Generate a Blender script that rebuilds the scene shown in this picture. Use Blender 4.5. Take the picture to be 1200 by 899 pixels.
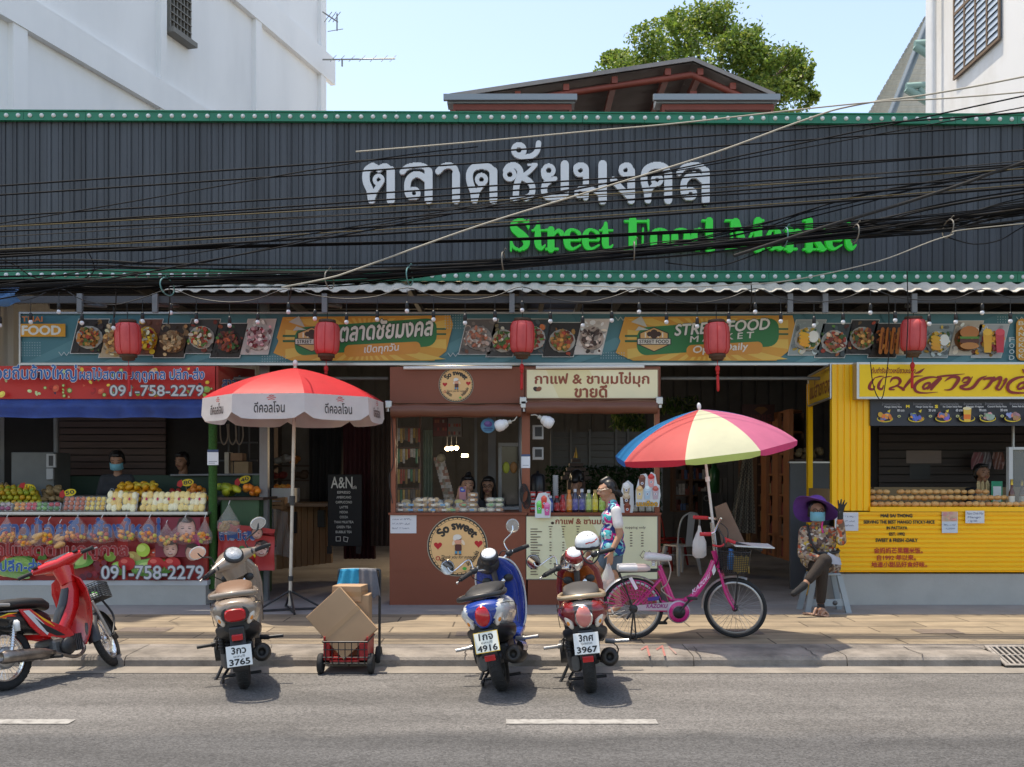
import bpy,bmesh,math,random
from mathutils import Vector,Matrix
from math import radians as R,sin,cos,pi

for o in list(bpy.data.objects):
 bpy.data.objects.remove(o)
SC=bpy.context.scene
COL=SC.collection

# ------------------------------------------------------------------ camera, sky, sun, exposure
F,EYE,CX,CY=1167.0,1.6,600.0,560.0  # focal length and optical centre of the 1200 px wide photograph
cam=bpy.data.cameras.new('camera')
camo=bpy.data.objects.new('camera',cam)
COL.objects.link(camo)
camo.location=(0,0,EYE)
camo.rotation_euler=(R(90),0,0)
cam.sensor_width=36.0
cam.lens=36.0*F/1200.0
cam.shift_y=(CY-449.5)/1200.0
cam.clip_start,cam.clip_end=0.1,1000
SC.camera=camo

SUN_DIR=Vector((-0.23,0.125,1.0)).normalized()  # towards the sun
sun_el=math.asin(SUN_DIR.z)
sun_az=math.atan2(SUN_DIR.x,SUN_DIR.y)
world=bpy.data.worlds.new('World')
SC.world=world
world.use_nodes=True
wn=world.node_tree
bg=wn.nodes['Background']
sky=wn.nodes.new('ShaderNodeTexSky')
sky.sky_type='NISHITA'
sky.sun_disc=False
sky.sun_elevation=sun_el
sky.sun_rotation=sun_az
sky.altitude=0
sky.air_density,sky.dust_density,sky.ozone_density=1.0,1.4,1.0
hsv=wn.nodes.new('ShaderNodeHueSaturation')
hsv.inputs['Saturation'].default_value=1.0  # hazy, milky sky
wn.links.new(sky.outputs[0],hsv.inputs['Color'])
wn.links.new(hsv.outputs[0],bg.inputs[0])
bg.inputs[1].default_value=0.15
sl=bpy.data.lights.new('sun','SUN')
sl.energy=2.4
sl.angle=R(0.6)
sl.color=(1.0,0.97,0.92)
so=bpy.data.objects.new('sun',sl)
COL.objects.link(so)
so.location=(-5,5,20)
so.rotation_euler=(-SUN_DIR).to_track_quat('-Z','Y').to_euler()
SC.view_settings.view_transform='Standard'
SC.view_settings.look='None'
SC.view_settings.gamma=1.0
SC.view_settings.use_white_balance=True
SC.view_settings.white_balance_temperature=7600
SC.view_settings.white_balance_tint=10
SC.view_settings.exposure=1.15
SC.render.engine='CYCLES'
SC.cycles.use_denoising=True
SC.cycles.max_bounces=8
SC.cycles.transparent_max_bounces=16
SC.cycles.caustics_reflective=False
SC.cycles.caustics_refractive=False

# ------------------------------------------------------------------ helpers
def W(px,py,D):
 return Vector(((px-CX)/F*D,D,EYE+(CY-py)/F*D))
def X(px,D):return(px-CX)/F*D
def Z(py,D):return EYE+(CY-py)/F*D
def ground_D(py,h=0.09):return F*(EYE-h)/(py-CY)

def srgb(r,g,b):
 f=lambda c:(c/255/12.92)if c/255<=0.04045 else((c/255+0.055)/1.055)**2.4
 return(f(r),f(g),f(b))

MATS={}
def mat(name,color=(.5,.5,.5),rough=.6,metal=0.0,noise=None,bump=None,coat=0.0,alpha=1.0,spec=.5,
attr=False,rand=None,emit=None,trans=0.0,sub=0.0,ramp=None,rough_noise=None,stretch=None):
 """procedural Principled material: noise=(scale, amount[, second colour]) bump=(scale, strength) rand=amount of per-object value change"""
 if name in MATS:return MATS[name]
 m=bpy.data.materials.new(name)
 m.use_nodes=True
 nt=m.node_tree
 N,L=nt.nodes,nt.links
 b=N['Principled BSDF']
 b.inputs['Roughness'].default_value=rough
 b.inputs['Metallic'].default_value=metal
 b.inputs['Coat Weight'].default_value=coat
 b.inputs['Coat Roughness'].default_value=.08
 b.inputs['Alpha'].default_value=alpha
 b.inputs['Specular IOR Level'].default_value=spec
 b.inputs['Transmission Weight'].default_value=trans
 if sub:
  b.inputs['Subsurface Weight'].default_value=sub
  b.inputs['Subsurface Radius'].default_value=(.02,.008,.004)
 tc=N.new('ShaderNodeTexCoord')
 co=tc.outputs['Object']
 if stretch:
  mp=N.new('ShaderNodeMapping');mp.inputs['Scale'].default_value=stretch
  L.new(co,mp.inputs['Vector']);co=mp.outputs[0]
 cur=None
 if attr:
  a=N.new('ShaderNodeAttribute');a.attribute_name='Col';cur=a.outputs['Color']
 elif ramp:
  oi=N.new('ShaderNodeObjectInfo')
  cr=N.new('ShaderNodeValToRGB')
  el=cr.color_ramp.elements
  for i,(p,c)in enumerate(ramp):
   e=el[i]if i<2 else el.new(p)
   e.position=p;e.color=(*c,1)
  L.new(oi.outputs['Random'],cr.inputs[0]);cur=cr.outputs[0]
 else:
  rgb=N.new('ShaderNodeRGB');rgb.outputs[0].default_value=(*color,1);cur=rgb.outputs[0]
 if rand:
  oi=N.new('ShaderNodeObjectInfo')
  mr=N.new('ShaderNodeMapRange');mr.inputs[3].default_value=1-rand;mr.inputs[4].default_value=1+rand
  L.new(oi.outputs['Random'],mr.inputs[0])
  h=N.new('ShaderNodeHueSaturation');L.new(mr.outputs[0],h.inputs['Value']);L.new(cur,h.inputs['Color']);cur=h.outputs[0]
 if noise:
  n=N.new('ShaderNodeTexNoise');n.inputs['Scale'].default_value=noise[0];n.inputs['Detail'].default_value=6
  n.inputs['Roughness'].default_value=.6
  L.new(co,n.inputs['Vector'])
  if len(noise)>2:
   mr=N.new('ShaderNodeMapRange');mr.inputs[1].default_value=.45;mr.inputs[2].default_value=.7
   mr.inputs[3].default_value=0;mr.inputs[4].default_value=noise[1]
   L.new(n.outputs[0],mr.inputs[0])
   mx=N.new('ShaderNodeMix');mx.data_type='RGBA'
   L.new(mr.outputs[0],mx.inputs[0]);L.new(cur,mx.inputs[6]);mx.inputs[7].default_value=(*noise[2],1)
   cur=mx.outputs[2]
  else:
   mr=N.new('ShaderNodeMapRange');mr.inputs[1].default_value=.25;mr.inputs[2].default_value=.75
   mr.inputs[3].default_value=1-noise[1];mr.inputs[4].default_value=1+noise[1]
   L.new(n.outputs[0],mr.inputs[0])
   h=N.new('ShaderNodeHueSaturation');L.new(mr.outputs[0],h.inputs['Value']);L.new(cur,h.inputs['Color']);cur=h.outputs[0]
 L.new(cur,b.inputs['Base Color'])
 if rough_noise:
  n=N.new('ShaderNodeTexNoise');n.inputs['Scale'].default_value=rough_noise[0];n.inputs['Detail'].default_value=4
  L.new(co,n.inputs['Vector'])
  mr=N.new('ShaderNodeMapRange');mr.inputs[1].default_value=.3;mr.inputs[2].default_value=.7
  mr.inputs[3].default_value=rough-rough_noise[1];mr.inputs[4].default_value=rough+rough_noise[1]
  L.new(n.outputs[0],mr.inputs[0]);L.new(mr.outputs[0],b.inputs['Roughness'])
 if bump:
  n=N.new('ShaderNodeTexNoise');n.inputs['Scale'].default_value=bump[0];n.inputs['Detail'].default_value=5
  L.new(co,n.inputs['Vector'])
  bp=N.new('ShaderNodeBump');bp.inputs['Strength'].default_value=bump[1];bp.inputs['Distance'].default_value=.01
  L.new(n.outputs[0],bp.inputs['Height']);L.new(bp.outputs[0],b.inputs['Normal'])
 if emit:
  b.inputs['Emission Color'].default_value=(*emit[0],1);b.inputs['Emission Strength'].default_value=emit[1]
 MATS[name]=m
 return m

class MB:
 """collects faces and links them as ONE mesh object"""
 def __init__(self):
  self.v,self.f,self.mi,self.sm,self.fc=[],[],[],[],[]
  self.m,self.smooth,self.c,self.xf=0,False,(1,1,1),None
 def add(self,vs,fs,smooth=None):
  k=len(self.v)
  for p in vs:
   p=Vector(p)
   if self.xf is not None:p=self.xf@p
   self.v.append(p)
  s=self.smooth if smooth is None else smooth
  for f in fs:
   self.f.append([k+i for i in f]);self.mi.append(self.m);self.sm.append(s);self.fc.append(self.c)
  return self
 def box(self,x0,x1,y0,y1,z0,z1,bev=0.0):
  if x1<x0:x0,x1=x1,x0
  if y1<y0:y0,y1=y1,y0
  if z1<z0:z0,z1=z1,z0
  if bev<=0:
   vs=[(x,y,z)for x in(x0,x1)for y in(y0,y1)for z in(z0,z1)]
   return self.add(vs,[(0,1,3,2),(4,6,7,5),(0,4,5,1),(2,3,7,6),(0,2,6,4),(1,5,7,3)],False)
  bev=min(bev,(x1-x0)*.49,(y1-y0)*.49,(z1-z0)*.49)
  bm=bmesh.new()
  bmesh.ops.create_cube(bm,size=1)
  for w in bm.verts:
   w.co=Vector(((x0+x1)/2+w.co.x*(x1-x0),(y0+y1)/2+w.co.y*(y1-y0),(z0+z1)/2+w.co.z*(z1-z0)))
  bmesh.ops.bevel(bm,geom=list(bm.edges),offset=bev,segments=2,profile=.5,affect='EDGES')
  bm.verts.index_update()
  self.add([w.co.copy()for w in bm.verts],[[w.index for w in f.verts]for f in bm.faces],False)
  bm.free()
  return self
 def obox(self,c,sx,sy,sz,M,bev=0):
  """box of the given size centred on c, turned by matrix M"""
  old=self.xf
  T=Matrix.Translation(Vector(c))@M.to_4x4()
  self.xf=T if old is None else old@T
  self.box(-sx/2,sx/2,-sy/2,sy/2,-sz/2,sz/2,bev)
  self.xf=old
  return self
 def poly(self,pts):return self.add(pts,[list(range(len(pts)))],False)
 def prism(self,pts,d):
  """polygon pts swept along vector d"""
  n=len(pts);d=Vector(d)
  vs=[Vector(p)for p in pts]+[Vector(p)+d for p in pts]
  return self.add(vs,[list(range(n))[::-1],list(range(n,2*n))]+[(i,(i+1)%n,n+(i+1)%n,n+i)for i in range(n)],False)
 def tube(self,pts,r,n=8,caps=True,closed=False):
  pts=[Vector(p)for p in pts]
  rs=r if isinstance(r,(list,tuple))else[r]*len(pts)
  m=len(pts)
  vs,up=[],None
  for i,p in enumerate(pts):
   a=pts[(i-1)%m]if(i>0 or closed)else p
   b=pts[(i+1)%m]if(i<m-1 or closed)else p
   t=(b-a)
   t=t.normalized()if t.length>1e-9 else Vector((0,0,1))
   if up is None:
    up=Vector((0,0,1))if abs(t.z)<.9 else Vector((1,0,0))
   s=t.cross(up)
   if s.length<1e-6:s=t.orthogonal()
   s.normalize();up=s.cross(t).normalized()
   for k in range(n):
    a_=2*pi*k/n
    vs.append(p+s*(rs[i]*cos(a_))+up*(rs[i]*sin(a_)))
  fs=[]
  for i in range(m if closed else m-1):
   j=(i+1)%m
   for k in range(n):
    fs.append((i*n+k,i*n+(k+1)%n,j*n+(k+1)%n,j*n+k))
  self.add(vs,fs,True)
  if caps and not closed:
   self.add(vs[:n],[list(range(n))[::-1]],False)
   self.add(vs[-n:],[list(range(n))],False)
  return self
 def lathe(self,prof,c=(0,0,0),axis='Z',n=16,smooth=True,a0=0,a1=2*pi):
  """profile [(radius, height)] turned about an axis through c"""
  c=Vector(c);full=abs(a1-a0-2*pi)<1e-6
  q=n if full else n+1
  vs=[]
  for r,h in prof:
   for k in range(q):
    a=a0+(a1-a0)*k/n
    u,w=r*cos(a),r*sin(a)
    vs.append(c+Vector({'Z':(u,w,h),'Y':(u,h,w),'X':(h,u,w)}[axis]))
  fs=[]
  for i in range(len(prof)-1):
   for k in range(n):
    k2=(k+1)%q
    fs.append((i*q+k,i*q+k2,(i+1)*q+k2,(i+1)*q+k))
  return self.add(vs,fs,smooth)
 def ell(self,c,rx,ry,rz,n=12,m=8):
  vs,fs=[(0,0,-1)],[]
  for i in range(1,m):
   a=-pi/2+pi*i/m
   for k in range(n):
    b=2*pi*k/n
    vs.append((cos(a)*cos(b),cos(a)*sin(b),sin(a)))
  vs.append((0,0,1))
  for k in range(n):fs.append((0,1+(k+1)%n,1+k))
  for i in range(m-2):
   for k in range(n):
    fs.append((1+i*n+k,1+i*n+(k+1)%n,1+(i+1)*n+(k+1)%n,1+(i+1)*n+k))
  t=len(vs)-1
  for k in range(n):fs.append((t,1+(m-2)*n+k,1+(m-2)*n+(k+1)%n))
  c=Vector(c)
  return self.add([c+Vector((x*rx,y*ry,z*rz))for x,y,z in vs],fs,True)
 def loft(self,rings,closed=True,caps=True,smooth=True):
  n=len(rings[0]);vs=[p for r in rings for p in r];fs=[]
  for i in range(len(rings)-1):
   for k in range(n if closed else n-1):
    fs.append((i*n+k,i*n+(k+1)%n,(i+1)*n+(k+1)%n,(i+1)*n+k))
  self.add(vs,fs,smooth)
  if caps and closed:
   self.add(rings[0],[list(range(n))[::-1]],smooth);self.add(rings[-1],[list(range(n))],smooth)
  return self
 def build(self,name,mats,parent=None,loc=None):
  me=bpy.data.meshes.new(name)
  org=Vector(loc)if loc is not None else Vector((0,0,0))
  me.from_pydata([p-org for p in self.v],[],self.f)
  mats=mats if isinstance(mats,(list,tuple))else[mats]
  for m in mats:me.materials.append(m)
  me.polygons.foreach_set('material_index',self.mi)
  me.polygons.foreach_set('use_smooth',self.sm)
  ca=me.color_attributes.new('Col','FLOAT_COLOR','CORNER')
  buf=[]
  for f,c in zip(self.f,self.fc):buf+=[c[0],c[1],c[2],1.0]*len(f)
  ca.data.foreach_set('color',buf)
  me.update()
  o=bpy.data.objects.new(name,me)
  COL.objects.link(o)
  if parent is not None:o.parent=parent
  o.location=org
  return o

def tag(o,label=None,cat=None,group=None,kind=None):
 if label:o['label']=label
 if cat:o['category']=cat
 if group:o['group']=group
 if kind:o['kind']=kind
 return o
def thing(name,label,cat,loc=(0,0,0),rot=(0,0,0),group=None):
 o=bpy.data.objects.new(name,None)
 o.empty_display_size=.1
 COL.objects.link(o)
 o.location=loc;o.rotation_euler=rot
 return tag(o,label,cat,group)
def off(root):
 """collector whose world coordinates become local to an unrotated root"""
 b=MB();b.xf=Matrix.Translation(-root.location);return b
def dup(root,loc=None,rot=None,label=None,group=None,scale=None):
 def rec(o,p):
  c=o.copy();COL.objects.link(c);c.parent=p
  for ch in o.children:rec(ch,c)
  return c
 r=rec(root,None)
 if loc is not None:r.location=loc
 if rot is not None:r.rotation_euler=rot
 if scale is not None:r.scale=scale if isinstance(scale,tuple)else(scale,)*3
 if label:r['label']=label
 if group:r['group']=group
 return r
ORD=['first','second','third','fourth','fifth','sixth','seventh','eighth','ninth','tenth','eleventh','twelfth',
'thirteenth','fourteenth','fifteenth','sixteenth','seventeenth','eighteenth','nineteenth','twentieth']
def ordn(i):
 if i<20:return ORD[i]
 t,u=divmod(i+1,10)
 n=['','','twenty','thirty','forty','fifty','sixty','seventy','eighty','ninety'][t]
 return n+'-'+ORD[u-1]if u else n[:-1]+'ieth'
def smoothpts(pts,k=6):
 pts=[Vector(p)for p in pts]
 out=[]
 for i in range(len(pts)-1):
  a,b,c,d=pts[max(i-1,0)],pts[i],pts[i+1],pts[min(i+2,len(pts)-1)]
  for j in range(k):
   t=j/k
   out.append(.5*((2*b)+(c-a)*t+(2*a-5*b+4*c-d)*t*t+(3*b-a-3*c+d)*t**3))
 out.append(pts[-1])
 return out

# ---- flat lettering and graphics -------------------------------------------------------------
_GL={}
def contours(s):
 """outline of a line of text as polygons, from Blender's built-in font"""
 if s in _GL:return _GL[s]
 cu=bpy.data.curves.new('lettering','FONT');cu.body=s;cu.size=1;cu.resolution_u=4
 ob=bpy.data.objects.new('lettering',cu);COL.objects.link(ob)
 dg=bpy.context.evaluated_depsgraph_get();dg.update()
 c2=ob.evaluated_get(dg).to_curve(dg)
 res=[]
 for sp in c2.splines:
  bp=sp.bezier_points;n=len(bp);pts=[]
  for i in range(n):
   a,b=bp[i],bp[(i+1)%n]
   p0,p1,p2,p3=a.co,a.handle_right,b.handle_left,b.co
   k=1 if(p1-p0).cross(p3-p0).length<1e-6 and(p2-p3).cross(p3-p0).length<1e-6 else 4
   for j in range(k):
    t=j/k;u=1-t
    q=p0*u**3+p1*(3*u*u*t)+p2*(3*u*t*t)+p3*t**3
    pts.append((q.x,q.y))
  if len(pts)>2:res.append(pts)
 ob.evaluated_get(dg).to_curve_clear()
 bpy.data.objects.remove(ob);bpy.data.curves.remove(cu)
 _GL[s]=res
 return res
def spans(polys,y):
 ev=[]
 for p in polys:
  n=len(p)
  for i in range(n):
   (x0,y0),(x1,y1)=p[i],p[(i+1)%n]
   if(y0<=y)!=(y1<=y):
    ev.append((x0+(y-y0)*(x1-x0)/(y1-y0),1 if y1>y0 else-1))
 ev.sort();out,w,st=[],0,0
 for x,d in ev:
  if w==0:st=x
  w+=d
  if w==0 and x>st:out.append((st,x))
 return out
def union(iv):
 iv.sort();out=[]
 for a,b in iv:
  if out and a<=out[-1][1]:out[-1]=(out[-1][0],max(out[-1][1],b))
  else:out.append((a,b))
 return out
def raster(polys,rows,bold=0.0):
 """non-zero fill of overlapping outlines as thin strips (x0, x1, y0, y1)"""
 ys=[q[1]for p in polys for q in p]
 lo,hi=min(ys)-bold,max(ys)+bold
 dy=(hi-lo)/rows;out=[]
 for i in range(rows):
  y=lo+(i+.5)*dy
  if bold>0:
   iv=[]
   k=max(1,int(bold/dy+.5))
   for j in range(-k,k+1):
    o=j*bold/k
    e=math.sqrt(max(bold*bold-o*o,0))
    iv+=[(a-e,b+e)for a,b in spans(polys,y+o)]
   iv=union(iv)
  else:iv=spans(polys,y)
  out+=[(a,b,lo+i*dy,lo+(i+1)*dy)for a,b in iv]
 return out
def stroke(pts,w=None,curve=True):
 """pen stroke as overlapping polygons (all wound the same way); pts are (x, y) or (x, y, width)"""
 q=[(p[0],p[1],p[2]if len(p)>2 else w)for p in pts]
 if curve and len(q)>2:q=[tuple(v)for v in smoothpts(q,5)]
 res=[]
 for x,y,d in q:
  res.append([(x+d/2*cos(2*pi*k/10),y+d/2*sin(2*pi*k/10))for k in range(10)])
 for(x0,y0,d0),(x1,y1,d1)in zip(q,q[1:]):
  l=math.hypot(x1-x0,y1-y0)
  if l<1e-6:continue
  nx,ny=-(y1-y0)/l,(x1-x0)/l
  res.append([(x0-nx*d0/2,y0-ny*d0/2),(x1-nx*d1/2,y1-ny*d1/2),
(x1+nx*d1/2,y1+ny*d1/2),(x0+nx*d0/2,y0+ny*d0/2)])
 return res
def ringp(x,y,r,w,ry=None):
 ry=ry or r
 return stroke([(x+r*cos(2*pi*k/16),y+ry*sin(2*pi*k/16))for k in range(17)],w,False)
def ellipse(x,y,rx,ry=None,n=20,a=0):
 ry=rx if ry is None else ry
 ca,sa=cos(a),sin(a)
 return[(x+rx*cos(t)*ca-ry*sin(t)*sa,y+rx*cos(t)*sa+ry*sin(t)*ca)for t in[2*pi*k/n for k in range(n)]]
def heart(x,y,s):
 return[(x+s*(16*sin(t)**3)/17,y-s*(13*cos(t)-5*cos(2*t)-2*cos(3*t)-cos(4*t))/17)for t in[2*pi*k/24 for k in range(24)]]
def rrect(x0,y0,x1,y1,r,n=5):
 out=[]
 for cx,cy,a in((x1-r,y0+r,-90),(x1-r,y1-r,0),(x0+r,y1-r,90),(x0+r,y0+r,180)):
  out+=[(cx+r*cos(R(a+90*k/n)),cy+r*sin(R(a+90*k/n)))for k in range(n+1)]
 return out

class Print:
 """flat printed graphics: fn(x, y, lift) -> point; y runs downwards as in the photograph"""
 def __init__(self,fn,lift=.002,step=.0007):
  self.fn,self.l,self.step,self.mb=fn,lift,step,MB()
 def up(self):self.l+=self.step
 def poly(self,pts,col,up=True):
  self.mb.c=col
  self.mb.poly([self.fn(x,y,self.l)for x,y in pts])
  if up:self.up()
 def rect(self,x0,y0,x1,y1,col):self.poly([(x0,y0),(x1,y0),(x1,y1),(x0,y1)],col)
 def ell(self,x,y,rx,ry,col,a=0,n=14):self.poly(ellipse(x,y,rx,ry,n,a),col)
 def line(self,pts,w,col,curve=False):self.strips(stroke(pts,w,curve),col,None)
 def strips(self,polys,col,rows=None):
  """union of stroke polygons"""
  self.mb.c=col
  if rows is None:
   for i,p in enumerate(polys):self.mb.poly([self.fn(x,y,self.l+i*.00001)for x,y in p])
  else:
   for a,b,y0,y1 in raster(polys,rows):
    self.mb.poly([self.fn(a,y0,self.l),self.fn(b,y0,self.l),self.fn(b,y1,self.l),self.fn(a,y1,self.l)])
  self.up()
 def text(self,s,box,col,bold=.0,rows=22,shear=0.0,warp=None,out=None,thick=.03):
  """s fitted to the box (x0, y0, x1, y1)"""
  polys=contours(s)
  if not polys:return
  xs=[q[0]for p in polys for q in p];ys=[q[1]for p in polys for q in p]
  ax,bx,ay,by=min(xs),max(xs),min(ys),max(ys)
  x0,y0,x1,y1=box
  h=by-ay
  def T(x,y):
   u=(x-ax)/(bx-ax);t=(y-ay)/h
   px=x0+u*(x1-x0)+shear*t*(y1-y0);py=y1+(y0-y1)*t
   return warp(px,py)if warp else(px,py)
  if out:
   self.text(s,box,out,bold+thick,rows,shear,warp)
  self.mb.c=col
  for a,b,c,d in raster(polys,rows,bold):
   k=1 if warp is None else max(1,int((b-a)/.12))
   for j in range(k):
    u,w=a+(b-a)*j/k,a+(b-a)*(j+1)/k
    self.mb.poly([self.fn(*T(u,d),self.l),self.fn(*T(w,d),self.l),self.fn(*T(w,c),self.l),self.fn(*T(u,c),self.l)])
  self.up()
 def build(self,name,parent=None,m=None,loc=None):
  if parent is not None and self.mb.xf is None:
   pl=parent.location.copy()
   if parent.type=='EMPTY':self.mb.v=[p-pl for p in self.mb.v]
  return self.mb.build(name,m or PRINT,parent,loc)
def front(D):
 return lambda x,y,l:W(x,y,D)-Vector((0,l,0))

PRINT=mat('printed vinyl',attr=True,rough=.45,noise=(3,.05))
PAINTED=mat('painted graphics',attr=True,rough=.55,noise=(5,.08))
PAPER=mat('paper print',attr=True,rough=.8)

# ------------------------------------------------------------------ setting: ground, road, pavement
DW,DB,DE=11.83,12.0,11.42  # depth of the stall fronts, the food banner and the eave
random.seed(4)

def asphalt():
 m=mat('asphalt',(.121,.115,.109),.9,noise=(60,.16))
 nt=m.node_tree;N,L=nt.nodes,nt.links;b=N['Principled BSDF']
 tc=N.new('ShaderNodeTexCoord');sp=N.new('ShaderNodeSeparateXYZ');L.new(tc.outputs['Object'],sp.inputs[0])
 ns=N.new('ShaderNodeTexNoise');ns.inputs['Scale'].default_value=1.3;ns.inputs['Detail'].default_value=8
 L.new(tc.outputs['Object'],ns.inputs['Vector'])
 ma=N.new('ShaderNodeMath');ma.operation='MULTIPLY_ADD';ma.inputs[1].default_value=.35
 L.new(ns.outputs[0],ma.inputs[0]);L.new(sp.outputs['Y'],ma.inputs[2])
 mr=N.new('ShaderNodeMapRange');mr.inputs[1].default_value=6.28;mr.inputs[2].default_value=6.52
 L.new(ma.outputs[0],mr.inputs[0])
 old=b.inputs['Base Color'].links[0].from_socket
 # the outer lane has newer, darker asphalt
 mx=N.new('ShaderNodeMix');mx.data_type='RGBA';mx.blend_type='MULTIPLY'
 L.new(old,mx.inputs[6]);mx.inputs[7].default_value=(.58,.6,.63,1)
 inv=N.new('ShaderNodeMath');inv.operation='SUBTRACT';inv.inputs[0].default_value=1;L.new(mr.outputs[0],inv.inputs[1])
 L.new(inv.outputs[0],mx.inputs[0])
 # fine aggregate, pale and dark stones
 vo=N.new('ShaderNodeTexVoronoi');vo.inputs['Scale'].default_value=85;L.new(tc.outputs['Object'],vo.inputs['Vector'])
 hs=N.new('ShaderNodeHueSaturation');mr2=N.new('ShaderNodeMapRange');mr2.inputs[3].default_value=.62;mr2.inputs[4].default_value=1.45
 sc=N.new('ShaderNodeSeparateColor');L.new(vo.outputs['Color'],sc.inputs[0]);L.new(sc.outputs[0],mr2.inputs[0])
 L.new(mr2.outputs[0],hs.inputs['Value']);L.new(mx.outputs[2],hs.inputs['Color'])
 # broad stains and tyre-polished bands along the street
 mp=N.new('ShaderNodeMapping');mp.inputs['Scale'].default_value=(.25,1.6,1);L.new(tc.outputs['Object'],mp.inputs[0])
 n3=N.new('ShaderNodeTexNoise');n3.inputs['Scale'].default_value=1.7;n3.inputs['Detail'].default_value=7;L.new(mp.outputs[0],n3.inputs['Vector'])
 mr3=N.new('ShaderNodeMapRange');mr3.inputs[1].default_value=.3;mr3.inputs[2].default_value=.7;mr3.inputs[3].default_value=.74;mr3.inputs[4].default_value=1.2
 L.new(n3.outputs[0],mr3.inputs[0]);h2=N.new('ShaderNodeHueSaturation');L.new(mr3.outputs[0],h2.inputs['Value']);L.new(hs.outputs[0],h2.inputs['Color'])
 n4=N.new('ShaderNodeTexNoise');n4.inputs['Scale'].default_value=.9;n4.inputs['Detail'].default_value=10;n4.inputs['Roughness'].default_value=.72;L.new(tc.outputs['Object'],n4.inputs['Vector'])
 mr4=N.new('ShaderNodeMapRange');mr4.inputs[1].default_value=.56;mr4.inputs[2].default_value=.68;mr4.inputs[3].default_value=1;mr4.inputs[4].default_value=.68;L.new(n4.outputs[0],mr4.inputs[0])
 h3=N.new('ShaderNodeHueSaturation');L.new(mr4.outputs[0],h3.inputs['Value']);L.new(h2.outputs[0],h3.inputs['Color'])
 vc=N.new('ShaderNodeTexVoronoi');vc.feature='DISTANCE_TO_EDGE';vc.inputs['Scale'].default_value=.55;wv=N.new('ShaderNodeMix');wv.data_type='RGBA';wv.inputs[0].default_value=.12;L.new(tc.outputs['Object'],wv.inputs[6]);L.new(n4.outputs['Color'],wv.inputs[7]);L.new(wv.outputs[2],vc.inputs['Vector'])
 mr5=N.new('ShaderNodeMapRange');mr5.inputs[1].default_value=.002;mr5.inputs[2].default_value=.006;mr5.inputs[3].default_value=.86;mr5.inputs[4].default_value=1;L.new(vc.outputs['Distance'],mr5.inputs[0])
 h4=N.new('ShaderNodeHueSaturation');L.new(mr5.outputs[0],h4.inputs['Value']);L.new(h3.outputs[0],h4.inputs['Color'])
 L.new(h4.outputs[0],b.inputs['Base Color'])
 bp=N.new('ShaderNodeBump');bp.inputs['Strength'].default_value=.5;bp.inputs['Distance'].default_value=.006
 L.new(vo.outputs['Distance'],bp.inputs['Height']);L.new(bp.outputs[0],b.inputs['Normal'])
 return m
CONC=mat('concrete',(.34,.325,.3),.85,noise=(2.2,.22),bump=(60,.25))
KERBC=mat('kerb concrete',(.215,.19,.165),.9,noise=(3.2,.55),bump=(45,.7))
STEEL=mat('grey steel',(.19,.195,.2),.5,noise=(3,.15))
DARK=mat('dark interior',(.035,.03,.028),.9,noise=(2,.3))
DARKW=mat('dark wood',(.06,.035,.026),.7,noise=(6,.3),stretch=(1,1,6))
BLACK=mat('black plastic',(.018,.018,.019),.45)
RUBBER=mat('rubber',(.02,.02,.021),.8,noise=(30,.3))
CHROME=mat('chrome',(.75,.75,.76),.18,1.0)
ALU=mat('aluminium',(.5,.5,.5),.4,.9)
WHITE=mat('white paint',(.75,.75,.74),.5,noise=(3,.05))
CREAM=mat('cream roof sheet',(.55,.52,.46),.7,noise=(4,.4,(.25,.22,.18)))

g=MB();g.poly([(-150,-80,-.05),(150,-80,-.05),(150,200,-.05),(-150,200,-.05)])
tag(g.build('ground',CONC),kind='structure')
g=MB();g.poly([(-60,-12,0),(60,-12,0),(60,8.44,0),(-60,8.44,0)])
tag(g.build('road',asphalt()),kind='structure')
g=MB();g.poly([(-60,8.14,.004),(60,8.14,.004),(60,8.44,.004),(-60,8.44,.004)])
tag(g.build('gutter',mat('gutter concrete',(.235,.21,.18),.9,noise=(4,.25))),kind='structure')

# worn lane dashes
def worn():
 m=mat('worn road paint',(.33,.32,.3),.8,noise=(16,1.0,(.17,.16,.15)))
 return m
g=MB()
for x0,x1 in((-7.6,-2.88),(-.04,.95),(3.9,7.0)):
 g.poly([(x0,6.46,.005),(x1,6.46,.005),(x1,6.58,.005),(x0,6.58,.005)])
tag(g.build('lane_marking',worn()),kind='structure')

# kerb of separate rounded concrete stones, a cast concrete band behind it
g=MB()
x=-12.0
gx0,gx1=X(1163,8.6),X(1163,8.6)+1.1
while x<12:
 l=random.choice((1.3,1.62,1.9));j=random.uniform(-.006,.006)
 if x<gx0<x+l:l=gx0-x
 elif gx0<=x<gx1:x=gx1;continue
 prof=[(8.43+j,0),(8.435+j,.055),(8.455+j,.078),(8.49+j,.088+j*.3),(9.03,.094),(9.03,-.02)]
 pts=[(x+.004,y,z)for y,z in prof]
 g.prism(pts,(l-.008,0,0));x+=l
tag(g.build('kerb',KERBC),kind='structure')
# cracks in the kerb
g=MB()
for px in(815,947,130,545,1068):
 Xc=X(px,8.7);p=[(Xc+random.uniform(-.02,.02),8.432+i*.075,.0965 if i else .0905)for i in range(7)]
 for a,b in zip(p,p[1:]):g.poly([(a[0]-.004,a[1],a[2]),(a[0]+.005,a[1],a[2]),(b[0]+.005,b[1],b[2]),(b[0]-.004,b[1],b[2])])
tag(g.build('kerb_cracks',mat('crack dirt',(.07,.06,.055),.95)),kind='structure')

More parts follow.
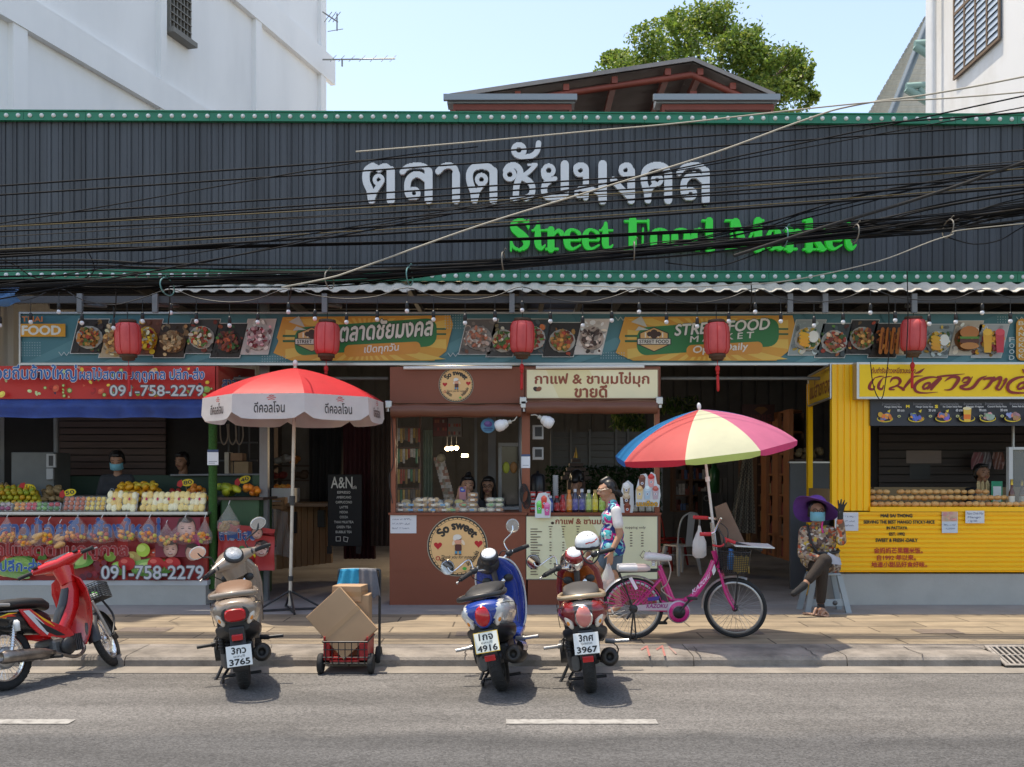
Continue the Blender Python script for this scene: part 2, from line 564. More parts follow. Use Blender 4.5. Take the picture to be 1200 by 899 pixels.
def tiles():
 m=mat('paving tiles',(.285,.228,.16),.8,noise=(3.5,.14))
 nt=m.node_tree;N,L=nt.nodes,nt.links;b=N['Principled BSDF']
 tc=N.new('ShaderNodeTexCoord')
 br=N.new('ShaderNodeTexBrick');br.inputs['Scale'].default_value=1.0
 br.inputs['Brick Width'].default_value=1.2;br.inputs['Row Height'].default_value=.36;br.inputs['Mortar Size'].default_value=.009
 br.inputs['Color1'].default_value=(.8,.79,.78,1);br.inputs['Color2'].default_value=(1.12,1.1,1.06,1);br.inputs['Mortar'].default_value=(.3,.28,.26,1)
 L.new(tc.outputs['Object'],br.inputs['Vector'])
 old=b.inputs['Base Color'].links[0].from_socket
 mx=N.new('ShaderNodeMix');mx.data_type='RGBA';mx.blend_type='MULTIPLY';mx.inputs[0].default_value=1
 L.new(old,mx.inputs[6]);L.new(br.outputs[0],mx.inputs[7])
 mp=N.new('ShaderNodeMapping');mp.inputs['Scale'].default_value=(.5,2.2,1);L.new(tc.outputs['Object'],mp.inputs[0])
 n2=N.new('ShaderNodeTexNoise');n2.inputs['Scale'].default_value=2.1;n2.inputs['Detail'].default_value=9;n2.inputs['Roughness'].default_value=.68;L.new(mp.outputs[0],n2.inputs['Vector'])
 mr=N.new('ShaderNodeMapRange');mr.inputs[1].default_value=.36;mr.inputs[2].default_value=.6;mr.inputs[3].default_value=.66;mr.inputs[4].default_value=1.08;L.new(n2.outputs[0],mr.inputs[0])
 hs=N.new('ShaderNodeHueSaturation');L.new(mr.outputs[0],hs.inputs['Value']);L.new(mx.outputs[2],hs.inputs['Color']);L.new(hs.outputs[0],b.inputs['Base Color'])
 return m
g=MB();g.box(-60,60,9.032,11.0,-.02,.092)
tag(g.build('pavement',tiles()),kind='structure')
g=MB()
for px,py,w in((170,738,.5),(560,743,.42),(865,741,.45),(1098,740,.42),(1310,742,.4)):
 D=ground_D(py,.092);g.poly([(X(px,D)-w/2,D-.15,.096),(X(px,D)+w/2,D-.15,.096),(X(px,D)+w/2,D+.13,.096),(X(px,D)-w/2,D+.13,.096)])
tag(g.build('paving_patches',mat('dark paving tile',(.16,.125,.1),.85,noise=(14,.25))),kind='structure')
g=MB();g.box(-60,60,11.002,11.88,-.02,.09)
tag(g.build('path',mat('shade grey pavement',(.27,.26,.25),.85,noise=(3,.15))),kind='structure')  # strip before the stalls, the grey of their shade put into its colour
g=MB();g.box(-9,10,11.884,26,-.03,.088)
tag(g.build('market_floor',mat('market floor concrete',(.32,.29,.265),.8,noise=(1.4,.35),bump=(30,.2))),kind='structure')
# red stencilled number on the kerb
p=Print(lambda x,y,l:Vector((X(x,ground_D(y,.094)),ground_D(y,.094),.0945+l)),.001,.0002)
for x0 in(758,776):
 p.line([(x0-6,761),(x0,757.5)],2.0,(.36,.12,.1));p.line([(x0,757.5),(x0+3,768)],2.4,(.36,.12,.1))
p.line([(784,758),(792,766)],1.6,(.34,.2,.17))
tag(p.build('kerb_stencil',m=mat('worn red stencil',attr=True,rough=.9,noise=(30,.6,(.3,.28,.25)))),kind='structure')
# storm drain grate set in the gutter
dr=thing('drain_grate','iron storm drain grate sloping into the gutter at the right edge of the kerb','drain',(X(1190,8.5),8.6,.09))
x0,x1=X(1163,8.6),X(1163,8.6)+1.1
def slope(x,t,l):return Vector((x,8.385+.36*t,.012+.092*t+l))
b=off(dr);b.prism([(x0,8.75,.0),(x1,8.75,.0),(x1,9.03,.0),(x0,9.03,.0)],(0,0,.094));b.build('apron',KERBC,dr)
b=off(dr);b.prism([slope(x0,0,.002),slope(x1,0,.002),slope(x1,1,.002),slope(x0,1,.002)],(0,-.002,.004));b.build('pit',BLACK,dr)
IR=mat('worn iron',(.34,.31,.28),.6,.4,noise=(20,.4));b=off(dr)
for a,c,t0,t1 in((x0,x1,-.04,.03),(x0,x1,.97,1.04),(x0,x0+.03,.031,.969),(x1-.03,x1,.031,.969),(x0+.031,x1-.031,.5,.53)):b.prism([slope(a,t0,.008),slope(c,t0,.008),slope(c,t1,.008),slope(a,t1,.008)],(0,-.004,.012))
b.build('frame',IR,dr);b=off(dr)
for i in range(21):a=x0+.04+i*.0485;b.prism([slope(a,.031,.0095),slope(a+.018,.031,.0095),slope(a+.018,.969,.0095),slope(a,.969,.0095)],(0,-.003,.009))
b.build('bars',IR,dr)

# ------------------------------------------------------------------ market building
def fd(px):return 11.69+.13*px/1200
FZ0,FZ1=3.93,5.89
fas=thing('market_fascia','long dark corrugated metal fascia of the market with big sign letters','sign wall',(0,11.75,FZ0))
b=off(fas)
pr=[]
px=-260
while px<1480:
 for d,o in((0,0),(6.4,0),(6.8,.005),(7.4,0),(11.0,0),(11.6,.012),(12.7,.012)):pr.append((px+d,o))
 px+=13.4
vs=[]
for q,o in pr:
 D=fd(q);vs+=[(X(q,D),D+o,FZ0+.005),(X(q,D),D+o,FZ1-.01)]
b.add(vs,[(2*i,2*i+2,2*i+3,2*i+1)for i in range(len(pr)-1)],False)
bx0,bx1=X(-260,fd(-260)),X(1480,fd(1480))
b.prism([(bx0,fd(-260)+.04,FZ0+.005),(bx1,fd(1480)+.04,FZ0+.005),(bx1,fd(1480)+.1,FZ0+.005),(bx0,fd(-260)+.1,FZ0+.005)],(0,0,FZ1-FZ0-.02))
b.build('corrugated_panel',mat('dark corrugated sheet',(.046,.052,.06),.5,noise=(1.3,.5),stretch=(3.2,1,.16),rough_noise=(4,.1)),fas)

# traced outlines of the big raised letters (local units of two enlarged views of the photograph)
def th(view,strokes):
 ox,oy,s=view;res=[]
 for st in strokes:
  k,a=st[0],st[1:]
  if k=='r':res+=ringp(*a)
  else:res+=stroke(a[0],a[1])
 return[[(ox+x/s,oy+y/s)for x,y in p]for p in res]
V1,V2=(410,155,5.4545),(620,155,5.4545)
TH=[
th(V1,[('s',[(142,442),(132,380),(108,320),(112,255),(150,225)],46),('s',[(150,226),(172,232),(190,246),(205,232),(235,226),(262,252)],36),('s',[(264,250),(264,442)],52),('r',187,312,26,24),('s',[(200,332),(165,385),(152,420)],32)]),
th(V1,[('s',[(338,262),(370,232),(430,220),(482,230),(505,262)],36),('s',[(505,258),(505,442)],50),('s',[(492,310),(450,281),(408,282),(374,320),(372,390),(388,420)],40),('r',412,398,28,28)]),
th(V1,[('s',[(566,258),(600,227),(645,222),(675,245),(682,285)],38),('s',[(680,275),(680,442)],50)]),
th(V1,[('s',[(798,442),(790,385),(770,330),(766,275),(790,235),(840,222),(890,232),(915,260)],44),('s',[(918,255),(918,442)],50),('r',842,310,29,26),('s',[(852,340),(820,380),(806,430)],32)]),
th(V1,[('r',1022,278,31,26),('s',[(998,252),(1022,224),(1062,224),(1088,255),(1082,300),(1065,350),(1060,432)],40),('s',[(1035,432),(1135,430)],24),('s',[(1125,428),(1160,405),(1166,355),(1142,318),(1102,296)],38),('s',[(1100,292),(1150,255),(1186,216)],28),('s',[(1140,215),(1192,213)],14)]),
th(V1,[('r',1080,122,34,32),('s',[(1062,152),(1105,166),(1160,160),(1196,128),(1206,78)],34)]),
th(V2,[('r',125,252,31,26),('s',[(90,250),(96,292),(130,312),(165,304)],30),('s',[(128,318),(100,345),(97,395),(125,424),(185,428),(224,395)],40),('s',[(227,400),(227,213)],52)]),
th(V2,[('r',326,250,31,28),('s',[(300,232),(325,220),(355,230),(362,268),(360,424)],38),('r',324,394,25,24),('s',[(320,368),(395,368),(450,404)],28),('s',[(468,213),(468,442)],54)]),
th(V2,[('r',614,250,30,28),('s',[(590,232),(612,220),(640,226),(650,268)],34),('s',[(650,255),(650,442)],48),('s',[(535,312),(590,372),(646,426)],40)]),
th(V2,[('s',[(757,442),(750,385),(732,320),(740,255),(780,225),(830,220),(870,238),(886,285)],42),('s',[(886,272),(886,442)],50),('r',815,312,27,25),('s',[(806,338),(772,372),(762,420)],30)]),
th(V2,[('s',[(955,268),(985,234),(1040,219),(1095,226),(1124,262)],36),('s',[(1125,258),(1125,446)],50),('s',[(1108,315),(1070,283),(1025,285),(988,325),(986,392),(1004,420)],40),('r',1028,400,28,28)]),
]
def raised(polys,rows,name,m,depth=.05,gap=.03):
 b=off(fas)
 for a,c,y0,y1 in raster(polys,rows):
  D=fd((a+c)/2)-gap
  p0,p1=W(a,y1,D),W(c,y0,D)
  b.box(p0.x,p1.x,D-depth,D,p0.z,p1.z)
 return b.build(name,m,fas)
LET=mat('white letter face',(.66,.68,.69),.4,noise=(2,.05))
tl=None
for i,pl in enumerate(TH):raised(pl,56 if i!=5 else 30,'thai_letter',LET)

def eng(ox):  # letters of the English line, in units of the enlarged view (x from ox)
 def e(x,w=100):
  c=x+w/2
  return[(x+w*.97,203,16),(x+w*.9,160,22),(c,138,14),(x+w*.22,160,34),(x+w*.18,205,44),(x+w*.26,245,34),(c+6,260,16),(x+w,236,10)],[(x+w*.25,205,13),(x+w*.97,205,13)]
 def o(x,w=120):
  c=x+w/2
  return[[(c,134,12),(x+w*.22,155,34),(x+w*.18,200,44),(x+w*.22,246,34),(c,264,12)],[(c,134,12),(x+w*.78,155,34),(x+w*.82,200,44),(x+w*.78,246,34),(c,264,12)]]
 def t(x):
  return[[(x+36,100,22),(x+34,180,42),(x+36,235,40),(x+56,258,24),(x+80,238,10)],[(x,143,14),(x+78,143,14)],[(x+40,98,8),(x+14,136,14)]]
 def r(x):
  return[[(x+32,140,44),(x+32,262,44)],[(x,141,13),(x+40,141,13)],[(x,262,13),(x+76,262,13)],[(x+50,170,16),(x+74,145,20),(x+98,158,30),(x+100,172,24)]]
 def a(x):
  return[[(x+16,172,26),(x+30,145,20),(x+55,137,16),(x+74,160,40),(x+74,235,42),(x+90,260,22),(x+108,252,10)],[(x+66,190,14),(x+34,205,26),(x+20,235,34),(x+42,260,20),(x+70,240,14)]]
 def k(x):
  return[[(x+34,82,44),(x+34,262,44)],[(x,80,13),(x+40,80,13)],[(x,262,13),(x+70,262,13)],[(x+52,205,14),(x+110,142,16)],[(x+66,190,30),(x+118,262,36)],[(x+80,141,12),(x+132,141,12)],[(x+84,262,13),(x+138,262,13)]]
 S=[[[(186,118,18),(165,86,20),(125,78,18),(92,100,34),(96,132,44),(140,170,50),(172,205,46),(168,245,34),(130,265,18),(92,250,18),(76,212,14)],[(186,78,12),(186,128,12)],[(75,205,13),(75,270,13)]],
t(212),r(298),list(e(412,106)),list(e(530,106)),t(642),
[[(850,82,50),(850,262,50)],[(802,82,14),(950,82,14)],[(802,262,14),(898,262,14)],[(948,80,16),(952,140,8)],[(870,168,14),(915,168,14)],[(916,132,10),(914,222,10)]],
o(962,122),o(1096,122)]
 d4=1118.2  # offset between the two enlarged views
 S+=[o(1222,108)[:1]+[[(1338,82,44),(1338,262,46)],[(1296,80,13),(1340,80,13)],[(1340,264,13),(1368,264,13)],[(1276,138,12),(1318,150,14)],[(1276,262,12),(1318,248,14)]]]
 M=d4+325
 S+=[[[(M+38,84,15),(M+38,262,15)],[(M+62,92,52),(M+120,245,36)],[(M+200,92,16),(M+124,250,14)],[(M+205,84,50),(M+205,262,50)],[(M,82,14),(M+70,82,14)],[(M+190,82,14),(M+238,82,14)],[(M+5,262,14),(M+72,262,14)],[(M+165,262,14),(M+240,262,14)]],
a(d4+582),r(d4+700),k(d4+822),list(e(d4+962,100)),t(d4+1072)]
 return S
GREEN=mat('green letter face',(.004,.5,.04),.4,emit=((.0,.5,.04),.12))  # slight glow put into the letter faces, which are no lamps
for L_ in eng(0):
 pl=[]
 for st in L_:pl+=stroke(st,None,len(st)>2)
 pl=[[(585+x/5.4545,245+y/5.4545)for x,y in q]for q in pl]
 raised(pl,34,'english_letter',GREEN,.06)

# two green strips with round lamps
def strip(z0,z1,label,px0,px1,py_c):
 t=thing('lamp_strip',label,'lamp strip',(0,11.68,z0))
 b=off(t)
 for i in range(24):
  q0,q1=-260+i*72.5,-260+(i+1)*72.5
  a,c=Vector((X(q0,fd(q0)),fd(q0)-.05,0)),Vector((X(q1,fd(q1))-.004,fd(q1)-.05,0))
  for za,zb,o in((z0,z1,0),(z1+.001,z1+.016,.015),(z0-.012,z0-.001,.012)):
   b.prism([(a.x,a.y-o,za),(c.x,c.y-o,za),(c.x,c.y+.045,za),(a.x,a.y+.045,za)],(0,0,zb-za))
 b.build('green_band',mat('green enamel',(.006,.19,.1),.4,noise=(3,.12)),t)
 lm=MB();lm.lathe([(.0,-.022),(.014,-.019),(.024,-.01),(.027,0)],axis='Y',n=10)
 lamp=None
 q=px0
 m=mat('white lamp dome',(.68,.7,.68),.3)
 while q<px1:
  pos=Vector((X(q,fd(q)),fd(q)-.052,(z0+z1)/2))-t.location
  if lamp is None:lamp=lm.build('lamp',m,t);lamp.location=pos
  else:
   c=lamp.copy();COL.objects.link(c);c.location=pos
  q+=13.8
 return t
strip(5.79,5.885,'upper green strip of round white lamps along the top of the dark fascia',10,1290,138)
strip(3.925,4.02,'lower green strip of round white lamps along the foot of the dark fascia',10,1290,327)

# eave: steep narrow corrugated sheet with its light edge, on a grey steel beam
ev=thing('eave_roof','cream corrugated sheet eave below the lower lamp strip','roof',(0,DE,3.74))
b=off(ev)
pts=[]
xx=X(190,DE)
prof=((0,0),(.05,.028),(.11,.028),(.16,0))
while xx<9.5:
 for d,o in prof:pts.append((xx+d,o))
 xx+=.2
vs=[]
for x_,o in pts:
 vs+=[(x_,DE,3.735+o),(x_,11.77,3.735+.155+o),(x_,11.77,3.729+.155+o),(x_,DE,3.727+o)]
fs=[]
for i in range(len(pts)-1):
 for k in range(4):fs.append((4*i+k,4*i+4+k,4*i+4+(k+1)%4,4*i+(k+1)%4))
b.add(vs,fs,False)
b.build('corrugated_sheet',CREAM,ev)
b=off(ev);b.box(-9,9.5,11.5,11.56,3.62,3.7);b.build('eave_beam',mat('dark steel',(.07,.07,.075),.6),ev)
for px in(95,183,381,600,925,966,1070):
 b=off(ev);x_=X(px,11.5)
 b.box(x_-.03,x_+.03,11.45,11.49,3.5,3.72)
 b.tube([(x_,11.51,3.6),(x_+.1,11.95,3.66)],.025,6)
 b.build('bracket',STEEL,ev)

# the hall behind: roof with a skylight and an unseen strip opened to brighten the hall, walls, back wall of ribbed sheet
hall=thing('market_hall','dark open market hall under the fascia with steel roof','building',(0,18,0))
b=off(hall)
b.box(-9,.3,11.9,18.5,4.32,4.36);b.box(1.0,10,11.9,18.5,4.32,4.36);b.box(.3,1.8,11.9,15.1,4.32,4.36);b.box(.3,1.8,16.3,18.5,4.32,4.36);b.box(-9,10,19.3,25,4.32,4.36)
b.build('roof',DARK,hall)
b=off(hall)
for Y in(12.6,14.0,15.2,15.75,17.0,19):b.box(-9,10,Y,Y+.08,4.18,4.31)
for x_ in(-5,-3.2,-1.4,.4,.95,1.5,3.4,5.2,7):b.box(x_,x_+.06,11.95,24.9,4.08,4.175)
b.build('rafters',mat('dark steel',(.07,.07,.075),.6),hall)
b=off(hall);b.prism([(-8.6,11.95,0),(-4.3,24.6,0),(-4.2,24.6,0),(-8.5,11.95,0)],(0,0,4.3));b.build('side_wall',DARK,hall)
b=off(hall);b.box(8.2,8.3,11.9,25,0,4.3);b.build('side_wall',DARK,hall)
b=off(hall)
b.box(-9,10,22.03,22.1,0,4.3)
for i in range(64):b.box(-9+i*.3,-9+i*.3+.25,22,22.028,0,4.3)
b.build('back_wall',mat('dim ribbed sheet',(.09,.088,.085),.7,noise=(2,.3)),hall)
b=off(hall)
for px in(310,613):
 b=off(hall);b.box(X(px,12.3)-.05,X(px,12.3)+.05,12.25,12.35,.088,4.07);b.build('column',STEEL,hall)
b=off(hall);b.tube([W(455,443.5,12.3),W(200,443.5,12.3)],.022,6);b.tube([W(775,443.5,12.3),W(1010,443.5,12.3)],.022,6);b.build('rail',STEEL,hall)

# ------------------------------------------------------------------ white building, back left
LW=thing('white_building','tall white rendered building rising behind the market on the left','building',(-5,19,0))
P0=W(378,300,24.0);dirw=Vector((.272,.962,0)).normalized();nw=Vector((dirw.y,-dirw.x,0))
def wl(px,py,lift=0):
 d=Vector(((px-CX)/F,1,(CY-py)/F));o=Vector((0,0,EYE))
 t=(P0-o).dot(nw)/d.dot(nw)
 return o+d*t+nw*lift
WW=mat('white render',(.88,.88,.87),.75,noise=(.7,.6,(.74,.745,.74)),bump=(30,.12),stretch=(1,1,.3))
b=off(LW)
a0,a1=P0-dirw*12,P0
b.prism([(a0.x,a0.y,0),(a1.x,a1.y,0),(a1.x-nw.x*9,a1.y-nw.y*9,0),(a0.x-nw.x*9,a0.y-nw.y*9,0)],(0,0,17))
b.build('wall',WW,LW)
b=off(LW)
def wbox(b,p,q,z0,z1,l):  # raised band on the wall from p to q (points on the wall), thickness l
 b.prism([(p.x,p.y,z0),(q.x,q.y,z0),(q.x+nw.x*l,q.y+nw.y*l,z0),(p.x+nw.x*l,p.y+nw.y*l,z0)],(0,0,z1-z0))
zl=[(wl(187,130).z,wl(187,97).z),(wl(374,89).z,wl(374,58).z),(13.4,14.0)]
for i,(z0,z1)in enumerate(zl):
 e=P0+dirw*(.45 if i==1 else-.02)
 wbox(b,a0,e,z0,z1,.12)
b.build('beams',WW,LW)
b=off(LW)
for x0,x1 in((9,26),(183,190),(295,302),(372,378)):
 p,q=wl(x0,100),wl(x1,100)
 wbox(b,p,q,0,16.9,.1)
b.build('pilasters',WW,LW)
wv=MB();wv.xf=Matrix.Translation(-LW.location)
p,q=wl(194.5,20),wl(218.5,20);z0,z1=wl(194.5,33).z,wl(194.5,-40).z
wbox(wv,p,q,z0,z1,.03);win=wv.build('window',mat('dark window glass',(.05,.055,.06),.15),LW)
wv=MB();wv.xf=Matrix.Translation(-LW.location)
wbox(wv,p-dirw*.06,q+dirw*.06,z0-.1,z0-.01,.2)
for i in range(7):
 c=p+(q-p)*(i/6);wbox(wv,c-dirw*.012,c+dirw*.012,z0,z1,.1)
for i in range(9):
 z=z0+(z1-z0)*i/8;wbox(wv,p,q,z,z+.02,.115)
fr=wv.build('window_bars',mat('weathered steel bars',(.2,.19,.17),.7),win)
# ------------------------------------------------------------------ white building, right
RW=thing('white_house','sunlit white house with louvred window behind the market on the right','building',(9,18,0))
XR=X(1090,20)
b=off(RW);b.box(XR,XR+10,13,20,0,16);b.build('wall',mat('warm white render',(.83,.82,.8),.8,noise=(1.1,.6,(.6,.56,.49)),bump=(25,.1),stretch=(1,1,.35)),RW)
b=off(RW);b.box(XR-.09,XR-.001,19.75,20.0,0,16);b.tube([(XR-.14,19.5,0),(XR-.14,19.5,16)],.05,8);b.build('drainpipe',WHITE,RW)
def rwy(px):return XR*F/(px-CX)
y0_,y1_=rwy(1174),rwy(1121);zb=Z(91,y1_)
b=off(RW);b.box(XR-.03,XR-.002,y0_,y1_,zb,zb+2.4);wn_=b.build('window',mat('blue grey glass',(.1,.14,.19),.25),RW)
b=off(RW)
for i in range(5):yy=y0_+(y1_-y0_)*i/4;b.box(XR-.06,XR-.032,yy-.025,yy+.025,zb,zb+2.4)
b.box(XR-.065,XR-.031,y0_-.02,y1_+.02,zb-.05,zb-.002);b.box(XR-.066,XR-.032,y0_,y1_,zb+1.15,zb+1.2)
b.build('frame',mat('brown timber frame',(.2,.13,.08),.7),wn_)
b=off(RW)
for k in range(4):
 ya,yb=y0_+(y1_-y0_)*k/4+.04,y0_+(y1_-y0_)*(k+1)/4-.04
 for i in range(20):z=zb+.03+i*.118;b.prism([(XR-.034,ya,z+.105),(XR-.034,yb,z+.105),(XR-.058,yb,z),(XR-.058,ya,z)],(0,0,.008))
b.build('louvres',mat('blue grey louvre',(.42,.48,.54),.35),wn_)

# steep ribbed roof beside the white house
SR=thing('ribbed_roof','steep ribbed roof slope with teal brackets beside the white house','roof',(X(1060,22),22,6))
p0,p1,p2,p3=W(1013,140,23),W(1084,18,23),W(1120,18,27),W(1090,140,27)
b=off(SR);n_=20
for i in range(n_):
 t0,t1=i/n_,(i+.8)/n_
 a,c=p0.lerp(p1,t0),p0.lerp(p1,t1);d,e=p3.lerp(p2,t0),p3.lerp(p2,t1)
 dn=Vector((.03,0,-.05))
 b.add([a,c,e,d,a+dn,c+dn,e+dn,d+dn],[(0,1,2,3),(4,7,6,5),(0,4,5,1),(1,5,6,2),(2,6,7,3),(3,7,4,0)],False)
b.build('ribbed_sheet',mat('tan ribbed sheet',(.36,.36,.32),.7,noise=(3,.2)),SR)
b=off(SR);b.tube([p0+Vector((.55,-.1,0)),p1+Vector((.15,-.1,.1))],.09,4);b.build('barge_board',mat('blue grey trim',(.16,.21,.26),.6),SR)
b=off(SR)
for q in((1072,54),(1062,104)):
 a=W(q[0],q[1],22.6);b.tube([a,a+Vector((.9,0,-.55))],.09,6);b.tube([a+Vector((0,0,.05)),a+Vector((1.0,0,.12))],.08,6)
 b.tube([a+Vector((.3,0,0)),a+Vector((.95,0,-.9))],.07,6)
b.build('bracket',mat('pale teal paint',(.2,.33,.31),.6),SR)

# red steel shed behind the fascia
SH=thing('shed_roof','red steel framed gable shed roof showing its grey sheet underside','roof',(1,19,6))
D0,D1=17.0,24.0
ridge=W(812,71,D0);le=W(527,114,D0);re=W(908,113,D0)
le,re=Vector(le),Vector(re)
b=off(SH)
for A,B in((le,ridge),(ridge,re)):
 n_=26 if A is le else 12
 for i in range(n_):
  pass
 rows=[]
 m_=44
 for j in range(m_+1):
  Y=D0+(D1-D0)*j/m_
  o=.035*(1 if j%2 else-1)
  rows.append([Vector((A.x,Y,A.z+o)),Vector((B.x,Y,B.z+o))])
 vs=[p for r in rows for p in r];vs2=[p+Vector((0,0,.04))for p in vs]
 b.add(vs,[(2*i,2*i+1,2*i+3,2*i+2)for i in range(m_)],False)
 b.add(vs2,[(2*i,2*i+2,2*i+3,2*i+1)for i in range(m_)],False)
 b.prism([A+Vector((0,-.02,-.02)),B+Vector((0,-.02,-.02)),B+Vector((0,-.02,.05)),A+Vector((0,-.02,.05))],(0,-.02,0))
b.build('roof_sheet',mat('grey roof sheet',(.26,.235,.22),.6,noise=(1.5,.3)),SH)
RED=mat('red oxide steel',(.24,.055,.035),.6,noise=(3,.2))
b=off(SH)
for A,B,ts in((le,ridge,(.08,.28,.48,.68,.9)),(re,ridge,(.1,.5,.9))):
 for t in ts:
  p=A.lerp(B,t);b.box(p.x-.05,p.x+.05,D0+.05,D1,p.z-.16,p.z-.05)
for Y in(D0+.1,D0+2.2,D0+4.4):
 for A,B in((le,ridge),(re,ridge)):b.tube([Vector((A.x,Y,A.z-.2)),Vector((B.x,Y,B.z-.2))],.06,4)
b.box(le.x,re.x,D0+.1,D0+.22,7.15,7.3)
b.build('purlins',RED,SH)
b=off(SH)
for px in(720,812,890):b.box(X(px,D0+.3)-.06,X(px,D0+.3)+.06,D0+.25,D0+.37,4,8.3 if px==812 else 7.9)
b.build('posts',RED,SH)
for px0,px1 in((524,674),(769,911)):
 b=off(SH);d=16.4
 b.box(X(px0,d),X(px1,d),d,d+.3,Z(121,d),Z(113,d));b.box(X(px0-4,d),X(px1+2,d),d-.08,d-.002,Z(119,d),Z(112,d));b.build('gutter_box',mat('grey gutter sheet',(.28,.32,.35),.5),SH)
 b=off(SH);b.box(X(px0+7,d),X(px1-4,d),d+.02,d+.28,Z(128,d),Z(121.6,d));b.box(X(px0+7,d),X(px0+10,d),d+.02,d+.1,Z(160,d),Z(128.2,d));b.box(X(px1-7,d),X(px1-4,d),d+.02,d+.1,Z(160,d),Z(128.2,d));b.build('red_beam',RED,SH)

# television aerials on the white building
AM=mat('weathered aerial metal',(.3,.29,.26),.5,.5)
an=thing('tv_aerial','thin fishbone television aerial pointing right from the white building','aerial',W(380,70,23.5))
b=off(an);b.tube([W(378,70,23.5),W(463,69,23.5)],.018,5)
for q in(390,400,412,424,437,450,460):b.tube([W(q-3,72,23.2),W(q+4,65,23.8)],.01,4)
b.tube([W(401,70,23.5),W(401,78,23.5)],.02,5);b.build('boom',AM,an)
an2=thing('tv_aerial','small broken television aerial higher up the white building corner','aerial',W(385,24,23.5))
b=off(an2);b.tube([W(378,14,23.5),W(396,26,23.5)],.018,5);b.tube([W(395,16,23.5),W(395,36,23.5)],.018,5)
for q in(383,388,393):b.tube([W(q-3,26,23.5),W(q+6,14,23.5)],.009,4)
b.tube([W(384,37,23.5),W(402,34,23.5)],.009,4);b.build('boom',AM,an2)

# tree behind the shed
def tree():
 t=thing('broadleaf_tree','large leafy green tree rising behind the red shed roof','tree',(X(835,30),30,0))
 b=off(t);base=Vector((X(835,30),30,0));top=W(835,130,30)
 b.tube(smoothpts([base,base+Vector((.15,0,4)),top]),[.38-.16*i/12 for i in range(13)],8)
 clumps=[]
 spec=[(735,88,36,27),(770,62,44,33),(815,45,48,36),(850,30,40,22),(880,62,36,33),(790,100,58,33),(850,88,54,38),(905,95,28,24),(928,72,25,21),(925,112,33,21),(942,88,12,12),(720,70,16,10),(800,24,20,12),(870,125,70,28),(760,128,62,26)]
 for i,(x,y,rx,ry)in enumerate(spec):
  D=30+random.uniform(-1.1,1.1);c=W(x,y,D);clumps.append((c,rx/F*D,ry/F*D))
  b.tube(smoothpts([top-Vector((0,0,random.uniform(0,1.2))),top.lerp(c,.55)+Vector((0,0,-.25)),c]),[.13-.1*k/12 for k in range(13)],6)
 b.build('trunk',mat('bark',(.12,.09,.065),.9,noise=(8,.3)),t)
 c=off(t)
 G=[(.12,.2,.03),(.16,.25,.035),(.22,.3,.045),(.08,.14,.026),(.28,.33,.06)]
 for cc,rx,ry in clumps:
  n=int(700+rx*ry*2300)
  sub=[(Vector((random.gauss(0,.55),random.gauss(0,.55),random.gauss(0,.55))))for _ in range(9)]
  for _ in range(n):
   s=random.choice(sub);d=s+Vector((random.gauss(0,.27),random.gauss(0,.27),random.gauss(0,.27)))
   if d.length>1.12:d*=1.12/d.length*random.uniform(.8,1)
   p=cc+Vector((d.x*rx,d.y*rx*.9,d.z*ry))
   l=random.uniform(.045,.09);w=l*.5
   u=Vector((random.gauss(0,1),random.gauss(0,1),random.gauss(-.4,.6))).normalized();v=u.orthogonal().normalized()
   v=(Matrix.Rotation(random.uniform(0,6.28),3,u)@v)
   c.c=random.choice(G);c.poly([p-u*l,p+v*w,p+u*l,p-v*w])
 lm=mat('leaves',attr=True,rough=.5,noise=(1.2,.25))
 nt=lm.node_tree;b_=nt.nodes['Principled BSDF'];tl_=nt.nodes.new('ShaderNodeBsdfTranslucent');mx=nt.nodes.new('ShaderNodeMixShader');mx.inputs[0].default_value=.45
 nt.links.new(b_.inputs['Base Color'].links[0].from_socket,tl_.inputs[0]);nt.links.new(b_.outputs[0],mx.inputs[1]);nt.links.new(tl_.outputs[0],mx.inputs[2]);nt.links.new(mx.outputs[0],nt.nodes['Material Output'].inputs[0])
 c.build('crown',lm,t)
tree()

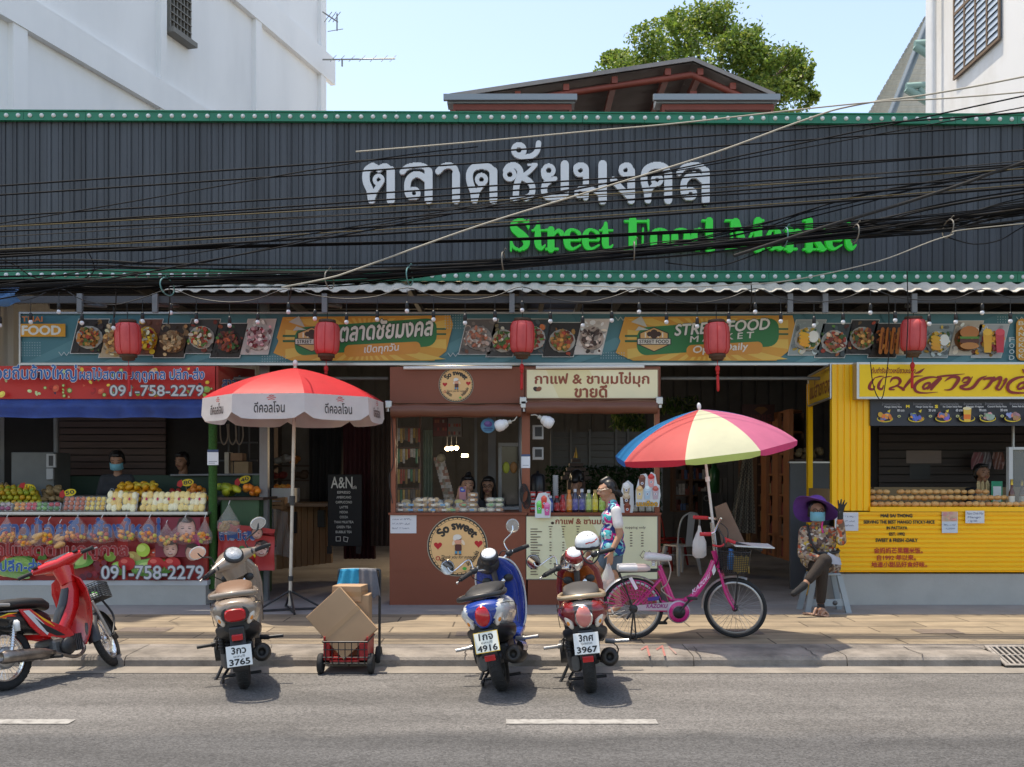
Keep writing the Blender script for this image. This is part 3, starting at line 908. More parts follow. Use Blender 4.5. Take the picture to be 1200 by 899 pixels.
# ------------------------------------------------------------------ food banner, lanterns, bulbs
def pbox(b,x0,y0,x1,y1,D0,D1,bev=0):
 """box whose front face covers the photograph's rectangle at depth D0, reaching back to D1"""
 p,q=W(x0,y1,D0),W(x1,y0,D0)
 b.box(p.x,q.x,D0,D1,p.z,q.z,bev);return b
S=srgb
FOODS={
'noodle':((40,30,28),(225,220,210),[(200,120,50),(170,60,30),(220,160,80),(90,120,40)]),
'bread':((200,175,140),(235,225,205),[(220,170,100),(190,120,60)]),
'fruit':((110,60,40),(230,170,40),[(230,170,30),(190,40,40),(240,200,60),(230,225,190)]),
'dumpling':((60,40,28),(120,80,50),[(205,160,110),(180,130,80),(225,190,140)]),
'taco':((70,66,64),(230,225,215),[(200,70,40),(90,140,50),(220,190,130),(230,220,200)]),
'kebab':((35,22,18),(50,30,22),[(150,60,35),(190,90,45),(110,40,30),(60,110,40)]),
'dessert':((205,195,190),(240,232,228),[(225,170,175),(240,215,210),(150,30,50)]),
'seafood':((110,100,95),(190,180,175),[(235,215,200),(215,185,170),(200,120,90)]),
'soup':((60,70,74),(235,235,232),[(160,50,30),(205,110,60),(235,200,170),(90,140,60)]),
'skewer':((50,36,28),(60,44,34),[(190,100,40),(215,140,60),(120,50,25)]),
'mango':((150,160,160),(235,235,230),[(235,175,40),(245,240,225),(240,200,80),(70,130,50)]),
'burger':((205,190,170),(170,110,60),[(190,110,50),(70,120,40),(120,60,35),(210,150,90)]),
'drink':((190,190,190),(215,215,212),[(240,170,40),(220,70,80),(245,200,90)]),
'face':((225,215,208),(235,210,195),[(235,210,195),(90,60,50)]),
}
def picture(p,x0,y0,x1,y1,kind,sk=5,rnd=None,n=110):
 """leaning photograph print of a dish inside the parallelogram"""
 r=rnd or random.Random(int(x0*7+y0))
 bgc,pl,pal=FOODS[kind]
 p.poly([(x0+sk,y0),(x1+sk,y0),(x1-sk,y1),(x0-sk,y1)],S(215,215,212))
 h=y1-y0
 def clamp(x,y,m):
  y=min(max(y,y0+m),y1-m);t=(y-y0)/h;s=sk-2*sk*t
  return min(max(x,x0+s+m),x1+s-m),y
 p.poly([(x0+sk+.7,y0+.7),(x1+sk-.9,y0+.7),(x1-sk-.7,y1-.7),(x0-sk+.9,y1-.7)],S(*bgc))
 cx,cy=(x0+x1)/2,(y0+y1)/2+h*.04
 rx,ry=(x1-x0)*.42,h*.33
 p.ell(cx,cy+1,rx,ry,S(*[c*.6 for c in bgc]));p.ell(cx,cy,rx,ry,S(*pl))
 if kind in('noodle','soup','taco','mango','bread','dessert'):
  p.ell(cx,cy,rx*.84,ry*.82,S(*[c*.82 for c in pl]))
 for i in range(26):  # table, cloth and garnish round the plate
  x,y=clamp(r.uniform(x0,x1),r.uniform(y0,y1),4.2);f=r.uniform(.6,1.5);c=bgc if i%3 else r.choice(pal)
  p.ell(x,y,r.uniform(1.5,4),r.uniform(1,3.4),S(*[min(255,v*f*(.8 if i%3==0 else 1))for v in c]),r.uniform(0,3),8)
 p.ell(cx,cy,rx,ry,S(*[c*.86 for c in pl]))
 for i in range(n):
  a,d=r.uniform(0,6.28),math.sqrt(r.random())
  sx=r.uniform(1.2,3.4);sy=r.uniform(1.0,2.6)
  x,y=clamp(cx+rx*.8*d*cos(a),cy+ry*.82*d*sin(a),3.6)
  c=r.choice(pal);f=r.uniform(.62,1.12)
  p.ell(x,y,sx,sy,S(*[min(255,v*f)for v in c]),r.uniform(0,3),8)
 if kind=='burger':
  p.ell(cx,cy-ry*.5,rx*.8,ry*.55,S(195,120,55));p.rect(cx-rx*.8,cy-ry*.15,cx+rx*.8,cy+ry*.05,S(90,140,50));p.rect(cx-rx*.8,cy+ry*.08,cx+rx*.8,cy+ry*.4,S(95,45,28));p.ell(cx,cy+ry*.65,rx*.8,ry*.3,S(200,130,65))
 if kind=='drink':
  for dx,c in((-.5,(240,175,50)),(.45,(215,60,75))):
   p.poly([(cx+dx*rx-rx*.36,cy-ry*.8),(cx+dx*rx+rx*.36,cy-ry*.8),(cx+dx*rx+rx*.26,cy+ry),(cx+dx*rx-rx*.26,cy+ry)],S(*c));p.ell(cx+dx*rx,cy-ry*.8,rx*.36,ry*.3,S(*[min(255,v+25)for v in c]))
 if kind=='skewer':
  for k in range(4):p.line([(cx-rx*.7+k*rx*.45,cy+ry),(cx-rx*.5+k*rx*.45,cy-ry)],4.2,S(200,115,45));p.line([(cx-rx*.62+k*rx*.45,cy+ry*.7),(cx-rx*.45+k*rx*.45,cy-ry*.7)],1.2,S(110,45,20))
 if kind=='mango':
  p.ell(cx+rx*.3,cy-ry*.1,rx*.4,ry*.5,S(240,238,228))
  for k in range(4):p.ell(cx-rx*.4,cy-ry*.3+k*4,rx*.42,2.4,S(240,180-k*6,40),.2)

fb=thing('food_banner','long teal street food banner with dish photographs below the eave','banner',(0,DB,3.3))
b=off(fb);pbox(b,24,368,1330,425,DB,DB+.06);b.build('panel',mat('banner backing',(.3,.3,.3),.6),fb)
b=off(fb)
pbox(b,22,365.5,1332,367.8,DB-.03,DB+.065);pbox(b,22,425.2,1332,428,DB-.03,DB+.065);pbox(b,22,367.9,24,425.1,DB-.03,DB+.065)
b.build('frame',ALU,fb)
p=Print(front(DB));TEAL=S(72,128,138)
p.rect(24,368,1330,425,TEAL)
for x in range(30,1300,90):p.poly([(x,425),(x+60,396),(x+90,400),(x+20,425)],S(88,142,150));p.poly([(x+10,368),(x+60,368),(x+20,385)],S(62,116,128))
def zig(x,y):p.line([(x+i*3,y+(i%2)*4)for i in range(5)],.8,S(190,205,205))
def dots(x,y,nx,ny,s=3):
 for i in range(nx):
  for j in range(ny):p.poly([(x+i*s-.5,y+j*s-.5),(x+i*s+.5,y+j*s-.5),(x+i*s+.5,y+j*s+.5),(x+i*s-.5,y+j*s+.5)],S(170,195,198),False)
 p.up()
zig(70,413);zig(525,414);zig(721,372);zig(1190,372);dots(27,402,8,6);dots(308,418,10,3);dots(522,370,8,6);dots(704,414,10,3);dots(1168,372,5,3)
p.text('THAI',(27,371.5,51,377.5),S(226,130,60),.02)
p.rect(25.5,380,78,395,S(228,160,50));p.text('FOOD',(27.5,382.5,72,392.5),S(238,236,225),.04)
for px in(1187,):
 p.text('F',(1181,396,1187,401),S(200,210,210),.02);p.text('O',(1181,403,1187,408),S(200,210,210),.02);p.text('O',(1181,410,1187,415),S(200,210,210),.02);p.text('D',(1181,417,1187,422),S(200,210,210),.02)
 p.poly(rrect(1189,374,1215,423,7),S(226,158,52))
 for i,c in enumerate('BANGKOK'):p.text(c,(1192,377+i*6.4,1198,381.5+i*6.4),S(238,230,205),.02)
p.build('printed_background',fb)
for x0,x1,y0,y1,k in((88,125,374,415,'noodle'),(121,152,379,420,'bread'),(160,188,374,417,'fruit'),(185,222,379,420,'dumpling'),(220,255,374,415,'taco'),(251,287,379,420,'kebab'),(286,320,374,416,'dessert'),
(542,580,374,416,'seafood'),(574,606,378,419,'taco'),(606,642,374,416,'soup'),(640,677,378,419,'noodle'),(676,710,374,416,'face'),
(927,963,375,417,'mango'),(958,994,379,420,'soup'),(992,1025,375,416,'noodle'),(1020,1054,379,420,'skewer'),(1052,1082,376,417,'bread'),(1080,1114,380,420,'mango'),(1114,1147,376,417,'burger'),(1141,1177,380,420,'drink')):
 q=Print(front(DB),.03);picture(q,x0,y0,x1,y1,k);q.build('food_picture',fb)
def logo(cx0,thai):
 p=Print(front(DB),.026,.0005)
 OR,YE,GR=S(222,160,62),S(232,190,90),S(38,122,66)
 x0,x1=cx0,cx0+207
 p.poly([(x0+8,372),(x1-3,370),(x1,381),(x1-8,412),(x1-22,423),(x0+18,423),(x0-3,414),(x0+3,400),(x0+1,396)],OR)
 ox,oy=x0+105,398
 for i in range(26):
  a=2*pi*i/26;c=[]
  for da in(0,.12):
   u,v=cos(a+da),sin(a+da);k=min(94/max(abs(u),1e-3),24.5/max(abs(v),1e-3));c.append((ox+u*k,oy+v*k))
  p.poly([(ox,oy)]+c,YE,False)
 p.up()
 for y in(393,399):p.rect(x0+8,y,x0+30,y+2.4,S(30,96,56));p.rect(x1-40,y-8,x1-8,y-6,S(30,96,56))
 p.poly([(px_,py_-(px_-x0-100)*.07)for px_,py_ in rrect(x0+22,379,x0+188,412,12)],GR)
 p.poly([(px_,py_-(px_-x0-100)*.05)for px_,py_ in rrect(x0+80,404,x0+169,418,6)],S(222,150,60))
 hx,hy=x0+42,398
 for s,c in((20,S(45,40,36)),(18.4,S(228,178,110))):p.poly([(hx,hy-s*.72),(hx+s*.86,hy-s*.36),(hx+s*.86,hy+s*.36),(hx,hy+s*.75),(hx-s*.86,hy+s*.36),(hx-s*.86,hy-s*.36)],c)
 for i in range(-2,3):p.rect(hx+i*5-.8,hy-8,hx+i*5+.8,hy-2,S(245,235,215))
 for dx,dy,r_ in((-5,-6,3.4),(0,-8,4),(5,-6,3.4),(0,-4,4)):p.ell(hx+dx,hy+dy,r_,r_*.85,S(70,40,28))
 p.rect(hx-20,hy-1,hx+20,hy+6.5,S(40,36,34));p.rect(hx-19,hy-.2,hx+19,hy+5.7,S(222,216,205))
 p.text('STREET FOOD',(hx-17,hy+.8,hx+17,hy+4.8),S(50,44,40),.03,12)
 p.poly([(x0+15,378),(x0+27,371),(x0+34,384)],S(205,205,196));p.poly([(x0+20,388),(x0+24,383),(x0+36,387)],S(205,205,196))
 wp=lambda x,y:(x,y-(x-x0-100)*.07)
 if thai:
  p.text('ตลาดชัยมงคล',(x0+74,377,x0+182,399),S(232,232,224),.03,24,.12,wp,S(28,60,40),.035)
  p.text('เปิดทุกวัน',(x0+103,405.5,x0+143,417),S(240,235,220),.02,18,.1,wp)
 else:
  p.text('STREET FOOD',(x0+66,379,x0+176,391.5),S(232,232,224),.03,20,.15,wp,S(28,60,40),.03)
  p.text('M A R K E T',(x0+84,393.5,x0+158,400.5),S(226,226,216),.02,16,.1,wp)
  p.text('Open Daily',(x0+87,405.5,x0+151,416),S(240,235,220),.02,18,.1,wp)
 p.build('market_logo',fb)
logo(324,True);logo(724,False)

LREDM=mat('red lantern paper',(.66,.1,.1),.6,noise=(7,.55,(.45,.04,.05)),rand=.12,stretch=(1,1,.4))
LBR=mat('dark bamboo',(.09,.05,.03),.7,noise=(20,.3));TAS=mat('red tassel',(.55,.02,.02),.7)
def lantern():
 t=thing('red_lantern','','lantern',(0,0,0),group='red paper lanterns hanging from the eave')
 b=MB();n=8;prof=[(.085,-.19),(.12,-.175),(.142,-.13),(.147,-.05),(.147,.05),(.142,.13),(.12,.175),(.085,.19)]
 b.lathe(prof,n=32);b.build('shade',LREDM,t)
 b=MB()
 for k in range(8):
  a=2*pi*(k+.5)/8
  b.tube([((r+.003)*cos(a),(r+.003)*sin(a),z)for r,z in prof],.0042,5)
 b.build('rib',TAS,t)
 b=MB();b.lathe([(.0,.187),(.098,.187),(.104,.2),(.098,.222),(.06,.226),(0,.226)],n=20);b.build('top_cap',LBR,t)
 b=MB();b.lathe([(0,-.26),(.06,-.26),(.075,-.25),(.075,-.228),(.1,-.222),(.1,-.186),(0,-.186)],n=20);b.build('bottom_cap',LBR,t)
 b=MB();b.tube([(0,0,.226),(0,0,.42)],.005,5);b.build('cord',BLACK,t)
 b=MB();b.tube([(0,0,-.26),(0,0,-.34)],.004,5);b.ell((0,0,-.36),.028,.028,.045,10,7);b.ell((0,0,-.41),.02,.02,.025,10,7)
 b.lathe([(.006,-.43),(.017,-.45),(.017,-.6),(.012,-.63),(0,-.63)],n=10);b.build('tassel',TAS,t)
 return t
LAB=['red paper lantern before the dish photographs at the far left of the banner','red paper lantern in front of the Thai market logo on the banner','red paper lantern above the gap between the brown stall and its cream sign',
'red paper lantern hiding part of the STREET FOOD lettering','red paper lantern above the yellow mango booth sign']
lt0=lantern()
for i,(px,py)in enumerate(((150,397),(383,397),(612,395),(840,397),(1070,393))):
 t=lt0 if i==0 else dup(lt0)
 t.location=W(px,py,11.5);t['label']=LAB[i];t.rotation_euler=((.03,-.02,.02,-.035,.015)[i],(-.02,.03,.0,.025,-.03)[i],i*.31+.1);t.scale=(.97,.97,.97)

bl=thing('hanging_bulb','','bulb',group='string of bulbs under the eave')
b=MB();b.ell((0,0,-.005),.025,.025,.027,10,8);b.build('globe',mat('frosted bulb',(.8,.8,.82),.3),bl)
b=MB();b.lathe([(0,.1),(.012,.1),(.02,.08),(.022,.025),(.016,.02),(0,.02)],n=10);b.build('socket',BLACK,bl)
b=MB();b.tube([(0,0,.1),(0,0,.24)],.004,5);b.build('drop_wire',BLACK,bl)
BULBS=[(-30,366),(0,381),(36,377),(69,365),(96,378),(133,384),(167,376),(200,366),(230,376),(269,381),(302,377),(338,365),(369,373),(406,377),(442,374),(477,364),(508,374),(545,378),(580,374),(612,363),(645,376),(683,381),(717,375),(749,365),(781,377),(817,382),(854,376),(885,365),(915,376),(954,381),(988,377),(1020,366),(1049,375),(1089,379),(1120,377),(1151,366),(1184,376),(1215,372)]
for i,(px,py)in enumerate(BULBS):
 t=bl if i==0 else dup(bl)
 t.location=W(px,py,11.35);t['label']=f'small white bulb in a black socket, {ordn(i - 1) if i else "outermost"} from the left edge under the eave'
bb=MB();bb.tube(smoothpts([W(px,py-28,11.35)+Vector((0,0,-.012))for px,py in BULBS],4),.006,5)
tag(bb.build('bulb_cable',BLACK),'black cable in swags carrying the bulbs under the eave','cable')

# ------------------------------------------------------------------ fruit stall
BROWN=mat('brown painted board',(.225,.058,.026),.5,noise=(1.5,.07),bump=(40,.05))
fs=thing('fruit_stall','fruit stall with red printed signs and a blue curtain on a concrete plinth','stall',(X(120,DW),12.3,0))
PLM=mat('plinth concrete',(.42,.41,.38),.9,noise=(3,.25,(.25,.24,.22)),bump=(40,.3))
b=off(fs);pbox(b,-220,683,241,712,DW,15);b.build('plinth',PLM,fs)
b=off(fs);pbox(b,-220,429,252,467.5,DW+.003,DW+.05);b.prism([W(253,429,DW),W(253,467,DW),W(296,467,13.0),W(296,433,13.0)],(0.03,0,0));b.build('sign_board',mat('sign board',(.35,.03,.02),.6),fs)
def fruitbits(p,x0,y0,x1,y1,n,r):
 for _ in range(n):
  x,y=r.uniform(x0,x1),r.uniform(y0,y1);s=r.uniform(1.6,4.6)
  k=r.random();c=r.choice([S(235,210,90),S(240,200,70),S(150,190,90),S(190,210,150),S(170,20,25),S(60,30,60),S(210,90,60),S(230,170,140)])
  x=min(max(x,x0+s),x1-s);y=min(max(y,y0+s),y1-s)
  if k<.3:
   for _ in range(6):p.ell(x+r.uniform(-s,s)*.5,y+r.uniform(-s,s)*.5,s*.35,s*.35,c,0,8)
  elif k<.7:p.ell(x,y,s,s*r.uniform(.6,1),c,r.uniform(0,3),12);p.ell(x-s*.2,y-s*.2,s*.55,s*.4,tuple(min(1,v*1.35)for v in c),0,8)
  else:p.ell(x,y,s*.8,s*.8,S(80,140,50),0,10);p.ell(x,y,s*.55,s*.55,S(200,215,140),0,10)
p=Print(front(DW));r=random.Random(5)
p.rect(-220,429,252,467.5,S(196,38,34));fruitbits(p,-200,431,252,467,105,r)
BL,WH=S(30,92,158),S(228,228,222)
p.text('น้อยถิ่นช้างใหญ่',(-3,430.5,100.5,449.5),BL,.028,26,0,None,WH,.028)
p.text('ผลไม้สดตามฤดูกาล ปลีก-ส่ง',(104,434,247,450.5),BL,.026,24,0,None,WH,.03)
p.text('091-758-2279',(139,454,246,466),S(190,190,192),.012,22,0,None,S(70,72,78),.05)
p.build('sign_lettering',fs)
def side_sign(x,y,l):  # the return side of the sign, running back
 t=(x-253)/43;a,c=W(253,y,DW),W(296,y,13.0)
 return a.lerp(c,t)+Vector((.034+l,-.01,0))
p=Print(side_sign);p.text('สาวน้อย',(257,441,292,455),BL,.03,22,0,None,WH,.03);p.build('sign_lettering',fs)
b=off(fs);rows=[]
for j in range(5):
 y=468+j*5.4;rr=[]
 for i in range(121):x=-220+470*i/120;rr.append(W(x,y,DW+.012)+Vector((0,-.018*(j/4)*sin(i*.55+sin(i*.13)*2)-.03*(j in(1,2)),-.006*sin(i*.3)*j/4)))
 rows.append(rr)
b.loft(rows,closed=False,caps=False);b.build('blue_curtain',mat('blue tarpaulin',(.01,.045,.24),.5,noise=(6,.3)),fs)
b=off(fs);pbox(b,-220,600,243,603,DW-.02,12.0);b.prism([W(-220,601,12.0),W(243,601,12.0),W(243,601,12.0)+Vector((0,.9,.2)),W(-220,601,12.0)+Vector((0,.9,.2))],(0,0,-.03));b.build('display_shelf',ALU,fs)
b=off(fs);pbox(b,-220,606,243,681,DW+.04,DW+.1);b.build('counter_panel',mat('sign board',(1,1,1)),fs)
b=off(fs);pbox(b,-220,680.5,243,686,DW-.005,DW+.12);b.build('counter_base',mat('pale grey trim',(.5,.52,.55),.6),fs)
# printed counter banner: red upper band, heap of fruit, lettering, two child portraits
p=Print(front(DW+.038));r=random.Random(11)
p.rect(-220,606,238,681,S(150,26,30));p.rect(-220,606,190,633,S(160,40,38));p.rect(138,606,150,681,S(180,30,30))
for _ in range(34):
 x,y=r.uniform(-200,215),r.uniform(650,676);c=r.choice([S(150,20,30),S(196,40,36),S(120,14,40),S(90,150,60),S(150,190,80),S(210,120,60),S(190,60,40),S(225,200,120)])
 s=r.uniform(5,11);s=min(s,680-y,y-642);p.ell(x,y,s*1.2,s,c);p.ell(x-s*.3,y-s*.35,s*.6,s*.4,tuple(min(1,v*1.5+.02)for v in c));p.ell(x-s*.4,y-s*.45,s*.16,s*.1,S(240,235,230))
def cabbage(x,y,rx,ry):
 for k in range(7):p.ell(x+rx*.2*cos(k*1.7),y+ry*.2*sin(k*1.7),rx*(1-k*.1),ry*(1-k*.1),S(90+k*18,150+k*12,60+k*12))
cabbage(178,664,24,10.5);cabbage(24,662,20,11);cabbage(90,655,20,10)
p.ell(20,673,20,3.5,S(130,170,100),.16);p.ell(-60,666,26,10,S(200,150,60));p.ell(171,644,8,8,S(170,200,70));p.ell(169,642,5,4,S(200,222,110))
for x in(152,186,205):p.ell(x,660,10,8,S(190,30,35));p.ell(x-3,657,4,2.6,S(225,100,90))
for k in range(22):p.ell(85+r.uniform(0,55),664+r.uniform(-6,12),3.4,3.2,S(110+r.uniform(-30,30),12,40))
def child(p,x,y,s,tilt=0):
 p.ell(x,y-s*.2,s*.93,s*1.0,S(62,40,36))
 for k in range(7):p.ell(x+s*.05*k*.4,y+s*.02*k,s*(.86-k*.07),s*(.97-k*.08),S(176+k*7,132+k*7,116+k*7),tilt)
 p.ell(x-s*.1,y-s*.8,s*.66,s*.24,S(58,38,34),.15)
 for d in(-1,1):p.ell(x+d*s*.34,y-s*.02,s*.17,s*.06,S(88,62,56),d*.2);p.ell(x+d*s*.34,y-s*.2,s*.19,s*.03,S(140,104,92),-d*.15)
 p.ell(x,y+s*.24,s*.12,s*.05,S(178,126,112));p.ell(x,y+s*.55,s*.3,s*.12,S(140,62,60),.1);p.ell(x,y+s*.52,s*.22,s*.05,S(224,208,200),.1)
p.rect(186,606,238,652,S(120,26,50));p.rect(226,625,238,652,S(190,30,100));child(p,222,619,12,.2);child(p,204,643,9.5);child(p,230,647,9.5)
p.text('สาวน้อยถิ่นช้างใหญ่',(8,607,192,633),S(26,70,135),.035,26,0,None,S(160,140,150),.014)
p.text('ผลไม้สดตามฤดูกาล',(-12,634,155,655),S(150,24,32),.03,26,0,None,S(190,140,140),.02)
p.text('ปลีก-ส่ง',(8,654,56,668),S(30,86,156),.03,22,0,None,S(180,205,170),.02)
p.text('091-758-2279',(125,662,243,677),S(188,190,194),.012,24,0,None,S(90,92,96),.045)
p.build('counter_print',fs)
# frame, wooden back wall, cabinet inside
b=off(fs);b.tube([W(-6,490,12.0),W(-6,690,12.0)],.055,10);b.build('blue_post',mat('blue post',(.02,.12,.22),.6),fs)
b=off(fs);b.tube([W(249.5,470,12.0),W(249.5,690,12.0)],.052,12);b.build('green_post',mat('artificial grass wrap',(.03,.1,.02),.95,noise=(60,.6)),fs)
p=Print(front(11.93));p.rect(243,527,256,545,S(225,228,235));p.rect(243,527,256,530,S(50,70,110));p.rect(244.5,540.5,254.5,541.3,S(150,155,165));p.rect(244.5,542.5,252,543.2,S(150,155,165));p.build('payment_card',fs)
b=off(fs)
for k in range(9):pbox(b,68,486+k*8,194,492.8+k*8,14.2,14.24)
b.build('slat_wall',mat('dark brown slats',(.085,.045,.035),.6,noise=(4,.25),stretch=(.3,1,5)),fs)
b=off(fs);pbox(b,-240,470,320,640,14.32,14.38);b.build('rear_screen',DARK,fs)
b=off(fs);b.box(X(66,13.6),X(197,13.6),13.5,13.55,1.25,Z(558,13.5));b.box(X(120,13),X(312,13),13.0,13.05,.4,Z(557,13));b.build('green_partition',mat('dark green panel',(.012,.035,.02),.7),fs)
b=off(fs);b.tube([W(310,475,12.9),W(310,600,12.9)],.055,8);b.build('white_post',STEEL,fs);b=off(fs);b.tube([W(66,490,13.4),W(66,560,13.4)],.035,6);b.build('inner_post',STEEL,fs);b=off(fs);b.tube([W(200,557,12.95),W(312,556,12.95)],.015,5);b.build('rail',STEEL,fs)

t=thing('cabinet','grey steel cabinet standing behind the fruit display at the left','cabinet',W(38,600,13.0))
b=off(t);pbox(b,13,530,63,606,13.0,13.5,.01);b.build('body',mat('dull grey cabinet',(.13,.135,.13),.5,noise=(3,.2)),t)
b=off(t);pbox(b,54,532,65,548,12.95,12.995,.006);pbox(b,54,549,62,562,12.95,12.995,.006);b.build('switch_box',mat('pale switch box',(.4,.4,.4),.5),t)
b=off(t);pbox(b,57,534,62,546,12.944,12.949);b.build('switch_window',BLACK,t)
t=thing('wire_rack','dark wire rack with hanging straps behind the fruit stall','rack',W(285,550,13.6))
b=off(t)
for px in(268,280,292):b.tube([W(px,480,13.6),W(px,556,13.6)],.014,5)
b.tube([W(255,519,13.6),W(302,519,13.6)],.014,5);b.tube([W(255,540,13.6),W(302,540,13.6)],.014,5);b.build('wire_frame',mat('dark steel',(.07,.07,.075),.6),t)
b=off(t)
for px in(258,268,276):b.tube(smoothpts([W(px,497,13.5),W(px+1,515,13.5),W(px+5,521,13.5),W(px+9,512,13.5),W(px+8,497,13.5)]),.01,5)
b.build('strap',mat('beige strap',(.3,.24,.19),.8),t)
for(x0,y0,x1,y1,l,c)in((263,530,268,556,'tall narrow carton behind the fruit stall',(.4,.36,.3)),(274,541,291,556,'small wooden box with a printed lid behind the fruit stall',(.3,.2,.11)),(270,531,284,540,'flat wooden tray on the rack behind the fruit stall',(.25,.14,.08))):
 b=MB();pbox(b,x0,y0,x1,y1,13.3,13.5,.004)
 tag(b.build('box',mat('box '+l[:9],c,.8,noise=(8,.2))),l,'box')

# fruit heaps: one mesh per kind, every fruit an object
def fruit_mesh(kind):
 b=MB()
 if kind=='round':b.ell((0,0,0),.034,.034,.031,12,8)
 elif kind=='mango':b.loft([[(x,ry*cos(2*pi*k/12)+.006*(1-(x/.06)**2),rz*sin(2*pi*k/12))for k in range(12)]for x,ry,rz in((-.062,.004,.004),(-.056,.018,.016),(-.035,.032,.028),(0,.039,.034),(.03,.036,.031),(.052,.022,.02),(.062,.006,.006))],caps=True)
 elif kind=='long':b.loft([[(x,ry*cos(2*pi*k/12),ry*sin(2*pi*k/12))for k in range(12)]for x,ry in((-.085,.004),(-.075,.02),(-.045,.034),(0,.038),(.05,.034),(.078,.02),(.087,.005))],caps=True)
 else:b.ell((0,0,0),.023,.023,.025,10,7)
 b.lathe([(.0,.0325),(.006,.0325),(.006,.029)],n=6)if kind=='round' else None
 return b
FM={
'citrus':mat('citrus peel',rough=.45,ramp=[(0,(.26,.36,.03)),(.35,(.52,.46,.03)),(.7,(.75,.36,.02)),(1,(.38,.4,.03))],bump=(90,.3),noise=(12,.15)),
'orange':mat('orange peel',rough=.45,ramp=[(0,(.85,.3,.02)),(.6,(.75,.22,.03)),(1,(.7,.45,.1))],bump=(90,.3),noise=(12,.15)),
'yellow':mat('yellow mango skin',rough=.4,ramp=[(0,(.85,.5,.03)),(.6,(.85,.38,.03)),(1,(.7,.55,.06))],noise=(9,.15)),
'brown':mat('brown fruit skin',rough=.7,ramp=[(0,(.28,.17,.07)),(1,(.36,.23,.1))],noise=(14,.25)),
'green':mat('green mango skin',rough=.4,ramp=[(0,(.3,.4,.03)),(.5,(.5,.5,.04)),(1,(.16,.3,.03))],noise=(9,.15)),
'apple':mat('red apple skin',rough=.35,ramp=[(0,(.35,.02,.02)),(1,(.5,.06,.03))],noise=(9,.3)),
'tan':mat('tan mango skin',rough=.5,ramp=[(0,(.62,.3,.1)),(.4,(.7,.4,.15)),(.8,(.66,.34,.11)),(1,(.5,.22,.08))],noise=(16,.22),bump=(80,.15)),
'longan':mat('longan skin',rough=.8,ramp=[(0,(.22,.13,.06)),(1,(.3,.2,.1))],noise=(20,.2)),
}
rf=random.Random(21)
MESH={}
def put(kind,m,name,label,group,loc,rot=None,s=1.0):
 key=(kind,m)
 if key not in MESH:
  o=fruit_mesh(kind).build(name,FM[m]);MESH[key]=o.data
 else:
  o=bpy.data.objects.new(name,MESH[key]);COL.objects.link(o)
 o.location=loc;o.rotation_euler=rot or(rf.uniform(-.6,.6),rf.uniform(-.5,.5),rf.uniform(0,6.28));o.scale=(s,)*3
 return tag(o,label,name,group)
def deck(D):return 1.195+max(0,D-12.0)*.222
def heap(kind,m,name,label,group,x0,x1,D0,D1,layers,step,s=1.0):
 for L_ in range(layers):
  D=D0+L_*step*.35
  while D<=D1-L_*step*.35:
   a,c=X(x0,D)+L_*step*.5,X(x1,D)-L_*step*.5
   x=a+rf.uniform(0,step*.4)
   while x<=c:
    put(kind,m,name,label,group,(x,D+rf.uniform(-.008,.008),deck(D)+.036*s+L_*step*.72+rf.uniform(-.005,.006)),None,s*rf.uniform(.92,1.06));x+=step
   D+=step
heap('round','citrus','tangerine','green to orange tangerine in the heap at the left of the fruit display','tangerines heaped on the fruit stall',-6,47,12.28,12.7,3,.076)
heap('small','longan','longan','small brown longan in the pile at the far left of the fruit display','longans piled on the fruit stall',-70,16,12.72,12.88,4,.05)
heap('mango','brown','sapodilla','brown oval sapodilla piled between the tangerines and the price cards','sapodillas piled on the fruit stall',52,73,12.45,12.85,2,.1)
heap('mango','yellow','mango','yellow orange mango in the middle of the fruit display','yellow mangoes on the fruit stall',132,192,12.4,12.75,3,.1)
heap('round','apple','apple','red apple piled before the green post of the fruit stall','red apples on the fruit stall',198,214,12.4,12.7,3,.08)
heap('round','orange','orange','orange fruit beside the green post of the fruit stall','oranges on the fruit stall',217,242,12.35,12.7,3,.085,1.15)
# punnets and wrapped trays along the front edge
WRAP=mat('clear film',(.9,.92,.93),.12,alpha=.09,spec=.8)
def pack(px,D,w,h,d,cols,label,group=None,kind='cut'):
 t=thing('fruit_pack',label,'fruit pack',(X(px,D),D,deck(D)+.002),(R(-20),0,0),group)
 t.scale=(1.12,1.2,1.62 if kind=='slab' else 1.45)
 b=MB();b.box(-w/2,w/2,-.012,.012,0,h,.004);b.build('tray',WHITE,t)
 b=MB();r=random.Random(int(px))
 nx,nz=max(2,int(w/.045)),max(2,int(h/.04))
 for i in range(nx):
  for j in range(nz):
   b.c=r.choice(cols);x,z=-w/2+(i+.5)*w/nx,(j+.5)*h/nz
   if kind=='slab':b.ell((x+r.uniform(-.008,.008),-.028,z+r.uniform(-.008,.008)),w/nx*.66,.019,h/nz*r.uniform(.5,.8),12,8)
   else:b.ell((x,-.026,z),w/nx*.5,.018,h/nz*.52,8,6)
 b.build('fruit_pieces',mat('cut fruit',attr=True,rough=.35,noise=(20,.15)),t)
 b=MB();b.box(-w/2-.004,w/2+.004,-.05,.014,-.003,h+.004,.012);b.build('film',WRAP,t)
 if kind=='slab':
  b=MB();b.lathe([(0,-.0515),(.012,-.0515),(.012,-.05)],(0,0,h*.6),'Y',10);b.build('sticker',mat('pink sticker',(.6,.05,.12),.5),t)
 return t
YEL=[S(250,220,130),S(252,232,165),S(246,205,110),S(253,240,195)]
for i,px in enumerate((134,152,172,185,198,210,222,234)):
 pack(px,12.0,.15 if i<2 else .115,.14,.06,YEL,f'film-wrapped pack of pale yellow fruit with a pink sticker, {ordn(i)} from the left','wrapped packs of pale fruit','slab')
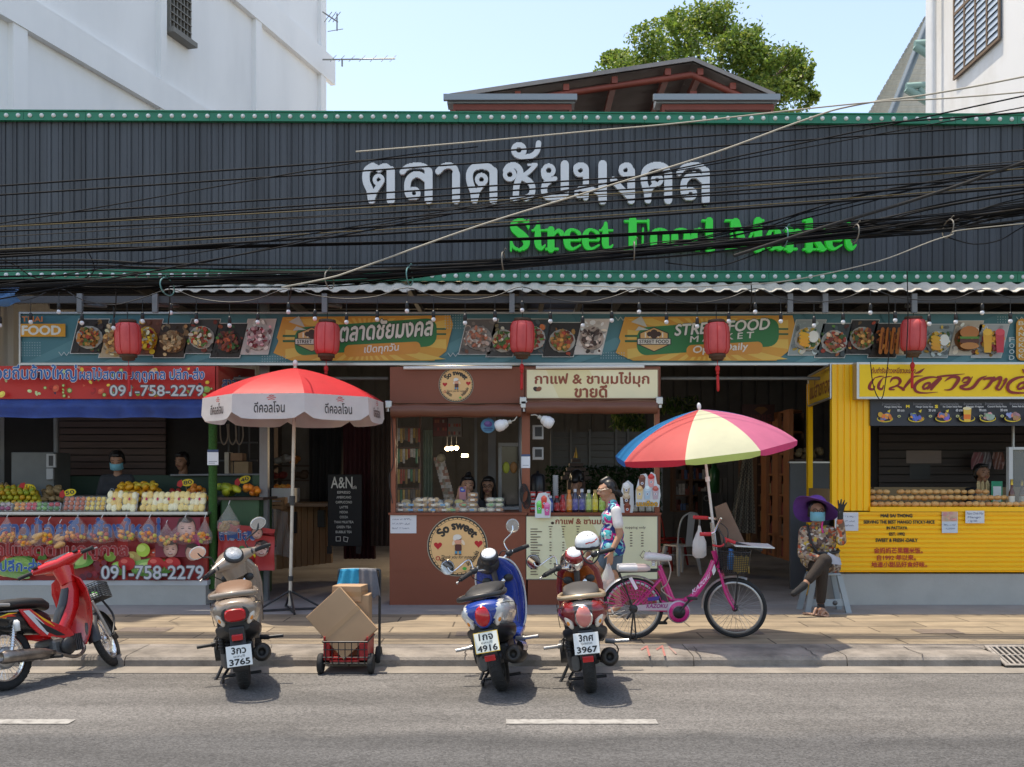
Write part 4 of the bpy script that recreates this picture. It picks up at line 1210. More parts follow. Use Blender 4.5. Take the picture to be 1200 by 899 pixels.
for i,px in enumerate((81,94)):pack(px,12.0,.11,.12,.06,[S(205,110,60),S(190,95,55)],('pack of brown orange salak fruit, the left one of two' if i==0 else 'pack of brown orange salak fruit, the right one of two'),'packs of brown orange fruit')
for i,px in enumerate((106,118)):pack(px,12.0,.1,.12,.06,[S(240,195,70),S(235,180,60),S(245,215,110)],'pack of cut jackfruit beside the brown orange packs' if i==0 else 'pack of cut jackfruit next to the pale yellow packs','packs of cut jackfruit')
for i,(px,c,l)in enumerate(((-18,[S(200,60,70)],'flat pack of red fruit at the left edge of the shelf'),(7,[S(190,170,165),S(160,30,90)],'flat pack of white and magenta fruit near the left edge of the shelf'),(24,[S(235,150,60),S(240,180,80)],'flat pack of orange fruit on the shelf front'),(38,[S(205,50,60),S(220,90,90)],'flat pack of red fruit on the shelf front'),(50,[S(90,140,60),S(120,170,80)],'bundle pack of green leaves on the shelf front'),(64,[S(195,45,55),S(80,130,60)],'flat pack of red fruit with green leaves on the shelf front'))):
 pack(px,12.0,.125,.07,.06,c,l)
# price cards
def card(px,py,D,words,label,a=0):
 t=thing('price_card',label,'price card',W(px,py,D),(0,R(a),0),'painted price cards among the fruit')
 b=MB();b.tube([(0,.012,-.18),(0,.012,0)],.004,5);b.build('stick',mat('bamboo stick',(.35,.25,.12),.7),t)
 b=MB();b.prism([(x*.01,0,-y*.01)for x,y in ellipse(3,0,8,4.6,12)],(0,.006,0));b.prism([(x*.01,.0,-y*.01)for x,y in((-9,-3),(-4,-5),(-3,2),(-7,5),(-11,2))],(0,.006,0));b.build('board',mat('card board',(.6,.5,.02),.6),t)
 p=Print(lambda x,y,l:Vector((x*.01,-l,-y*.01)),.001,.0006)
 p.poly(ellipse(3,0,8,4.6,14),S(238,205,30));p.poly([(-9,-3),(-4,-5),(-3,2),(-7,5),(-11,2)],S(200,25,30));p.text(words,(-2,-2.6,8.5,2),S(30,40,40),.02,14)
 p.mb.build('printed_face',PRINT,t)
card(32,571,12.5,'3 100','yellow and red price card among the tangerines',14);card(79,578,12.35,'50','yellow and red price card beside the brown salak packs',-12);card(175,586,12.15,'60','yellow price card with a red tip in front of the mangoes',8);card(217,566,12.6,'80','yellow and red price card by the green post',-8)
card(284,563,12.7,'40','yellow dog-eared price card above the green mangoes',-20)

# clear bags of fruit hanging from the shelf
BAG=mat('clear plastic bag',(.92,.91,.88),.2,alpha=.12,spec=1.0)
def bag(px,w,ytop,ybot,kind,m,label,D=11.72,group='bags of fruit hanging below the shelf'):
 zt,zb=Z(ytop,D),Z(ybot,D);h=zt-zb;w_=w*1.12/F*D
 t=thing('fruit_bag',label,'bag of fruit',(X(px,D),D,zb),group=group)
 b=MB();rings=[]
 for k,(u,s)in enumerate(((0,.35),(.06,.8),(.22,1.0),(.42,.95),(.62,.62),(.8,.3),(.93,.1),(1,.04))):
  rings.append([(w_/2*s*cos(a)*(1+.07*sin(a*5+k)),w_*.34*s*sin(a)*(1+.1*cos(a*4+k)),u*h)for a in[2*pi*j/18 for j in range(18)]])
 b.loft(rings);b.build('plastic_bag',BAG,t)
 b=MB();b.tube([(0,0,h*.98),(0,.05,h+.03)],.005,5);b.build('knot',mat('white tie',(.7,.7,.7),.6),t)
 n=19 if kind=='round' else(5 if kind=='long' else 10)
 for i in range(n):
  for _ in range(30):
   u=rf.uniform(-1,1);z=rf.uniform(.1,.42);y=rf.uniform(-1,.4)
   if u*u+y*y*.8<.78:break
  s=rf.uniform(.66,.8);m=rf.choice(('orange','orange','citrus','apple'))if kind=='round' and rf.random()<.5 else m
  q=Vector((X(px,D)+u*w_*.4,D+y*w_*.24-.01,zb+z*h))
  nm={'round':'tangerine','mango':'mango','long':'mango'}[kind]
  put(kind,m,nm,{'round':'small orange fruit inside a clear bag hanging below the shelf','mango':'yellow fruit inside a clear bag hanging below the shelf','long':'large tan mango inside a clear bag hanging below the shelf'}[kind],'fruit inside the hanging bags',q,(rf.uniform(-.5,.5),rf.uniform(-.8,-.2)if kind=='long' else rf.uniform(-1,1),rf.uniform(-.5,.5)),s)
for i,(px,w,a,c,k,m)in enumerate(((-14,20,604,636,'round','orange'),(8,22,605,637,'round','citrus'),(29,19,611,642,'round','orange'),(44,17,608,640,'long','tan'),(57,14,609,639,'round','orange'),(70,14,612,642,'long','tan'),(91,30,604,636,'round','orange'),(119,30,606,637,'round','orange'),(148,23,604,635,'round','orange'),(175,26,606,637,'round','orange'),(195,20,612,641,'round','orange'),(217,31,605,638,'round','orange'),(240,16,606,638,'round','orange'))):
 bag(px,w,a,c,k,m,f'clear plastic bag of {"large mangoes" if k == "long" else "small orange fruit"} hanging below the shelf, {ordn(i)} from the left')
bag(268,24,590,627,'mango','brown','clear plastic bag of brown fruit hanging in front of the green stand',11.75)

# side stand with green mangoes, its banner
t=thing('fruit_stand','small green draped stand right of the green post with a crumpled red banner','stand',(X(285,12.2),12.2,0.09))
b=off(t);pbox(b,258,583,304,700,12.05,12.7,.02);pbox(b,296,557,313,690,12.5,12.55);b.build('green_drape',mat('green plastic drape',(.015,.06,.02),.5,noise=(5,.3)),t)
b=off(t);b.box(X(255,12),X(308,12),12.0,12.75,Z(586,12),Z(583,12));b.build('top',DARKW,t)
def crumple(x,y,l):
 q=W(x,y,11.9);return q+Vector((0,.1*((x-255)/70)**2+.018*sin(x*.35)+.012*sin(y*.22)-l,0))
b=off(t)
b.loft([[crumple(255+i*2.6+(0 if j else 1),612+j*4.4+(i*.35 if j<3 else 0),0)for i in range(26 if True else 0)]for j in range(14)],closed=False,caps=False);b.build('banner',mat('red banner',(.42,.03,.03),.5),t)
p=Print(crumple,.004,.0008);r=random.Random(3)
for i in range(4):p.poly([(256+i*11,622),(267+i*11,624),(267+i*11,632),(256+i*11,630)],S(40,80,140))
p.text('สาวน้อย',(257,620,298,633),S(40,84,150),.03,18,0,None,S(200,210,220),.02)
for _ in range(18):p.ell(r.uniform(258,296),r.uniform(642,662),r.uniform(2,4),r.uniform(2,5),r.choice([S(170,30,30),S(210,180,40),S(60,120,50),S(120,20,40)]))
child(p,306,644,9);child(p,301,625,7);p.rect(280,655,296,664,S(30,30,34));p.text('091-7',(281,656,295,663),S(215,215,215),.02,14)
p.build('banner_print',t)
def shelf_heap(kind,m,name,label,group,x0,x1,n,z):
 for i in range(n):
  D=rf.uniform(12.1,12.45);put(kind,m,name,label,group,(rf.uniform(X(x0,D),X(x1,D)),D,Z(583,12)+.035+rf.uniform(0,z)),None,1.25)
shelf_heap('mango','green','green_mango','large green mango piled on the green draped stand','green mangoes on the side stand',258,279,16,.1)
shelf_heap('round','orange','orange','orange piled on the green draped stand','oranges on the side stand',285,303,12,.1)

# back-left counter, chalk board, curtains, shelf goods
t=thing('wooden_counter','light brown plank counter standing inside the hall beside the chalkboard','counter',W(358,690,14.5))
b=off(t)
for i in range(9):pbox(b,324+i*7.2,594,330.8+i*7.2,663-i*.9+4,14.2+i*.07,14.3+i*.07)
b.build('planks',mat('counter timber',(.3,.16,.07),.6,noise=(2.5,.25),stretch=(5,1,.5)),t)
b=off(t);pbox(b,322,590,389,593.8,14.1,15.2);b.build('top',mat('counter top',(.22,.13,.07),.5),t)
for a_ in((342,600,347,625,14.3,14.39),(372,598,380,618,14.55,14.68)):b=off(t);pbox(b,*a_);b.build('window_cutout',BLACK,t)
t=thing('carton','white foam carton of oranges standing on the plank counter','carton',W(330,590,14.4));b=off(t);pbox(b,318,572,343,589.5,14.3,14.8,.01);b.build('body',WHITE,t)
for i in range(7):put('round','orange','orange','orange in the white foam carton on the plank counter','oranges in the foam carton',W(321+i*3.3,571-(i%2),14.4),None,1.1)
t=thing('wooden_crate','small wooden crate in front of the foam carton','crate',W(320,600,14))
b=off(t)
for y in(583,588,593):pbox(b,311,y,332,y+3.6,13.9,13.93)
pbox(b,311,583,314,598,13.935,14.2);pbox(b,329,583,332,598,13.935,14.2);b.build('slats',mat('crate timber',(.35,.2,.1),.8,noise=(5,.2)),t)
t=thing('plastic_sheet','clear plastic sheet draped beside the plank counter','sheet',W(325,640,13.6));b=off(t)
b.loft([[W(313+i*2.2+j*.5,594+j*6+i*.6,13.6)+Vector((0,.03*sin(i*1.3+j),0))for i in range(12)]for j in range(10)],closed=False,caps=False);b.build('film',mat('grey film',(.5,.5,.5),.3,alpha=.35),t)
t=thing('chalkboard','black A-frame cafe menu board standing inside the hall','menu board',W(404,650,14.0))
DA=13.8
b=off(t);pbox(b,384,556,424,640,DA,DA+.04,.006);b.build('board',mat('chalkboard black',(.012,.012,.013),.7),t)
for px in(386,420):b=off(t);pbox(b,px-3,640.5,px+3,649,DA,DA+.04);b.tube([W(px,566,DA+.05),W(px,642,DA+.5)],.018,5);b.build('leg',DARK,t)
p=Print(front(DA));CH=S(215,215,210)
p.text('A&N',(388,559,413,572),CH,.01,24);p.text('café',(412,569,418,573),CH,0,10)
for i,s in enumerate(('ESPRESSO','AMERICANO','CAPPUCCINO','LATTE','MOCHA','COCOA','THAI MILKTEA','GREEN TEA','BUBBLE TEA')):
 w=len(s)*.95;p.text(s,(403-w,575.6+i*5.8,403+w,578.4+i*5.8),CH,.01,10)
p.line([(394,629),(399,629),(399,634),(394,634),(394,629)],.7,CH);p.line([(403,629),(408,630),(407,635),(403,634),(403,629)],.7,CH);p.build('chalk_lettering',t)
def curtain(name,label,x0,x1,y0,y1,D,col,folds=7,amp=.05):
 b=MB();n=40
 b.loft([[W(x0+(x1-x0)*i/n,y0+(y1-y0)*j/8,D)+Vector((0,amp*sin(folds*2*pi*i/n+j*.15)*(.3+.7*j/8),0))for i in range(n+1)]for j in range(9)],closed=False,caps=False)
 return tag(b.build('curtain',mat(name,col,.85,noise=(4,.2))),label,'curtain')
curtain('maroon cloth','dark maroon curtain hanging behind the chalkboard',402,440,470,655,14.9,(.06,.012,.016));curtain('brown cloth','brown curtain hanging against the brown stall',434,457,470,640,14.2,(.07,.045,.035),4);curtain('black cloth','black curtain hanging left of the chalkboard',362,402,490,600,15.2,(.02,.02,.021),5)
t=thing('goods_shelf','dark shelf with baskets of goods above the plank counter','shelf',W(345,570,15.4))
b=off(t)
for y in(545,562,585):pbox(b,315,y,368,y+2,15.3,15.7)
for px in(316,365):pbox(b,px,500,px+3,640,15.32,15.7)
b.build('frame',DARKW,t)
for px,py,c,l in((322,544,(.5,.5,.48),'pale bundle on the dark shelf'),(335,543,(.45,.44,.42),'grey white bundle on the dark shelf'),(347,544,(.6,.2,.04),'orange bundle on the dark shelf'),(327,561,(.3,.05,.04),'red packet on the lower dark shelf'),(352,561,(.1,.06,.04),'brown basket on the lower dark shelf')):
 b=MB();c0=W(px,py,15.4);r=random.Random(px)
 for k in range(5):b.ell(c0+Vector((r.uniform(-.08,.08),r.uniform(-.05,.05),.04+r.uniform(0,.05))),.07,.06,.05,10,7)
 tag(b.build('bundle',mat('bundle %d'%px,c,.8,noise=(10,.3))),l,'bundle')

# ------------------------------------------------------------------ brown sweets stall and drinks stall
def round_logo(cx,cy,r,root):
 p=Print(front(DW),.004,.0006)
 CRM,DK=S(238,190,130),S(44,38,34)
 p.poly(ellipse(cx,cy,r,r,40),S(170,160,140));p.poly(ellipse(cx,cy,r*.975,r*.975,40),DK);p.poly(ellipse(cx,cy,r*.93,r*.93,40),CRM);p.strips(ringp(cx,cy,r*.89,r*.012),DK)
 for a in range(0,360,9):p.poly(ellipse(cx+r*.93*cos(R(a)),cy+r*.93*sin(R(a)),r*.05,r*.02,6,R(a)),DK,False)
 p.up()
 def arc(rad,a0,a1,flip=False):
  def wp(x,y):  # x in 0..1 along the arc, y height above it
   a=R(a0+(a1-a0)*x);rr=rad+(-y if flip else y)*r
   return cx+rr*cos(a),cy+rr*sin(a)
  return wp
 p.text('So sweet',(0.0,.28,1.0,0.0),DK,.05,26,0,arc(r*.56,-147,-30))
 for hx in(-.64,.7):p.poly(heart(cx+hx*r,cy-(.02 if hx<0 else .08)*r,r*.145),S(196,26,34))
 p.text('Thank you for support',(cx-r*.56,cy+r*.3,cx+r*.62,cy+r*.44),S(60,50,44),.0,16,.25)
 p.text('poppyoraya',(0,-.0,1,.16),DK,.02,14,0,arc(r*.74,62,14,True));p.text('08650',(0,.0,1,.15),DK,.02,14,0,arc(r*.74,142,112,True))
 p.strips(ringp(cx-r*.64,cy+r*.4,r*.06,r*.025),S(190,40,40));p.ell(cx+r*.24,cy+r*.74,r*.07,r*.055,S(70,180,70))
 # little cook
 x,y=cx+r*.02,cy
 p.ell(x-r*.13,y-r*.12,r*.05,r*.1,S(245,220,190),.5);p.ell(x+r*.17,y-r*.12,r*.05,r*.1,S(245,220,190),-.5)
 p.poly(rrect(x-r*.1,y-r*.06,x+r*.12,y+r*.16,r*.05),S(90,40,36));p.ell(x,y-r*.16,r*.12,r*.1,S(228,160,130));p.ell(x,y-r*.24,r*.12,r*.04,S(70,45,40));p.ell(x-r*.02,y-r*.3,r*.14,r*.09,S(232,226,216));p.ell(x-r*.1,y-r*.25,r*.07,r*.06,S(232,226,216))
 for d in(-.06,.07):p.rect(x+d*r-r*.035,y+r*.16,x+d*r+r*.035,y+r*.25,S(50,150,190));p.ell(x+d*r,y+r*.27,r*.05,r*.02,S(110,70,50))
 p.build('round_logo',root)
ss=thing('sweets_stall','brown painted sweets stall with the round So sweet logo','stall',(X(535,DW),DW,0.09))
b=off(ss);pbox(b,456.5,603.5,616.5,712,DW,DW+1.1);b.build('counter',BROWN,ss)
b=off(ss);pbox(b,455,601,618,603.4,DW-.03,DW+1.12);pbox(b,457,668,616,668.6,DW-.0025,DW+.01);b.build('counter_top',BROWN,ss)
b=off(ss);pbox(b,457,430,614.5,472.5,DW,DW+.06);b.box(X(457,DW),X(457,DW)+.05,DW+.062,DW+1.3,Z(472,DW),Z(430,DW));b.build('header_board',BROWN,ss)
for px0,px1 in((458,463.4),(611.5,621)):
 b=off(ss);pbox(b,px0,472.8,px1,600.8,DW+.02,DW+.1);b.build('post',mat('post brown',(.28,.08,.036),.5,noise=(2,.1)),ss)
ROLL=mat('rolled awning',(.17,.06,.034),.4,noise=(3,.12),stretch=(.4,1,6))
def awning_roll(root,x0,x1,y0,y1):
 b=off(root);D=DW-.07;r_=(y1-y0)/2/F*D;c=(y0+y1)/2
 n=24;rings=[]
 for i in range(n+1):
  q=W(x0+(x1-x0)*i/n,c+.4*sin(i*.9),D);rings.append([q+Vector((0,r_*.8*cos(a),r_*sin(a)*(1+.05*sin(3*a+i*.4))))for a in[2*pi*k/14 for k in range(14)]])
 b.loft(rings);b.build('rolled_awning',ROLL,root)
 b=off(root)
 for q in(x0-3,x1+3):pbox(b,q-4,y0-4,q+4,y0+5,D-.05,D+.09,.01);b.tube([W(q,y0+4,D),W(q,y0+9,D)],.03,8)
 b.build('awning_bracket',ALU,root)
awning_roll(ss,458,611,473.5,489)
b=off(ss);b.tube([W(473,431.2,DW-.05),W(600,430.5,DW-.05)],.02,8);b.build('tube_lamp',mat('white tube',(.8,.8,.8),.3),ss)
round_logo(534.5,451,20.5,ss);round_logo(536,640,35.5,ss)
def handwriting(p,x0,x1,y,h,col,seed):
 r=random.Random(seed);x=x0;pts=[]
 while x<x1:
  pts.append((x,y+r.uniform(-h,h)*.5));x+=h*.28
  if r.random()<.12 and len(pts)>2:p.line(pts,h*.14,col);pts=[];x+=h*.5
 if len(pts)>1:p.line(pts,h*.14,col)
p=Print(front(DW),.004);p.rect(457.5,603.8,488,625,S(214,216,222))
for i in range(3):handwriting(p,460,482-i,608.5+i*5.2,2.2,S(90,95,120),i)
p.build('paper_note',ss)
p=Print(front(DW+.018));p.rect(610.8,532.5,621.2,548.5,S(225,228,234));p.rect(610.8,532.5,621.2,535,S(60,80,120));p.rect(612.5,545,619.5,545.8,S(160,165,175));p.build('payment_card',ss)
b=off(ss)
for k in range(6):
 c=W(614,578+k*1.5,DW-.01);b.tube([c+Vector((.05*cos(a)+k*.006,-.012*k,.11*sin(a)))for a in[2*pi*j/16 for j in range(16)]],.006,5,closed=True)
b.build('power_cable',BLACK,ss);b=off(ss)
b.tube(smoothpts([W(609,486,DW-.02),W(608,530,DW-.02),W(612,575,DW-.02)]),.007,5);b.build('power_cable',BLACK,ss);b=off(ss);b.tube(smoothpts([W(459,489,DW),W(461,540,DW),W(456,560,DW),W(460,590,DW)]),.006,5)
b.build('power_cable',BLACK,ss)

cs=thing('drinks_stall','brown coffee and bubble tea stall with a cream lit sign and menu board','stall',(X(692,DW),DW,0.09))
b=off(cs);pbox(b,618.5,603.5,774,712,DW+.004,DW+1.1);b.build('counter',BROWN,cs)
b=off(cs);pbox(b,619,601,775,603.4,DW-.025,DW+1.12);b.build('counter_top',BROWN,cs)
b=off(cs);pbox(b,767.5,470,773,600.8,DW+.02,DW+.1);b.build('post',MATS['post brown'],cs)
b=off(cs);pbox(b,614.8,429.5,774,470,DW+.01,DW+.3);b.build('header_board',BROWN,cs)
b=off(cs);pbox(b,616,432,772,468,DW-.03,DW+.0095);b.build('sign_box',mat('sign box brown',(.28,.14,.08),.5),cs)
awning_roll(cs,616,770,469,485)
b=off(cs);b.tube([W(628,430.5,DW-.05),W(755,429.5,DW-.05)],.02,8);b.build('tube_lamp',MATS['white tube'],cs)
p=Print(front(DW-.03));p.rect(617.5,433.5,770.5,466.5,S(246,236,196));p.poly([(640,433.5),(690,433.5),(710,466.5),(655,466.5)],S(238,224,172));p.ell(696,452,20,8,S(240,228,182))
BRN=S(150,74,48)
p.text('กาแฟ & ชานมไข่มุก',(627,436.5,760.5,453.5),BRN,.03,28);p.text('ขายดี',(673.5,451.5,711,465.5),BRN,.035,24)
p.ell(628,456,3.4,2.6,S(50,30,24),.5);p.ell(631.5,456,3.4,2.6,S(140,80,50),-.5);p.build('sign_lettering',cs)
p=Print(front(DW+.002));p.rect(616,604.5,771,679.5,S(120,118,112));p.rect(617,605.5,770,678.5,S(232,232,196));p.poly([(655,605.5),(690,605.5),(730,678.5),(700,678.5),(665,645)],S(222,216,166));p.poly([(617,650),(660,678.5),(617,678.5)],S(226,222,178))
p.text('กาแฟ & ชานมไข่มุก',(651,606.5,724,616.5),BRN,.035,22);p.ell(647.5,613,2,1.6,S(60,40,30))
DKB=S(84,60,50);r=random.Random(8)
for i in range(18):
 y=620+i*3.1;p.line([(622,y),(622+r.uniform(6,13),y)],1.0,DKB)
 for x in(645,660,677):p.rect(x-1.2,y-.5,x+1.2,y+.5,DKB)if i%5!=4 else None
for i in range(6):p.line([(738,624+i*3.1),(740,624+i*3.1)],1.1,DKB);p.line([(751,624+i*3.1),(753,624+i*3.1)],1.1,DKB)
p.text('topping only',(732,616.5,756,620),DKB,.01,10);p.line([(750,650),(753,645),(757,648),(752,654),(749,650)],.6,DKB);p.line([(757,650),(760,645),(763,648)],.6,DKB)
for x in(645,660,677):p.line([(x-2,616.8),(x+2,616.8)],.9,DKB)
p.build('menu_board',cs)

# lamps, round blue sign, sockets
def led(px,py,D,tilt,label):
 t=thing('led_bulb',label,'lamp',W(px,py,D),(0,R(tilt),0))
 b=MB();b.lathe([(0,-.085),(.045,-.08),(.068,-.055),(.07,0),(.055,.03)],n=14);b.build('bulb_cover',mat('lamp cover',(.82,.82,.84),.35),t)
 b=MB();b.lathe([(.056,.03),(.058,.036),(.035,.075)],n=14);b.build('heat_sink',WHITE,t)
 b=MB();b.lathe([(.024,.0755),(.024,.12),(0,.12)],n=10);b.tube([(0,0,.12),(.0,0,.16),(-.03,.01,.2)],.008,5);b.build('socket',mat('pale socket',(.5,.47,.4),.5),t)
 return t
led(588,498,11.72,70,'big white LED bulb tilted below the awning roll of the sweets stall');led(641,494,11.72,-60,'big white LED bulb tilted below the awning roll of the drinks stall')
b=MB();b.tube([W(598,489,11.7),W(603,487,11.8)],.006,5)
t=thing('round_sign','round blue plastic sign hanging inside the sweets stall opening','sign',W(572,499,11.95))
b=off(t);b.lathe([(0,-.008),(.085,-.008),(.09,0),(.085,.008),(0,.008)],W(572,499,11.95),'Y',24);b.tube([W(572,491,11.95),W(572,480,11.95)],.004,4);b.build('disc',mat('blue plastic',(.1,.3,.52),.35),t)
p=Print(front(11.938));p.ell(572,497,5,3.4,S(90,60,140));p.ell(571,495.5,3,2,S(130,100,180));p.line([(567,502),(577,502)],1,S(40,70,130));p.line([(568,504),(576,504)],.8,S(40,70,130));p.build('emblem',t)
for y0,y1,l in((498,515,'upper grey switch box fixed inside the drinks stall'),(524,539,'lower grey switch box fixed inside the drinks stall')):
 t=thing('switch_box',l,'switch box',W(630,y0,12.1));b=off(t);pbox(b,624,y0,637,y1,12.1,12.2,.008);b.build('case',mat('grey case',(.42,.42,.41),.5),t)
 b=off(t);pbox(b,627,y0+2.5,635,y1-3.5,12.094,12.099);b.build('cover',BLACK,t)

# goods on the sweets counter
CT=Z(601,DW)+.002
r=random.Random(17)
PC={'bun':[(.62,.42,.2),(.55,.3,.12),(.75,.6,.38)],'box':[(.4,.42,.42),(.6,.45,.22),(.5,.3,.2),(.65,.55,.35)],'pack':[(.7,.6,.2),(.75,.7,.55),(.6,.3,.15),(.55,.62,.4)]}
def packet(x,D,z,w,d,h,kind,label,group='packed snacks on the sweets counter'):
 t=thing('snack_pack',label,'snack pack',(x,D,z),(0,0,r.uniform(-.15,.15)),group)
 b=MB();n=max(1,int(w/.07));m=max(1,int(h/.05))
 cs_=PC[kind]
 for i in range(n):
  for j in range(m):
   b.c=r.choice(cs_);b.ell((-w/2+(i+.5)*w/n,0,(j+.5)*h/m),w/n*.48,d*.4,h/m*.5,9,6)
 b.build('contents',mat('snack',attr=True,rough=.5,noise=(15,.2)),t)
 b=MB();b.box(-w/2,w/2,-d/2,d/2,0,h,.008);b.build('clear_box',WRAP,t)
 b=MB();b.box(-w*.2,w*.2,-d/2-.002,-d/2-.0005,h*.3,h*.7);b.build('paper_label',mat('label %d'%r.randint(0,4),r.choice([(.7,.15,.12),(.75,.7,.6),(.2,.4,.6),(.75,.6,.1),(.25,.5,.25)]),.6),t)
i=0
for px0,nst,kind,w in((470,2,'box',.12),(482,2,'box',.13),(494,3,'bun',.13),(508,3,'bun',.12),(520,2,'pack',.12),(532,1,'pack',.13),(543,2,'pack',.1),(554,4,'bun',.11),(565,1,'box',.1),(575,3,'pack',.1),(585,3,'pack',.1)):
 for k in range(nst):
  what={'bun':'round buns','box':'wrapped sweets','pack':'coloured sweets'}[kind]
  packet(X(px0,12.0),12.0,CT+k*.06,w*1.2,.13,.058,kind,f'pack of {what}, {ordn(k)} layer of the {ordn(i)} stack on the brown counter')
 i+=1
for k,px in enumerate((476,489,501,514,526,538,549)):packet(X(px,12.25),12.25,CT,.13,.12,.15,('box','bun','pack')[k%3],f'clear pack in the back row on the brown counter, {ordn(k)} from the left')

# drinks on the coffee counter
CT2=CT
def bottle(px,ytop,body,cap,lab,label,D=12.0,r_=.035,tall=False):
 h=Z(ytop,D)-CT2;t=thing('drink_bottle',label,'bottle',(X(px,D),D,CT2),group='bottles lined up on the drinks counter')
 b=MB();b.lathe([(0,0),(r_,.004),(r_,h*.64),(r_*.85,h*.72),(r_*.5,h*.82),(r_*.5,h*.9),(0,h*.9)],n=14);b.build('glass_body',mat('bottle '+label[:14],body,.12,coat=.4),t)
 b=MB();b.lathe([(r_*.58,h*.86),(r_*.58,h),(0,h)],n=10);b.build('cap',mat('cap '+label[:14],cap,.4),t)
 b=MB();b.lathe([(r_+.0015,h*.1),(r_+.0015,h*.58)],n=14);b.c=(0,0,0);lb=b.build('label',mat('paper '+label[:14],lab,.5,noise=(25,.5,(.8,.8,.75))),t)
 return t
for a in((645,581,(.02,.06,.3),(.7,.7,.7),(.1,.2,.5),'blue bottle beside the tall cup stack'),(652.5,581,(.03,.01,.008),(.6,.02,.02),(.5,.02,.02),'dark cola bottle with a red label'),(659.5,580,(.4,.02,.02),(.5,.02,.02),(.55,.03,.03),'red soda bottle beside the dark cola'),
(667,574,(.7,.2,.02),(.7,.25,.05),(.75,.3,.05),'tall orange soda bottle with a spray top'),(674,573,(.04,.04,.08),(.6,.6,.62),(.1,.1,.35),'dark syrup bottle with a blue label, left of the pair'),(682,573,(.04,.03,.05),(.6,.6,.62),(.15,.1,.3),'dark syrup bottle with a violet label, right of the pair'),
(690,574,(.25,.35,.08),(.6,.6,.5),(.5,.6,.15),'pale green syrup bottle next to the violet label'),(697.5,574,(.5,.4,.04),(.5,.3,.1),(.8,.65,.05),'yellow syrup bottle in the middle of the row'),(705.5,576,(.15,.35,.04),(.6,.6,.62),(.4,.6,.1),'lime green syrup bottle behind the walking woman'),(713,576,(.5,.42,.05),(.6,.6,.62),(.75,.7,.2),'yellow green syrup bottle behind the walking woman')):
 bottle(*a)
def can(px,z,D,label,red=True):
 t=thing('milk_can',label,'can',(X(px,D),D,z),group='cans stacked on the drinks counter')
 b=MB();b.lathe([(0,0),(.036,0),(.036,.083),(0,.083)],n=16,smooth=True);b.build('can_body',ALU,t)
 b=MB();b.lathe([(.0368,.008),(.0368,.075)],n=16);b.build('label',mat('red can label',(.6,.03,.03),.35)if red else mat('pale can label',(.6,.62,.5),.35),t)
 b=MB();b.lathe([(.0374,.03),(.0374,.055)],n=16,a0=-2.4,a1=-.7);b.build('white_panel',WHITE,t)
for i,px in enumerate((624.5,633,641.5)):
 for k in range(3):can(px,CT2+k*.085,12.1,f'red and white milk can, {("bottom", "middle", "top")[k]} of the {("left", "middle", "right")[i]} stack on the drinks counter')
for i,px in enumerate((744,752,760,767)):can(px,CT2,12.1,f'pale can behind the cup shaped standee, {ordn(i)} from the left',False)
t=thing('cup_stack','tall stack of clear plastic cups on the drinks counter','cups',(X(651,12.25),12.25,CT2));b=MB()
for k in range(17):b.lathe([(.028,k*.026),(.038,k*.026+.026),(.04,k*.026+.029)],n=14)
b.build('cups',mat('clear cup plastic',(.75,.77,.78),.2,alpha=.55),t)
t=thing('tea_urn','black tea urn on a stand behind the milk cans','urn',(X(630,12.6),12.6,CT2));b=MB();b.lathe([(0,.2),(.09,.2),(.095,.25),(.095,.43),(.07,.46),(.02,.47),(.02,.5),(0,.5)],n=18);b.build('body',mat('black enamel',(.02,.02,.025),.3),t);b=MB();b.box(-.09,.09,-.09,.09,0,.198,.01);b.build('stand',DARKW,t)
def standee(name,label,pts,D,drinks,words,root=None):
 cx=sum(p[0]for p in pts)/len(pts);t=thing(name,label,'standee',W(cx,max(p[1]for p in pts),D))
 b=off(t);b.prism([W(x,y,D)for x,y in pts],(0,.012,0));b.build('board',WHITE,t)
 p=Print(front(D),.002,.0005);p.poly(pts,S(214,222,226))
 for x,y,w,h,c,c2 in drinks:
  p.poly([(x-w/2,y),(x+w/2,y),(x+w*.36,y+h),(x-w*.36,y+h)],S(*c));p.ell(x,y,w*.5,w*.34,S(*c2));p.ell(x,y-w*.22,w*.32,w*.26,S(*[min(255,v+30)for v in c2]));p.ell(x,y+h*.5,w*.2,w*.2,S(235,235,235));p.ell(x,y+h*.5,w*.12,w*.12,S(90,110,150))
 if words:p.text(words[0],words[1],S(225,170,50),.03,16,0,None,S(70,50,30),.04)
 p.build('printed_face',t)
standee('drink_standee','white cut-out standee of five iced drinks at the right end of the counter',[(745,594),(745,575),(748,563),(751,556),(757,555),(760,560),(763,553),(768,556),(770,567),(773,569),(774,580),(772,594)],DW-.06,
[(752.5,560,8,13,(110,70,60),(120,70,55)),(763,559,8,12,(225,160,160),(200,50,50)),(749.5,573,8,12,(225,205,160),(220,180,120)),(758.5,573,8,12,(170,200,220),(200,220,230)),(768,573,7.5,12,(190,170,180),(190,90,80))],('นมเดือด',(746,587,770,593)))
standee('drink_standee','small cut-out standee of bright cocktails on the left corner of the drinks counter',[(627,607),(627,588),(631,578),(640,577),(646,589),(645,607)],DW-.06,[(632,590,7,12,(80,200,90),(120,220,120)),(637.5,584,7,12,(220,60,50),(235,90,70)),(641,592,7,12,(215,90,160),(230,130,180))],None)
standee('drink_standee','cut-out standee of layered coffees half hidden behind the walking woman',[(727,603),(727,580),(730,567),(736,563),(742,568),(743,590),(741,603)],DW+.02,[(734,570,9,9,(190,170,140),(235,235,230)),(734,582,9,9,(90,50,36),(200,180,150)),(735,593,8,8,(150,60,40),(120,50,30))],None)

